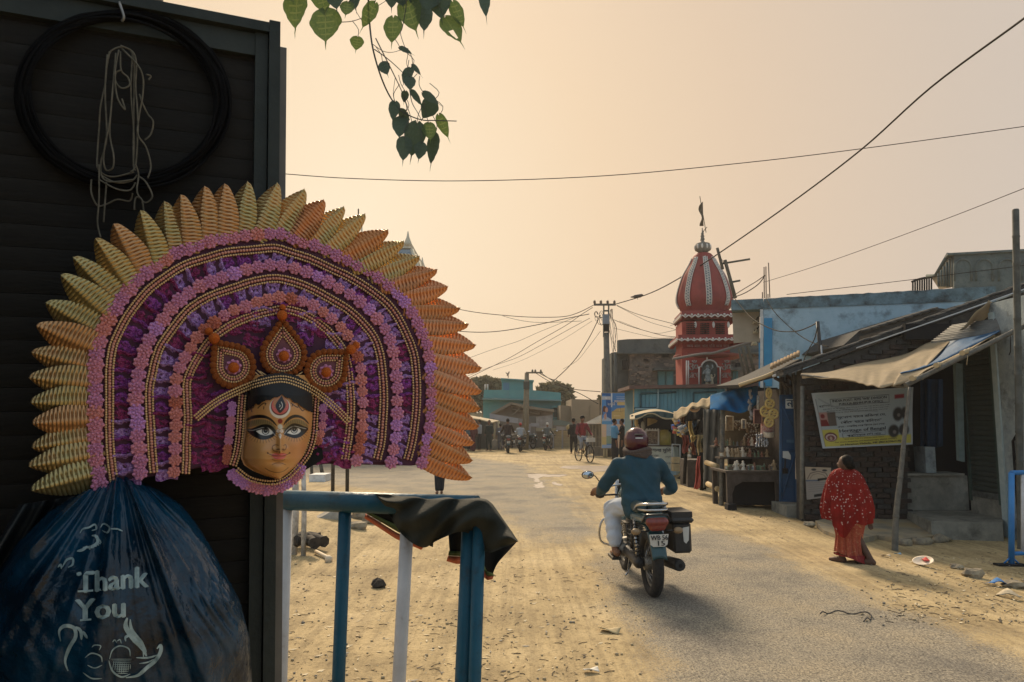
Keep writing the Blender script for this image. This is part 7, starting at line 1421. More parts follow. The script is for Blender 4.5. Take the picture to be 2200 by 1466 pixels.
# blue tarp of the souvenir stall, cloth awning left of it
thing('stall_tarp', MB().grid(lambda u, v: P(1526 + 102 * u, (851 - 22 * u ** .7) + (30 + 18 * math.sin(2.6 * u) ** 2 + 6 * u) * v + 2 * math.sin(u * 11) * v, 13.9 + .9 * (1 - u) * (1 - v) + .07 * math.sin(u * 9 + v * 4) + .03 * math.sin(u * 23 - v * 7)), 40, 12, th=(0, .015, 0)), mt('royal_tarp', (.012, .12, .30), (.04, .10, .15), 2.4, .9, .3, 14, trans=.04, spec=.05), 'creased royal blue tarp hanging over the left of the souvenir stall', 'tarp')
CS = 17.4
cs = root('clothes_stall', (xy(1500, CS)[0], CS, 0), 'ramshackle clothes stall of dark sheeting and poles left of the souvenir stall', 'stall')
wpart('sheet_wall', MB().grid(lambda u, v: P(1512 + 34 * u, 880 + 168 * v, 15.6 - .5 * u + .06 * math.sin(u * 15 + v * 4)), 16, 16, th=(0, .05, 0)), mt('sooty_sheet', (.045, .05, .05), (.08, .085, .08), 5, .8, .4, 14), cs)
wpart('inner_dark', MB().b2(xy(1482, 19.2)[0], xy(1545, 19.2)[0], 19.2, 19.3, -.1, 1.95), dark, cs)  # near-black panel in place of the shade inside the stall
wpart('awning_cloth', MB().grid(lambda u, v: P(1447 + 82 * u, 884 - 34 * u + (14 + 6 * math.sin(u * 9)) * v + 2.5 * math.sin(u * 23), CS - .7 - .9 * v * .6), 30, 8, th=(0, .0, -.03)), mt('jute_awning', (.36, .27, .15), (.24, .18, .1), 9, .9, .5, 20), cs)
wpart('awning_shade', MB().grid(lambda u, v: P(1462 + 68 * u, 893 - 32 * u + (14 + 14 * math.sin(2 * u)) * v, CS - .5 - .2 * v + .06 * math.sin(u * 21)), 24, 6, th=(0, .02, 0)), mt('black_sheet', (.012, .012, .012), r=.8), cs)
wpart('crescent_trim', MB().tube(catmull([P(1481, 877, CS - .95), P(1488, 882, CS - .95), P(1497, 882, CS - .95), P(1504, 877, CS - .95)], 4), [.01 + .03 * math.sin(PI * i / 12) for i in range(13)], 6), mt('trim_cream', (.55, .42, .33)), cs)
for x0, y0, x1, y1, r in ((1513, 1052, 1515, 862, .05), (1470, 1040, 1478, 900, .04), (1508, 1056, 1512, 930, .05)): wpart('pole', MB().tube([P(x0, y0, CS - .1), P(x1, y1, CS - .1)], r, 7), dark, cs)
for k, (x0, y0, x1, y1) in enumerate(((1518, 994, 1544, 1004), (1521, 1040, 1544, 1052))):
    thing('bamboo_rail', MB().tube([P(x0, y0, 15.2), P(x1, y1, 14.4)], .055, 8), wood_l, ('upper', 'lower')[k] + ' sunlit bamboo rail sticking out beside the bamboo post', 'rail', 'bamboo rails by the clothes stall')
for k, (q, lab) in enumerate(((((1536, 952), (1545, 951), (1547, 990), (1540, 992)), 'upper pale plank leaning behind the bamboo post'), (((1529, 996), (1538, 994), (1545, 1030), (1537, 1034)), 'lower pale plank leaning behind the bamboo rails'))):
    thing('plank', fr(q, 15.4, .05), mt('pale_plank', (.42, .38, .29), (.3, .27, .2), 9), lab, 'plank')
fab = lambda n, c: mt('fab_' + n, c, tuple(q * .72 for q in c), 9, .9, .2, 40)
def cloth(px, d, m, lab, nm, cat, amp=.05, g='clothes hung at the clothes stall'):
    tl, tr2, br_, bl2 = px; f1 = R.uniform(9, 15); ph = R.uniform(0, 6)
    def f(u, v):
        x = (tl[0] * (1 - u) + tr2[0] * u) * (1 - v) + (bl2[0] * (1 - u) + br_[0] * u) * v; y = (tl[1] * (1 - u) + tr2[1] * u) * (1 - v) + (bl2[1] * (1 - u) + br_[1] * u) * v
        return P(x + 1.2 * math.sin(v * 7 + ph), y + 1.2 * math.sin(u * 9 + ph) * v, d + amp * math.sin(u * f1 + ph + 2 * v) + amp * .6 * math.sin(v * 11 + u * 3))
    return thing(nm, MB().grid(f, 12, 12, th=(0, .02, 0)), m, lab, cat, g)
cloth([(1455, 884), (1474, 882), (1472, 912), (1464, 906)], CS - .6, fab('rust', (.30, .15, .08)), 'rust brown cloth at the left end of the clothes awning', 'cloth', 'cloth')
cloth([(1477, 890), (1484, 890), (1492, 938), (1482, 936)], CS - .5, fab('yellow', (.55, .40, .14)), 'long yellow sleeve hanging under the clothes awning', 'garment', 'garment')
cloth([(1486, 890), (1502, 886), (1496, 914), (1489, 920)], CS - .4, fab('denim', (.05, .13, .24)), 'pointed denim blue cloth under the clothes awning', 'cloth', 'cloth')
cloth([(1489, 916), (1510, 890), (1511, 932), (1492, 934)], CS - .3, fab('black', (.014, .014, .014)), 'black shirt hanging right of the denim cloth', 'shirt', 'shirt')
cloth([(1466, 935), (1480, 936), (1480, 971), (1467, 975)], CS - .2, fab('maroon', (.24, .06, .05)), 'maroon cloth hanging below the snack packets', 'cloth', 'cloth')
cloth([(1484, 934), (1497, 936), (1494, 946), (1485, 952)], CS - .7, fab('yellow', (0, 0, 0)), 'small yellow cloth flap above the camouflage shirt', 'cloth', 'cloth')
cloth([(1497, 934), (1512, 935), (1511, 972), (1499, 978)], CS - .6, fab('sand', (.44, .35, .18)), 'sandy yellow shirt with a dark patch hanging on the front pole', 'shirt', 'shirt'); cloth([(1506, 944), (1512, 940), (1512, 966), (1508, 962)], CS - .72, fab('olive', (.06, .06, .035)), 'dark olive patch cloth over the sandy shirt', 'cloth', 'cloth')
cloth([(1482, 952), (1490, 948), (1496, 978), (1488, 976)], CS - .5, fab('sienna', (.28, .09, .05)), 'sienna strip hanging beside the sandy shirt', 'cloth', 'cloth')
cloth([(1499, 981), (1505, 980), (1504, 1050), (1491, 1052)], CS - 1.0, fab('coral', (.58, .13, .10)), 'coral red cloth hanging down to the ground by the clothes stall', 'cloth', 'cloth', .06)
cloth([(1503, 972), (1514, 972), (1512, 1052), (1505, 1052)], CS - .8, fab('black', (0, 0, 0)), 'black trousers hanging right of the coral red cloth', 'trousers', 'trousers')
pk = [(.55, .40, .18), (.06, .15, .42), (.50, .52, .55), (.42, .10, .08), (.22, .30, .40), (.5, .5, .2)]
for k, (x, y, w, h, a) in enumerate(((1451, 905, 9, 14, .5), (1457, 909, 9, 13, .3), (1464, 922, 12, 14, .5), (1450, 925, 8, 14, -.2), (1472, 921, 10, 15, .5), (1458, 930, 9, 12, .2), (1466, 934, 9, 12, -.3), (1446, 918, 7, 12, .1))):
    c = P(x, y, CS - .3 + .03 * k); s = CS / F; ux = V((math.cos(a), 0, math.sin(a))); uz = V((-math.sin(a), 0, math.cos(a)))
    mb = MB().grid(lambda u, v: c + ux * ((u - .5) * w * s) + uz * ((v - .5) * h * s) + V((0, -.05 * math.sin(PI * u) * math.sin(PI * v), 0)), 6, 6, th=(0, .02, 0)); pr_ = root('snack_packet', c, ('upper pale orange', 'upper blue', 'big silver grey', 'lower left red', 'right slate blue', 'bottom olive yellow', 'bottom orange', 'leftmost dark blue')[k] + ' snack packet hanging between the snack stall and the clothes stall', 'packet', 'hanging snack packets'); wpart('wrapper', mb, mt('pack_%d' % (k % 6), pk[k % 6], tuple(q * .7 for q in pk[k % 6]), 20, .35), pr_)
    wpart('print_band', MB().grid(lambda u, v: c + ux * ((u - .5) * w * s * .8) + uz * ((v * .3 - .1) * h * s) + V((0, -.055 * math.sin(PI * (u * .8 + .1)) - .004, 0)), 6, 2), mt('pack_%d' % ((k + 2) % 6), pk[(k + 2) % 6], tuple(q * .7 for q in pk[(k + 2) % 6]), 20, .35), pr_)
for k, (x, y, r, c, lab) in enumerate(((1478, 975, .07, (.5, .46, .36), 'cream pot'), (1488, 968, .06, (.45, .36, .2), 'tan pot'), (1492, 978, .08, (.05, .05, .05), 'black pot'), (1480, 985, .06, (.6, .55, .45), 'white cup'))): thing('pot', MB().lathe([(r * .6, 0), (r, r * .6), (r * .9, r * 1.3), (r * .5, r * 1.6), (r * .6, r * 1.8)], P(x, y, 18.3), 10), mt('pot_%d' % k, c), lab + ' on the dark bench behind the hanging clothes', 'pot')
thing('dark_bench', MB().b2(xy(1464, 18.5)[0], xy(1500, 18.5)[0], 18.1, 18.9, .0, P(1480, 988, 18.3).z), wood_d, 'dark bench at the back of the clothes stall', 'bench')
# snack stall
SD_ = 21.6; sn = root('snack_stall', (xy(1420, SD_)[0], SD_, 0), 'puffed rice snack stall with a lettered pale front panel and tan awning', 'stall')
scr = mt('panel_cream', (.42, .43, .36), (.35, .36, .30), 3, .8, .1, 20)
wpart('front_panel', fr([(1378, 1021), (1378, 959), (1447, 960), (1453, 1018)], SD_, .06), scr, sn); wpart('side_board', MB().prism([P(1447, 959, SD_), P(1456, 962, SD_ + .6), P(1459, 1016, SD_ + .6), P(1453, 1021, SD_)], (.03, .03, 0)), mt('panel_grey', (.2, .23, .22), (.3, .33, .3), 6), sn)
wpart('painted_foot', MB().prism([P(x, y, SD_ - .012) for x, y in ((1408, 1021), (1414, 1008), (1422, 1006), (1430, 1012), (1440, 1006), (1452, 1009), (1453, 1021))], (0, .008, 0)), mt('foot_blue', (.16, .27, .33), (.3, .36, .38), 9), sn)
ink2 = mt('panel_ink', (.05, .06, .09)); mb = MB()
for s, x, y, w, h in (('মশলা মুিড়', 1418, 968, 49, 12), ('আলু চপ ভাজা', 1400, 980, 30, 5), ('েবগুিন', 1436, 982, 13, 4.5), ('এখােন পাওয়া যায়', 1404, 993, 30, 4), ('িডম েটাস্ট', 1432, 996, 18, 5.5)): put_text(mb, s, P(x, y, SD_ - .012), V((1, 0, 0)), V((0, 0, 1)), w=w * SD_ / F, h=h * SD_ / F, bold=.008 if h > 10 else 0)
wpart('lettering', mb, ink2, sn); wpart('counter', MB().b2(xy(1378, SD_)[0], xy(1452, SD_)[0], SD_ - .02, SD_ + 1.0, P(1400, 959, SD_).z - .0, P(1400, 957, SD_).z), wood_d, sn)
gb_ = root('glass_case', P(1402, 957, SD_ + .3), 'pale framed glass case full of puffed rice on the snack stall counter', 'case'); gd = SD_ + .2
wpart('case_frame', MB().tube([P(x, y, gd) for x, y in ((1388, 957), (1388, 925), (1415, 925), (1415, 957), (1388, 957))], .035, 4), mt('case_white', (.55, .52, .46)), gb_); wpart('puffed_rice', fr([(1389, 957), (1389, 927), (1413, 927), (1413, 957)], gd + .03, .4), mt('puffed_rice', (.30, .22, .15), (.07, .05, .04), 26, .9, .6, 40), gb_)
for i in range(5): wpart('knob', MB().ball(P(1390 + i * 6, 923, gd), .035, 6), mt('case_white', (0, 0, 0)), gb_)
thing('yellow_jar', MB().lathe([(.17, 0), (.19, .03), (.19, .36), (.12, .42), (.13, .45), (.0, .46)], P(1428, 957, SD_ + .3), 16), mt('jar_yellow', (.30, .24, .05), (.22, .17, .04), 6, .35), 'dull yellow jar on the snack counter right of the glass case', 'jar')
wpart('awning', MB().grid(lambda u, v: P(1353 + 112 * u, (892 - 14 * math.sin(PI * min(1, u * 1.0)) + 3 * u) + (9 + 3 * math.sin(u * 12)) * v * (1 + .6 * u) , SD_ + 1.2 - 1.8 * v), 30, 8, th=(0, 0, -.03)), mt('tan_awning', (.42, .33, .19), (.3, .25, .16), 5, .85, .3, 14), sn)
wpart('teal_valance', MB().grid(lambda u, v: P(1364 + 96 * u, 893 - 9 * math.sin(PI * u) + (9 + 6 * u) * v, SD_ - .5 + .05 * math.sin(u * 30)), 24, 5, th=(0, .02, 0)), mt('valance_teal', (.035, .07, .07), (.06, .1, .1), 6, .8), sn)
wpart('back_dark', MB().b2(xy(1366, 23.4)[0], xy(1478, 23.4)[0], 23.4, 23.5, 0, 1.78), dark, sn)  # near-black panel standing in for the shade under the awning
for x in (1358, 1385, 1450): wpart('post', MB().tube([P(x, 1018, SD_ + .4), P(x, 892, SD_ + .4)], .035, 6), bam, sn)
wpart('sack_cloth', fr([(1391, 916), (1391, 899), (1405, 900), (1413, 904), (1410, 908)], SD_ + .9, .02), fab('sand', (0, 0, 0)), sn)
for k, (x, y, c) in enumerate(((1367, 908, (.45, .34, .16)), (1370, 920, (.4, .3, .2)), (1381, 915, (.3, .3, .26)))): wpart('hanging_goods', MB().ball(P(x, y, SD_ + .2), (.06, .04, .14), 8), mt('hang_good_%d' % k, c), sn)
tl_ = root('steel_stand', P(1455, 1018, 20.6), 'thin steel stand with cartons between the snack stall and the clothes stall', 'stand')
for x in (1444, 1461): wpart('leg', MB().tube([P(x, 1010, 20.6), P(x, 955, 20.6)], .018, 6), mt('steel_grey', (.3, .31, .3), r=.4, met=.5), tl_)
wpart('rail', MB().tube([P(1443, 955, 20.6), P(1462, 956, 20.6)], .02, 6), mt('steel_grey', (0, 0, 0)), tl_)
for k, (y0, y1) in enumerate(((983, 995), (997, 1013))): thing('carton', fr([(1447, y1), (1447, y0), (1462, y0), (1462, y1)], 20.4, .35), mt('carton_tan', (0, 0, 0)), ('upper', 'lower')[k] + ' tan carton right of the snack stall panel', 'box', 'cartons by the snack stall')
# ================================================================ people, motorcycles, bicycle, animals
skin_m = mt('skin_brown', (.16, .075, .042), (.19, .09, .05), 20, .6, .1, 60); hair_m = mt('hair_black', (.006, .006, .006), r=.7, spec=.12)
def fabm(n, c, b=.35): return mt('wear_' + n, c, tuple(q * .78 for q in c), 7, .9, b, 26)
def hand(mb_caps, w, d, s, side):
    """palm, four unequal curled fingers and a thumb as capsules from wrist w along direction d"""
    d = d.normalized(); x = d.cross(V((0, 0, 1))); x = x.normalized() if x.length > .1 else V((1, 0, 0)); n = x.cross(d)
    mb_caps.append((w, .026 * s, w + d * .07 * s, .034 * s))
    for k, (o, l_) in enumerate(((-.026, .068), (-.009, .080), (.009, .075), (.026, .058))):
        a = w + d * .085 * s + x * o * s; b = a + d * l_ * .55 * s - n * .008 * s; c = b + d * l_ * .38 * s - n * .03 * s
        mb_caps += [(a, .0095 * s, b, .009 * s), (b, .009 * s, c, .0075 * s)]
    t0 = w + d * .03 * s - x * .028 * s * side; t1 = t0 + d * .03 * s - x * .03 * s * side - n * .012 * s; mb_caps += [(t0, .012 * s, t1, .0105 * s), (t1, .0105 * s, t1 + d * .028 * s - n * .012 * s, .0085 * s)]
def person(loc, rz, label, top, bottom, H=1.65, arms=None, legs=None, lean=0.0, vox=.022, hairless=False, skirt=False, grp=None, sit=None, head_turn=0, cap=None, sleeve=1.0, fingers=True):
    """figure facing +Y before rotation; arms/legs: ((elbow),(hand)) / ((knee),(foot)) for left then right, metres for a 1.65 m figure"""
    r_ = root('person', loc, label, 'person', grp, rz); k = H / 1.65
    hipz = sit if sit is not None else .86
    up = V((0, math.sin(lean), math.cos(lean))); hip = V((0, 0, hipz)); ch = hip + up * .36; nk = hip + up * .53; hd = hip + up * .71 + V((0, .02, 0))
    arms = arms or (((-.25, -.02, hipz + .24), (-.25, .06, hipz - .03)), ((.25, -.02, hipz + .24), (.25, .06, hipz - .03)))
    legs = legs or (((-.10, .02, .46), (-.11, -.02, .06)), ((.10, .04, .46), (.11, .02, .06)))
    S = lambda p: V(p) * k
    body = [(S(nk), .055 * k, S(hd - up * .06), .052 * k), (S(nk), .06 * k, S(hip), .09 * k), (S(nk + V((-.17, -.01, -.05))), .042 * k, S(nk + V((.17, -.01, -.05))), .042 * k)]; shirt = []; tr = []
    Ht = Mx.Rotation(head_turn, 3, 'Z'); F_ = lambda v: S(hd) + Ht @ (V(v) * k)
    balls = [(S(hd), (.078 * k, .095 * k, .112 * k), Ht), (F_((0, .06, -.06)), (.05 * k, .045 * k, .05 * k)), (F_((0, .098, -.01)), (.012 * k, .018 * k, .022 * k)), (F_((.08, -.005, -.01)), (.012 * k, .02 * k, .03 * k)), (F_((-.08, -.005, -.01)), (.012 * k, .02 * k, .03 * k))]
    for s_, (el, ha) in zip((-1, 1), arms):
        sh = nk + V((.17 * s_, -.01, -.05)); el, ha = V(el), V(ha); d = (ha - el).normalized(); wr = ha - d * .10
        body += [(S(sh), .042 * k, S(el), .035 * k), (S(el), .034 * k, S(wr), .024 * k)]
        if fingers: hand(body, S(wr), d, k, s_)
        else: body.append((S(wr), .028 * k, S(ha), .03 * k))
        shirt += [(S(sh), .068 * k, S(el), .052 * k)]
        if sleeve > .5: shirt.append((S(el), .052 * k, S(el.lerp(wr, sleeve * .95)), .04 * k))
    shirt += [(S(ch + V((-.09, 0, .08))), .105 * k, S(ch + V((.09, 0, .08))), .105 * k), (S(hip + V((-.06, 0, .06))), .11 * k, S(ch + V((-.07, 0, 0))), .115 * k), (S(hip + V((.06, 0, .06))), .11 * k, S(ch + V((.07, 0, 0))), .115 * k), (S(nk - up * .06), .10 * k, S(nk - up * .01), .062 * k)]
    for s_, (kn, ft) in zip((-1, 1), legs):
        h0 = hip + V((.085 * s_, 0, 0)); kn, ft = V(kn), V(ft)
        body += [(S(h0), .06 * k, S(kn), .045 * k), (S(kn), .045 * k, S(ft + V((0, 0, .03))), .03 * k), (S(ft + V((0, -.03, -.01))), .032 * k, S(ft + V((.01 * s_, .13, -.03))), .028 * k)]
        if not skirt: tr += [(S(h0), .105 * k, S(kn), .073 * k), (S(kn), .073 * k, S(kn.lerp(ft, .84)), .058 * k)]
    tr += [(S(hip + V((-.06, 0, .02))), .108 * k, S(hip + V((.06, 0, .02))), .108 * k)]
    if skirt: tr += [(S(hip), .12 * k, S(V((0, 0, .45))), .15 * k), (S(V((-.04, 0, .45))), .13 * k, S(V((-.05, .02, .12))), .12 * k), (S(V((.04, 0, .45))), .13 * k, S(V((.05, .02, .12))), .12 * k)]
    obj('body', blob('body', body, vox * .62, skin_m, 1, balls), [], r_)
    obj('trousers' if not skirt else 'skirt', blob('trousers', tr, vox, bottom, 2), [], r_); obj('shirt', blob('shirt', shirt, vox, top, 2), [], r_)
    if cap is not None: obj('cap', blob('cap', [], vox * .7, cap, 1, [(F_((0, -.01, .035)), (.095 * k, .11 * k, .095 * k), Ht)]), [], r_)
    elif not hairless: obj('hair', blob('hair', [], vox * .7, hair_m, 1, [(F_((0, -.022, .025)), (.088 * k, .094 * k, .105 * k), Ht)]), [], r_)
    return r_
# ---------------------------------------------------------------- motorcycle (origin under the rear wheel, heading +Y)
tyre_m = mt('tyre_rubber', (.012, .012, .013), (.03, .028, .025), 30, .85, .3, 60); chrome = mt('chrome', (.42, .43, .44), (.5, .5, .5), 20, .22, met=.9); alloy = mt('cast_alloy', (.20, .19, .17), (.12, .115, .10), 25, .5, .2, 40, met=.6); blk_p = mt('black_plastic', (.012, .013, .014), (.022, .023, .024), 30, .45); teal_p = mt('teal_paint', (.010, .045, .055), (.014, .06, .07), 10, .25, spec=.6)
def motorcycle(label, rider_pose=True, plate=('WB 56', '15')):
    m = root('motorcycle', (0, 0, 0), label, 'motorcycle')
    def torus(c, R_, r, n=36, k=10, sx=1.0): return MB().grid(lambda u, v: V(c) + V((r * sx * math.sin(2 * PI * v), (R_ + r * math.cos(2 * PI * v)) * math.cos(2 * PI * u), (R_ + r * math.cos(2 * PI * v)) * math.sin(2 * PI * u))), n, k)
    for y, w in ((0, .052), (1.23, .040)):
        wh = obj('wheel', torus((0, y, .302), .252, .05, 40, 10, w / .05), tyre_m, m)
        obj('rim', torus((0, y, .302), .205, .016, 36, 8, 1.3), alloy, wh); hb_ = MB(); hb_.tube([V((-.07, y, .302)), V((.07, y, .302))], .06, 16); obj('hub', hb_, alloy, wh)
        sp = MB()
        for i in range(28): t = 2 * PI * i / 28; s_ = .05 * (-1) ** i; sp.tube([V((s_, y + .055 * math.cos(t + .4), .302 + .055 * math.sin(t + .4))), V((0, y + .2 * math.cos(t), .302 + .2 * math.sin(t)))], .0022, 4)
        o = obj('spokes', sp, chrome, wh); o['kind'] = 'stuff'
    # rear mudguard
    obj('rear_mudguard', MB().grid(lambda u, v: V(((v - .5) * .15 * (1 - .12 * u) , -.345 * math.cos(math.radians(100 - 84 * u)) * 1.0, .302 + .375 * math.sin(math.radians(100 - 84 * u)) - .02 * (2 * v - 1) ** 2)), 18, 8, th=(0, .006, -.004)), teal_p, m)
    obj('front_mudguard', MB().grid(lambda u, v: V(((v - .5) * .12, 1.23 + .335 * math.cos(math.radians(40 + 125 * u)), .302 + .335 * math.sin(math.radians(40 + 125 * u)) - .02 * (2 * v - 1) ** 2)), 16, 6, th=(0, 0, -.005)), teal_p, m)
    obj('engine', blob('engine', [((-.09, .62, .36), .10, (.09, .62, .36), .10), ((0, .68, .42), .085, (0, .74, .60), .075), ((-.13, .56, .34), .075, (.12, .56, .34), .075)], .014, alloy, 1), [], m)
    fin = MB()
    for i in range(6): fin.box((0, .72 + i * .006, .47 + i * .022), (.20, .19, .007))
    o = obj('cooling_fins', fin, alloy, m); o['kind'] = 'stuff'
    fm_ = MB(); fm_.tube([V((0, 1.06, .95)), V((0, .95, .78)), V((0, .88, .40)), V((0, .60, .24))], .022, 8); fm_.tube([V((0, .98, .86)), V((0, .5, .72)), V((0, .1, .72)), V((0, -.22, .70))], .02, 8)
    for s_ in (-1, 1): fm_.tube([V((.09 * s_, .35, .70)), V((.10 * s_, .38, .33))], .016, 8); fm_.tube([V((.10 * s_, .38, .33)), V((.10 * s_, 0, .302))], .02, 8)
    obj('frame', fm_, blk_p, m)
    for s_ in (-1, 1):
        sh = obj('shock_absorber', MB().tube([V((.12 * s_, .03, .33)), V((.11 * s_, .14, .68))], .018, 8), chrome, m); co = MB()
        for i in range(9): c = V((.12 * s_, .03, .36)).lerp(V((.11 * s_, .14, .66)), i / 9); co.tube([c + V((.028 * math.cos(t), .028 * math.sin(t), .004 * t)) for t in np.linspace(0, 6.2, 9)], .006, 4)
        obj('spring', co, blk_p, sh)
        obj('fork', MB().tube([V((.085 * s_, 1.235, .302)), V((.085 * s_, 1.07, .98))], .022, 8), chrome, m)
        fp = MB(); fp.tube([V((.10 * s_, .55, .30)), V((.26 * s_, .56, .30))], .014, 7); obj('footpeg', fp, blk_p, m)
        mr = obj('mirror', MB().tube([V((.26 * s_, .98, .93)), V((.33 * s_, .99, 1.03)), V((.37 * s_, .98, 1.04))], .006, 6), blk_p, m); mb = MB().ball((.41 * s_, .985, 1.045), (.068, .022, .045), 12); obj('mirror_shell', mb, blk_p, mr)
        obj('mirror_glass', MB().ball((.41 * s_, .968, 1.045), (.058, .010, .037), 12), mt('mirror_glass', (.5, .55, .6), r=.06, met=.95), mr)
        ind = obj('indicator', MB().tube([V((.05 * s_, 1.10, .82)), V((.23 * s_, 1.08, .82))], .011, 6), blk_p, m); obj('lens', MB().ball((.27 * s_, 1.08, .82), (.055, .035, .035), 8), blk_p, ind)
        ri = obj('indicator', MB().tube([V((.07 * s_, -.26, .63)), V((.15 * s_, -.27, .63))], .009, 6), blk_p, m); obj('lens', MB().ball((.19 * s_, -.27, .63), (.045, .03, .03), 10), mt('lens_amber', (.22, .15, .08), (.28, .2, .12), 20, .3), ri)
        obj('grip', MB().tube([V((.25 * s_, .94, .90)), V((.37 * s_, .88, .87))], .018, 8), blk_p, m)
    obj('handlebar', MB().tube(catmull([V((-.36, .885, .873)), V((-.22, .96, .91)), V((-.08, 1.03, .93)), V((.08, 1.03, .93)), V((.22, .96, .91)), V((.36, .885, .873))], 4), .012, 7), chrome, m)
    obj('headlamp', blob('headlamp', [], .014, blk_p, 1, [((0, 1.14, .90), (.10, .10, .11))]), [], m); obj('lamp_glass', MB().ball((0, 1.215, .90), (.08, .03, .085), 12), chrome, m)
    obj('tank', blob('tank', [((0, .62, .80), .085, (0, .90, .86), .10)], .014, teal_p, 2, [((0, .80, .84), (.13, .2, .095))]), [], m)
    obj('seat', blob('seat', [((-.05, .56, .775), .055, (-.07, .05, .80), .06), ((.05, .56, .775), .055, (.07, .05, .80), .06)], .014, mt('seat_teal', (.02, .045, .05), (.03, .06, .065), 14, .5), 2), [], m)
    obj('tail_cowl', blob('tail_cowl', [((-.085, .25, .70), .05, (-.075, -.24, .73), .045), ((.085, .25, .70), .05, (.075, -.24, .73), .045), ((-.06, -.24, .73), .055, (.06, -.24, .73), .055)], .013, teal_p, 2), [], m)
    tlm = mt('lens_red', (.13, .018, .014), (.2, .03, .02), 40, .25, spec=.6)
    obj('tail_light', blob('tail_light', [((-.065, -.285, .71), .042, (.065, -.285, .71), .042), ((-.045, -.285, .665), .035, (.045, -.285, .665), .035)], .011, tlm, 1), [], m); obj('tail_light_bezel', MB().tube([V((-.12, -.25, .71)), V((-.10, -.27, .765)), V((.10, -.27, .765)), V((.12, -.25, .71))], .014, 7), blk_p, m)
    gr = MB(); gr.tube(catmull([V((-.12, .10, .78)), V((-.13, -.12, .845)), V((-.08, -.27, .865)), V((.08, -.27, .865)), V((.13, -.12, .845)), V((.12, .10, .78))], 5), .013, 8); gr.tube(catmull([V((-.115, -.05, .80)), V((-.09, -.29, .815)), V((.09, -.29, .815)), V((.115, -.05, .80))], 5), .011, 7); obj('grab_rail', gr, chrome, m)
    npl = obj('number_plate', MB().prism([V((-.085, -.335, .61)), V((.085, -.335, .61)), V((.075, -.32, .52)), V((.05, -.315, .50)), V((-.05, -.315, .50)), V((-.075, -.32, .52))], (0, .006, 0)), mt('plate_white_np', (.60, .60, .57), (.5, .5, .47), 20, .6), m)
    mb = MB(); uz = V((0, .13, .99)).normalized()
    for s, x, z, w, h in ((plate[0], 0, .582, .15, .042), (plate[1], .018, .532, .06, .042)): put_text(mb, s, V((x, -.341 + (.61 - z) * .16, z)), V((1, 0, 0)), uz, w=w, h=h, bold=.0035)
    obj('plate_lettering', mb, blk_p, npl)
    ex = obj('exhaust', MB().tube(catmull([V((.08, .82, .40)), V((.14, .78, .26)), V((.16, .5, .24)), V((.17, .25, .27))], 5), .022, 8), chrome, m); obj('silencer', MB().tube([V((.17, .30, .265)), V((.185, .1, .29)), V((.195, -.22, .32)), V((.196, -.27, .322))], [.035, .052, .055, .044], 14), blk_p, ex); obj('silencer_mouth', MB().tube([V((.196, -.272, .322)), V((.196, -.277, .322))], .018, 10), dark, ex)
    obj('chain_case', blob('chain_case', [((-.115, 0, .31), .055, (-.115, .5, .34), .05)], .014, blk_p, 1), [], m)
    sb = MB(); sb.box((.245, -.02, .55), (.17, .36, .27)); sb.box((.25, -.02, .705), (.21, .40, .05)); bx = obj('pannier_box', sb, blk_p, m); bx.modifiers.new('bevel', 'BEVEL').width = .02
    obj('box_lid', MB().box((.25, -.02, .755), (.19, .36, .05)), mt('lid_black', (.018, .018, .019), r=.5), bx); obj('torn_label', MB().prism([V((.25, -.203, .64)), V((.31, -.203, .65)), V((.30, -.203, .53)), V((.275, -.203, .50)), V((.255, -.203, .52))], (0, .004, 0)), mt('label_torn', (.5, .5, .47)), bx)
    obj('leg_guard', MB().tube(catmull([V((-.08, .92, .62)), V((-.28, .93, .58)), V((-.30, .95, .36)), V((-.08, .92, .30))], 5), .011, 7), chrome, m)
    obj('side_stand', MB().tube([V((-.10, .48, .28)), V((-.16, .30, .17)), V((-.20, .24, .15))], .010, 6), chrome, m)
    ls_ = MB()
    for z in (.46, .50, .54, .58): ls_.tube([V((-.155, .28, z)), V((-.16, .05, z + .01))], .006, 5)
    ls_.tube([V((-.155, .28, .44)), V((-.155, .28, .62))], .008, 5); ls_.tube([V((-.16, .05, .45)), V((-.16, .05, .63))], .008, 5); obj('saree_guard', ls_, blk_p, m)
    obj('gear_pedal', MB().tube([V((-.13, .50, .29)), V((-.17, .66, .28)), V((-.21, .67, .28))], .007, 6), chrome, m)
    return m
gm = G(1403, 1283); moto = motorcycle('dark teal motorcycle with a black side box and white number plate riding up the road')
mrz = math.radians(3.0); moto.location = gm; moto.rotation_euler = (0, math.radians(-1.5), mrz)
far_m = []
for px, py, rz, lab in ((1092, 974, .06, 'dark motorcycle under the brown-jacketed rider at the far end of the street'), (1117, 971, -.08, 'dark two-wheeler under the red-capped rider at the far end'), (1145, 965, 2.5, 'parked motorcycle between the far utility pole and the shop opening'), (1172, 968, -.3, 'motorcycle under the grey rider before the dark shop opening')):
    c = copy_tree(moto); c.location = G(px, py); c.rotation_euler = (0, 0, rz); c['label'] = lab; c['group'] = 'far two-wheelers'; far_m.append(c)
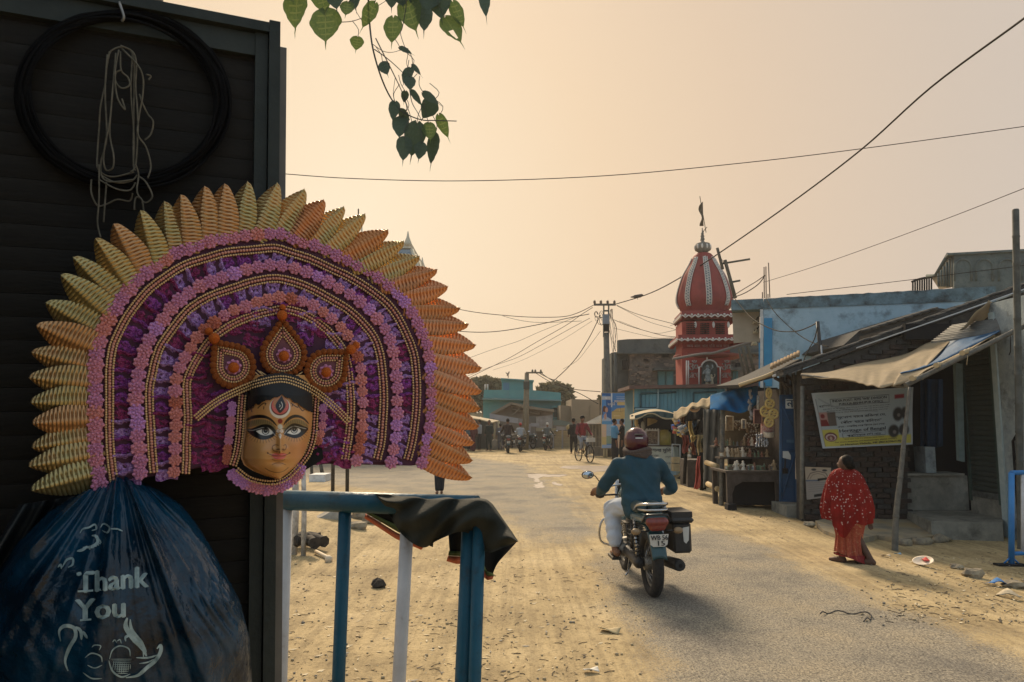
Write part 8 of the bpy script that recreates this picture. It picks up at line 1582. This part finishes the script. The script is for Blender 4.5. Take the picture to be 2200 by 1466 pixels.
# rider
blue_j = mt('jacket_teal', (.005, .038, .060), (.008, .052, .078), 5, .75, .5, 13); trs = mt('trousers_pale', (.50, .55, .62), (.43, .48, .55), 6, .85, .4, 18)
rider = root('person', gm, 'motorcycle rider in a teal jacket, pale trousers, brown scarf and maroon helmet', 'person', rz=mrz)
vb_ = .0135
arm_l = [V((-.20, .50, 1.19)), V((-.335, .57, .96)), V((-.375, .86, .885))]; arm_r = [V((.20, .50, 1.19)), V((.35, .56, .95)), V((.335, .86, .885))]
bd2 = [((0, .53, 1.25), .055, (0, .56, 1.36), .055), ((0, .42, .84), .09, (0, .50, 1.2), .08), ((-.2, .5, 1.17), .045, (.2, .5, 1.17), .045), ((-.2, .5, 1.17), .045, arm_l[1], .036), ((.2, .5, 1.17), .045, arm_r[1], .036), ((-.1, .40, .82), .07, (.1, .40, .82), .07), ((-.10, .38, .80), .07, (-.24, .70, .70), .055), ((-.24, .70, .70), .05, (-.235, .56, .33), .036), ((.10, .38, .80), .07, (.24, .72, .70), .055), ((.24, .72, .70), .05, (.22, .56, .33), .036)]
for s_ in (-1, 1): bd2 += [((.225 * s_, .50, .31), .036, (.235 * s_, .66, .285), .030), ((.235 * s_, .66, .285), .030, (.235 * s_, .74, .28), .022)]
for a in (arm_l, arm_r):
    d = (a[2] - a[1]).normalized(); w = a[2] - d * .04; bd2 += [(a[1], .035, w, .027)]; hand(bd2, w, d, 1.0, -1 if a is arm_l else 1)
obj('body', blob('body', bd2, .0085, skin_m, 1, [((0, .58, 1.40), (.075, .092, .11)), ((0, .675, 1.38), (.012, .016, .02))]), [], rider)
jc = [((-.10, .49, 1.17), .09, (.10, .49, 1.17), .09), ((-.085, .41, .86), .105, (-.10, .48, 1.12), .115), ((.085, .41, .86), .105, (.10, .48, 1.12), .115), ((0, .40, .84), .125, (0, .50, 1.15), .125), ((-.085, .375, .80), .125, (.085, .375, .80), .125), ((-.08, .35, .755), .115, (.08, .35, .755), .115), ((-.07, .50, 1.22), .07, (.07, .50, 1.22), .07), ((-.20, .50, 1.17), .075, arm_l[1], .066), (arm_l[1], .066, arm_l[2] - V((-.025, .12, 0)), .044), ((.20, .50, 1.17), .075, arm_r[1], .066), (arm_r[1], .066, arm_r[2] - V((-.015, .12, 0)), .044), ((-.10, .33, .75), .09, (.10, .33, .75), .09)]
jm = blob('jacket', jc, vb_, blue_j, 2)
for v in jm.vertices:           # creases of the jacket cloth
    c = v.co; f = .5 + .5 * math.sin(c.z * 38 + 5 * math.sin(c.x * 7) + c.x * 9); g_ = .5 + .5 * math.sin(c.z * 23 - 9 * c.x + 4 * math.sin(c.x * 15)); c += v.normal * ((.011 * (f ** 2 - .4) + .009 * (g_ ** 3 - .3)) * (1 if c.z < 1.1 else .4))
obj('jacket', jm, [], rider)
tm = blob('trousers', [((-.09, .42, .79), .10, (-.24, .69, .715), .088), ((-.24, .69, .715), .088, (-.235, .585, .42), .075), ((.09, .42, .79), .10, (.24, .71, .715), .088), ((.24, .71, .715), .088, (.225, .585, .42), .072), ((-.08, .42, .78), .09, (.08, .42, .78), .09)], vb_, trs, 2)
for v in tm.vertices: c = v.co; c += v.normal * (.006 * math.sin(c.z * 60 + 8 * math.sin(c.y * 9)))
obj('trousers', tm, [], rider)
for s_ in (-1, 1): obj('sandal', MB().box((.235 * s_, .62, .255), (.085, .25, .025)), blk_p, rider)
hm = mt('helmet_maroon', (.055, .007, .013), (.07, .010, .018), 8, .2, spec=.5, coat=.15)
hl = obj('helmet', blob('helmet', [((0, .58, 1.36), .118, (0, .59, 1.30), .108)], .010, hm, 3, [((0, .585, 1.405), (.128, .142, .135))]), [], rider)
obj('helmet_vent', MB().box((0, .452, 1.465), (.09, .012, .012), rot=Mx.Rotation(.5, 3, 'X')), blk_p, hl)
obj('helmet_badge', MB().box((0, .446, 1.432), (.075, .006, .012)), mt('badge_silver', (.5, .5, .5), r=.4, met=.5), hl)
sm_ = mt('scarf_brown', (.12, .085, .07), (.05, .04, .035), 60, .9, .6, 60, st=(1, 1, 3)); sc2 = MB()
for k in range(4):
    sc2.tube([V((.118 * (1 + .05 * k % .1) * math.cos(t), .545 + .115 * math.sin(t), 1.262 + .014 * k + .018 * math.sin(t * 2 + k))) for t in np.linspace(0, 2 * PI, 25)], .024, 8)
obj('scarf', sc2, sm_, rider)
# ---------------------------------------------------------------- woman in the red sari
gw = G(1832, 1212); wd = gw.y; q_ = wd / F
def sari_mat():
    m = bpy.data.materials.new('red_dotted_cloth'); m.use_nodes = True; t = m.node_tree; p = t.nodes['Principled BSDF']; l = t.links.new; tx = t.nodes.new('ShaderNodeTexCoord')
    vo = t.nodes.new('ShaderNodeTexVoronoi'); vo.inputs['Scale'].default_value = 28; vo.inputs['Randomness'].default_value = .75; l(tx.outputs['UV'], vo.inputs['Vector'])
    rp = ramp(t, [(.23, (.60, .46, .42)), (.28, (.26, .016, .012))]); l(vo.outputs['Distance'], rp.inputs[0])
    n = t.nodes.new('ShaderNodeTexNoise'); n.inputs['Scale'].default_value = 9; l(tx.outputs['Object'], n.inputs['Vector']); r2_ = ramp(t, [(.35, (.62, .62, .62)), (.65, (1, 1, 1))]); l(n.outputs[0], r2_.inputs[0]); mx = t.nodes.new('ShaderNodeMixRGB'); mx.blend_type = 'MULTIPLY'; mx.inputs[0].default_value = .8; l(rp.outputs[0], mx.inputs[1]); l(r2_.outputs[0], mx.inputs[2])
    l(mx.outputs[0], p.inputs['Base Color']); p.inputs['Roughness'].default_value = .85; p.inputs['Specular IOR Level'].default_value = .2
    tr = t.nodes.new('ShaderNodeBsdfTranslucent'); l(mx.outputs[0], tr.inputs[0]); ms = t.nodes.new('ShaderNodeMixShader'); ms.inputs[0].default_value = .18; l(p.outputs[0], ms.inputs[1]); l(tr.outputs[0], ms.inputs[2]); l(ms.outputs[0], t.nodes['Material Output'].inputs[0]); return m
wr_ = root('person', gw, 'woman in a red sari and white-dotted red shawl walking beside the road', 'person')
WX = lambda px: (px - 1832) * q_; WZ = lambda py: CH - (py - 905) * q_ - gw.z
def ring_cloth(name, prof, m, folds, amp, uvs=True, nu=120, nv=30, dep=.62):
    ys_ = [a for a, b, c in prof]
    def f(u, v):
        y = ys_[0] + (ys_[-1] - ys_[0]) * v; x0 = np.interp(y, ys_, [b for a, b, c in prof]); x1 = np.interp(y, ys_, [c for a, b, c in prof]); th = 2 * PI * u
        c = (x0 + x1) / 2; h = (x1 - x0) / 2; k = 1 + amp * (.25 + v) * (math.sin(th * folds + 3 * v + math.sin(4 * v)) + .6 * math.sin(th * (folds * 2 - 1) + 1 - 4 * v)); dz = ((-9 * math.sin(th) + 3 * math.sin(th * 5) + 26 * math.exp(-((th - 4.25) / .33) ** 2)) * v ** 3 if name == 'shawl' else 13 * math.cos(th) * v ** 2)
        return V((WX(c + h * math.cos(th) * k), h * q_ * dep * math.sin(th) * k + .02, WZ(y + dz)))
    mb = MB().grid(f, nu, nv, 0, True); me = mb.mesh(name, m); uv = me.uv_layers.new(name='UVMap')
    for lp_ in me.loops: i = lp_.vertex_index; uv.data[lp_.index].uv = ((i // (nv + 1)) / nu * 1.9, (i % (nv + 1)) / nv * .75)
    for pl_ in me.polygons:
        us = [uv.data[l_].uv.x for l_ in pl_.loop_indices]
    return obj(name, me, [], wr_)
ring_cloth('shawl', [(1004, 1816, 1838), (1008, 1804, 1849), (1014, 1797, 1858), (1025, 1791, 1865), (1045, 1784, 1872), (1070, 1778, 1878), (1090, 1775, 1880), (1110, 1778, 1878)], sari_mat(), 11, .06)
skm = mt('sari_red', (.27, .035, .02), (.36, .10, .05), 42, .9, .4, 40, dirt=(.42, .2, .11), dsc=26, dlo=.56, dhi=.62)
ring_cloth('sari_skirt', [(1085, 1800, 1862), (1115, 1799, 1862), (1150, 1804, 1854), (1178, 1801, 1857), (1190, 1799, 1861)], skm, 13, .07, dep=.85)
ring_cloth('sari_border', [(1182, 1798.5, 1860), (1187, 1798, 1861.5), (1192, 1797.5, 1863)], mt('sari_dark_border', (.20, .015, .015)), 13, .03, nv=4, dep=.87)
s_h = .86
bod = [(V((WX(1824), .02, WZ(1012))), .05, V((WX(1825), .01, WZ(1000))), .045), (V((WX(1826), .02, WZ(1015))), .06, V((WX(1830), .02, WZ(1100))), .08), (V((WX(1826), .02, WZ(1024))), .05, V((WX(1858), .02, WZ(1040))), .04), (V((WX(1858), .02, WZ(1040))), .04, V((WX(1871), .0, WZ(1080))), .033), (V((WX(1871), .0, WZ(1080))), .033, V((WX(1871), -.02, WZ(1106))), .022), (V((WX(1820), .02, WZ(1100))), .06, V((WX(1818), .02, .27)), .045), (V((WX(1842), .02, WZ(1100))), .06, V((WX(1846), -.02, .27)), .045)]
hand(bod, V((WX(1871), -.02, WZ(1105))), V((-.02, .02, -1)), .88, 1)
for hx_, hy_, tx2, ty2 in ((1814, .02, 1796, .13), (1862, -.13, 1838, -.04)):
    h_, t_ = V((WX(hx_), hy_, .04)), V((WX(tx2), ty2, .032)); bod += [(h_, .04, h_.lerp(t_, .6), .036), (h_.lerp(t_, .6), .036, t_, .022), (h_ + V((-.01, .01, .02)), .034, V((WX(1818 if hx_ < 1830 else 1846), .02 if hx_ < 1830 else -.02, .27)), .042)]
    obj('sandal', MB().tube([h_ - V((0, 0, .032)), t_ - V((0, 0, .022))], [.05, .045], 8, flat=.25), blk_p, wr_)
hdp = V((WX(1826), .01, WZ(995)))
obj('body', blob('body', bod, .0095, mt('skin_backlit', (.075, .036, .022), (.095, .047, .028), 20, .65, .1, 60), 1, [(hdp, (.066, .083, .092)), (hdp + V((-.04, .05, -.02)), (.02, .03, .035)), (hdp + V((-.052, .07, -.008)), (.012, .014, .015)), (hdp + V((-.045, -.04, -.01)), (.016, .012, .022))]), [], wr_)  # darker skin tone carries the shade of her backlit side
obj('hair', blob('hair', [], .011, hair_m, 1, [(hdp + V((.016, -.022, .018)), (.070, .084, .088)), (hdp + V((.06, -.05, -.025)), (.04, .04, .038))]), [], wr_)
obj('bangle', MB().tube([V((WX(1871) + .028 * math.cos(t), -.02 + .028 * math.sin(t), WZ(1104))) for t in np.linspace(0, 2 * PI, 15)], .006, 6), mt('bangle_white', (.6, .58, .5), r=.4), wr_)
# ---------------------------------------------------------------- people further off
def far(px, py, rz, lab, top, bottom, **kw):
    g = G(px, py); return person(g, rz, lab, top, bottom, vox=.03, fingers=False, **kw)
FT = (((-.22, .14, 1.05), (-.12, .24, 1.15)), ((.22, .14, 1.05), (.12, .24, 1.15)))
person(G(1321, 989), math.radians(-70), 'man in a light blue shirt and dark wrap standing at the hoarding', fabm('sky', (.07, .24, .42)), fabm('navy', (.012, .014, .020)), H=1.66, arms=(((-.22, .05, 1.12), (-.05, .22, 1.14)), ((.22, .05, 1.12), (.06, .22, 1.12))), skirt=True, vox=.022, sleeve=.2)
person(G(1338, 988), math.radians(75), 'person in black facing the man in the light blue shirt', fabm('coal', (.012, .012, .013)), fabm('coal', (0, 0, 0)), H=1.66, arms=FT, skirt=True, vox=.022)
RA = (((-.30, .26, 1.02), (-.33, .62, .98)), ((.30, .26, 1.02), (.33, .62, .98)))
RL = (((-.2, .40, .72), (-.2, .25, .30)), ((.2, .40, .72), (.2, .25, .30)))
def rider_far(mo, lab, top, bot, cap=None, H=1.7, sit=.84):
    a = mo.rotation_euler.z; p = mo.matrix_basis @ V((0, .36, 0)); return person(p, a, lab, top, bot, H=H, arms=RA, legs=RL, lean=.12, sit=sit, vox=.03, fingers=False, cap=cap)
rider_far(far_m[0], 'bareheaded rider in a brown jacket at the far end of the street', fabm('umber', (.035, .022, .020)), fabm('navy', (0, 0, 0)), H=1.72); rider_far(far_m[1], 'rider with a red cap and pale grey shirt at the far end of the street', fabm('pale', (.36, .38, .40)), fabm('navy', (0, 0, 0)), cap=mt('cap_red', (.40, .04, .04)), H=1.5); rider_far(far_m[3], 'rider in grey with a white cap before the dark shop opening', fabm('slate', (.13, .14, .13)), fabm('navy', (0, 0, 0)), cap=mt('cap_white', (.55, .53, .48)), H=1.5)
far(1030, 968, 1.2, 'man in a white shirt standing in the far left group', fabm('white', (.36, .37, .38)), fabm('navy', (0, 0, 0)), arms=FT); far(1051, 969, 2.6, 'person in dark clothes at the right of the far left group', fabm('night', (.018, .03, .028)), fabm('night', (0, 0, 0)), H=1.62); far(1016, 970, .4, 'woman in a maroon sari in the far left group', fabm('wine', (.10, .025, .03)), fabm('wine', (0, 0, 0)), skirt=True, H=1.55); far(1008, 970, 1.0, 'person in dark blue at the left edge of the far group beside the mask leaves', fabm('bluegrey', (.07, .12, .16)), fabm('navy', (0, 0, 0)), H=1.6); far(1075, 967, .3, 'person in grey behind the brown-jacketed rider', fabm('ash', (.11, .11, .12)), fabm('ash', (0, 0, 0)), H=1.45)
far(1233, 977, .1, 'pedestrian in black with a tan bundle on the shoulder beside the cyclist', fabm('coal', (0, 0, 0)), fabm('coal', (0, 0, 0)), H=1.7, legs=(((-.1, .12, .47), (-.1, .1, .08)), ((.1, -.02, .46), (.1, -.22, .1))))
g = G(1229, 977); thing('bundle', blob('bundle', [], .03, fabm('tan', (.34, .26, .12)), 1, [(g + V((-.14, .0, 1.28)), (.13, .1, .16))]), [], 'tan bundle on the shoulder of the pedestrian in black', 'bundle')
far(944, 1063, .2, 'person in dark trousers mostly hidden behind the lowest right mask leaves', fabm('night', (0, 0, 0)), fabm('darkblue', (.012, .018, .025)), H=1.62, legs=(((-.05, .02, .46), (-.05, -.02, .06)), ((.06, .04, .46), (.05, .02, .06))))
# cyclist riding towards the viewer
gc = G(1255, 993); bc = root('bicycle', gc, 'black bicycle ridden towards the viewer past the wide puddle', 'bicycle', rz=PI + math.radians(20))
for y in (-.52, .52):
    w_ = obj('wheel', MB().tube([V((0, y + .33 * math.cos(t), .34 + .33 * math.sin(t))) for t in np.linspace(0, 2 * PI, 33)], .024, 8), tyre_m, bc); sp = MB()
    for i in range(16): t = 2 * PI * i / 16; sp.tube([V((.02 * (-1) ** i, y, .34)), V((0, y + .31 * math.cos(t), .34 + .31 * math.sin(t)))], .004, 4)
    o = obj('spokes', sp, chrome, w_); o['kind'] = 'stuff'
fm_ = MB()
for a, b in (((0, .52, .34), (0, .38, .92)), ((0, .40, .82), (0, -.02, .34)), ((0, .40, .84), (0, -.16, .84)), ((0, -.02, .34), (0, -.2, .92)), ((0, -.02, .34), (0, -.52, .34)), ((0, -.52, .34), (0, -.17, .80))): fm_.tube([V(a), V(b)], .02, 7)
obj('frame', fm_, blk_p, bc); obj('handlebar', MB().tube(catmull([V((-.28, .22, .98)), V((-.2, .36, 1.0)), V((0, .38, 1.0)), V((.2, .36, 1.0)), V((.28, .22, .98))], 4), .014, 6), chrome, bc); obj('saddle', MB().ball((0, -.22, .95), (.09, .14, .05), 10), blk_p, bc); obj('basket', MB().box((0, .60, .88), (.3, .2, .16)), mt('basket_white', (.45, .45, .42)), bc)
for s_ in (-1, 1): obj('pedal', MB().tube([V((0, -.02, .34)), V((.08 * s_, -.02, .34 + .14 * s_)), V((.16 * s_, -.02, .34 + .14 * s_))], .014, 6), blk_p, bc)
person(gc + Mx.Rotation(PI + math.radians(20), 3, 'Z') @ V((0, -.2, 0)), PI + math.radians(20), 'cyclist in a red and black jacket with grey shorts and a covered face', mt('jacket_redblack', (.30, .02, .03), (.02, .03, .03), 1.6, .8, .2, 20, st=(2, 2, 1)), fabm('greyshort', (.25, .27, .30)), H=1.68, arms=(((-.30, .16, 1.12), (-.26, .46, 1.0)), ((.30, .16, 1.12), (.26, .46, 1.0))), legs=(((-.14, .30, .62), (-.12, .12, .22)), ((.14, .26, .78), (.12, .18, .50))), lean=.1, sit=.96, vox=.024, fingers=False, cap=hair_m)
# dog by the kiosk
gd_ = G(1273, 980); dg = root('dog', gd_, 'tan street dog lying with its head up beside the wooden kiosk', 'dog'); dm_ = mt('dog_fur', (.34, .26, .15), (.26, .19, .11), 14, .9, .4, 60)
obj('body', blob('body', [((-.1, 0, .26), .15, (.35, .05, .20), .14), ((-.12, 0, .34), .11, (-.22, -.05, .55), .075), ((-.22, -.06, .58), .075, (-.34, -.14, .54), .04), ((-.16, -.08, .2), .06, (-.3, -.2, .05), .04), ((-.08, .1, .2), .06, (-.26, .02, .05), .04), ((.35, .0, .18), .11, (.2, -.18, .06), .05), ((.45, .05, .16), .04, (.7, -.05, .06), .025), ((-.20, -.0, .64), .03, (-.19, .02, .70), .012), ((-.25, -.10, .64), .03, (-.25, -.11, .70), .012)], .022, dm_, 1), [], dg)
# bird on the cable
bp_ = P(1370, 637.5, 30); br = root('bird', bp_, 'dark bird perched on the thick cable near the utility pole', 'bird'); obj('body', blob('body', [((-.11, 0, .0), .07, (.10, 0, .03), .075), ((.12, 0, .05), .055, (.17, 0, .06), .05), ((.2, 0, .06), .02, (.25, 0, .05), .012), ((-.12, 0, -.01), .05, (-.27, 0, -.02), .025), ((0, .03, -.05), .012, (0, .03, -.12), .012), ((.0, -.03, -.05), .012, (0, -.03, -.12), .012)], .014, mt('bird_grey', (.05, .045, .04), (.09, .08, .07), 20), 1), [], br)
# ================================================================ utility poles and wires
pole_c = mt('concrete_pole', (.14, .14, .12), (.09, .09, .08), 6, .9, .3, 20); UD = 33.4
up_ = root('utility_pole', (xy(1307, UD)[0], UD, 0), 'tall concrete utility pole with cross arm, meter box and tangled cables behind the hoarding', 'utility pole')
for x0, x1 in ((1296, 1298.5), (1306.5, 1309)): wpart('upper_leg', fr([(x0, 724), (x0 + .3, 655), (x1 + .3, 655), (x1, 724)], UD, .14), pole_c, up_)
wpart('lower_shaft', MB().tube([P(1307.5, 985, UD + .05), P(1302.5, 715, UD + .05)], [.17, .13], 4), pole_c, up_)
for y in (668, 690, 705, 722): wpart('rung', MB().tube([P(1297, y, UD + .05), P(1308, y, UD + .05)], .04, 4), pole_c, up_)
wpart('cross_arm', fr([(1276, 656.5), (1276, 652.5), (1323, 652.5), (1323, 656.5)], UD - .05, .1), mt('arm_steel', (.10, .09, .075)), up_)
for x in (1277.5, 1291, 1305.5, 1320): wpart('insulator', MB().lathe([(.04, 0), (.07, .03), (.045, .07), (.065, .10), (.03, .15)], P(x, 652.5, UD), 8), mt('insulator_brown', (.13, .09, .06), r=.4), up_)
wpart('meter_box', fr([(1295, 696), (1295, 675.5), (1309, 675.5), (1309, 696)], UD - .16, .14), mt('box_bluegrey', (.20, .24, .28), (.15, .18, .21), 6, .6), up_); wpart('clamp', MB().box(P(1302, 705, UD - .06), (.24, .12, .34)), dark, up_)
q = random.Random(4); mb = MB()
for i in range(9):
    c = P(1290 + q.uniform(-12, 4), 680 + q.uniform(-6, 14), UD - .1); r = q.uniform(.08, .2); mb.tube([c + V((r * .6 * math.cos(t), .05 * math.sin(3 * t), r * math.sin(t))) for t in np.linspace(0, 5.4, 14)], .010, 4)
for i in range(7):
    c = P(1312 + q.uniform(-2, 5), 660 + q.uniform(0, 8), UD - .1); mb.tube(catmull([c, c + V((q.uniform(-.1, .15), 0, -.4)), c + V((q.uniform(-.1, .2), 0, -.9)), c + V((q.uniform(.0, .3), 0, -1.6 - q.random()))], 4), .009, 4)
o = wpart('cable_tangle', mb, dark, up_); o['kind'] = 'stuff'
p2 = root('utility_pole', (xy(1129, 42)[0], 42, 0), 'slim far utility pole with a one-sided cross arm before the turquoise house', 'utility pole'); pt_ = mt('pole_tan', hzc((.22, .19, .13)), hzc((.16, .14, .1)), 5)
wpart('shaft', MB().tube([P(1128, 967, 42), P(1130.5, 870, 42), P(1132, 801, 42)], [.2, .17, .12], 4), pt_, p2); wpart('cross_arm', MB().tube([P(1130, 801, 41.9), P(1166, 801, 41.9)], .05, 5), pt_, p2); wpart('band', MB().box(P(1131, 828, 41.95), (.34, .3, .42)), mt('band_dark', (.07, .07, .06)), p2)
for x in (1144, 1150, 1162): wpart('insulator', MB().lathe([(.05, 0), (.06, .1), (.03, .18)], P(x, 801, 41.9), 6), pt_, p2)
wire_m = mt('cable_brown', (.03, .024, .015), (.02, .016, .012), 9, .8, spec=.1)
def wire(pts, d0, d1, r, lab, nm='cable'):
    n = len(pts); return thing(nm, MB().tube(catmull([P(x, y, d0 + (d1 - d0) * i / (n - 1)) for i, (x, y) in enumerate(pts)], 6), r, 6), wire_m, lab, 'cable', 'overhead cables')
wire([(2300, -40), (2200, 40), (2000, 188), (1850, 322), (1700, 436), (1560, 534), (1480, 586), (1400, 629), (1322, 654)], 9.5, 33.4, .021, 'thickest black cable slanting from the upper right corner down to the utility pole')
wire([(560, 370), (612, 374), (760, 384), (1000, 389), (1300, 378), (1600, 350), (1850, 320), (2200, 272), (2300, 256)], 15, 15, .0085, 'long thin level cable crossing the sky behind the thick cable'); wire([(2300, 365), (2200, 405), (2050, 464), (1900, 520), (1750, 573), (1640, 607)], 13, 28, .009, 'thin cable rising to the right edge above the balcony house'); wire([(2300, 555), (2190, 572), (2060, 588), (1960, 601), (1800, 620), (1690, 633)], 17, 19, .008, 'faint low cable skimming the pale blue parapet')
for pts, d1, r, lab in (([(1275, 656), (1245, 671), (1215, 680), (1170, 682), (1110, 680), (1020, 671), (940, 655)], 34, .016, 'upper sagging cable from the utility pole towards the mask'), ([(1266, 675), (1215, 685), (1155, 698), (1080, 711), (1020, 714), (940, 708)], 34, .018, 'second sagging cable from the utility pole towards the mask'), ([(1250, 690), (1180, 693), (1140, 692), (1105, 686), (1080, 679)], 34, .010, 'short slack loop under the upper sagging cable'), ([(1273, 661), (1245, 679), (1215, 700), (1155, 734), (1095, 769), (1038, 797), (960, 835)], 46, .014, 'steep drop cable from the cross arm to the lower left'), ([(1267, 684), (1215, 712), (1162, 742), (1110, 769), (1050, 790), (960, 826)], 46, .011, 'second steep drop cable to the lower left'), ([(1245, 678), (1192, 700), (1155, 715), (1117, 732), (1087, 742), (1050, 754), (1020, 765), (950, 790)], 40, .009, 'wavy thin cable falling to the left below the others'), ([(1272, 690), (1200, 735), (1120, 775), (1060, 795)], 46, .007, 'faintest drop cable to the lower left'), ([(1290, 677), (1268, 722), (1245, 760), (1223, 787), (1200, 809), (1188, 816), (1160, 803)], 42, .02, 'dark service cable curving from the utility pole to the far pole'), ([(1290, 712), (1265, 745), (1240, 775), (1210, 793)], 42, .008, 'faint second curve under the dark service cable'), ([(1162, 801), (1182, 815), (1215, 832), (1250, 848), (1285, 868)], 34, .018, 'lower cable from the far pole down behind the hoarding'), ([(1150, 801), (1185, 822), (1230, 836), (1290, 842)], 34, .018, 'upper cable from the far pole to behind the hoarding')):
    wire(pts, 42 if pts[0][0] < 1170 else 33.4, d1, r, lab)
for pts, d0, d1, r, lab in (([(1325, 656), (1360, 672), (1400, 684), (1450, 697), (1500, 712)], 33, 30, .012, 'upper slack cable from the utility pole behind the red tower'), ([(1318, 687), (1350, 700), (1390, 712), (1430, 722), (1480, 726)], 33, 30, .012, 'lower slack cable from the utility pole behind the red tower'), ([(1325, 657), (1390, 690), (1440, 705), (1490, 720)], 33, 31, .009, 'middle slack cable behind the red tower'), ([(1330, 690), (1400, 715), (1440, 712), (1490, 698)], 33, 30, .008, 'faint crossing cable left of the red tower'), ([(1318, 705), (1380, 720), (1420, 727), (1470, 722)], 33, 30, .008, 'lowest faint cable left of the red tower'), ([(1578, 641), (1600, 668), (1617, 685), (1636, 697), (1670, 711), (1710, 712), (1740, 702), (1756, 693)], 19.5, 13.2, .011, 'pale cable looping across the pale blue house to the short iron pole'), ([(1645, 640), (1662, 668), (1690, 697), (1720, 722), (1750, 738), (1780, 745)], 18.5, 15, .010, 'dark cable slanting down the pale blue wall'), ([(1757, 700), (1750, 728), (1738, 750), (1728, 772), (1722, 800)], 13.2, 12.5, .010, 'short dark cable hanging from the iron pole to the gable'), ([(1573, 640), (1600, 630), (1628, 612), (1643, 593)], 24, 19.5, .014, 'lower loop of cable from the temple sticks to the roof rods'), ([(1575, 636), (1600, 620), (1625, 605), (1643, 592)], 24, 19.5, .012, 'upper loop of cable from the temple sticks to the roof rods'), ([(1540, 537), (1552, 560), (1560, 575), (1568, 590)], 24, 24, .008, 'short cable beside the dome sticks'), ([(1440, 700), (1470, 690), (1520, 678), (1575, 662)], 25.5, 25.5, .008, 'thin cable strung across the base of the dome')):
    wire(pts, d0, d1, r, lab)
thing('lamp_rod', MB().tube([P(770, 470, 41), P(770, 449, 41)], .04, 5), wire_m, 'thin rod rising above the gold leaves left of the blue tower', 'rod')
# ================================================================ haze in the air
mb = MB().b2(-160, 160, -40, 140, -1.3, 26)
hm_ = bpy.data.materials.new('haze_air'); hm_.use_nodes = True; t = hm_.node_tree; t.nodes.remove(t.nodes['Principled BSDF'])
pv_ = t.nodes.new('ShaderNodeVolumePrincipled'); pv_.inputs['Color'].default_value = (.93, .90, .86, 1); pv_.inputs['Density'].default_value = .0008; pv_.inputs['Anisotropy'].default_value = .45
t.links.new(pv_.outputs[0], t.nodes['Material Output'].inputs['Volume'])
tag(obj('haze', mb, hm_), kind='stuff')
bpy.data.scenes.remove(TS)
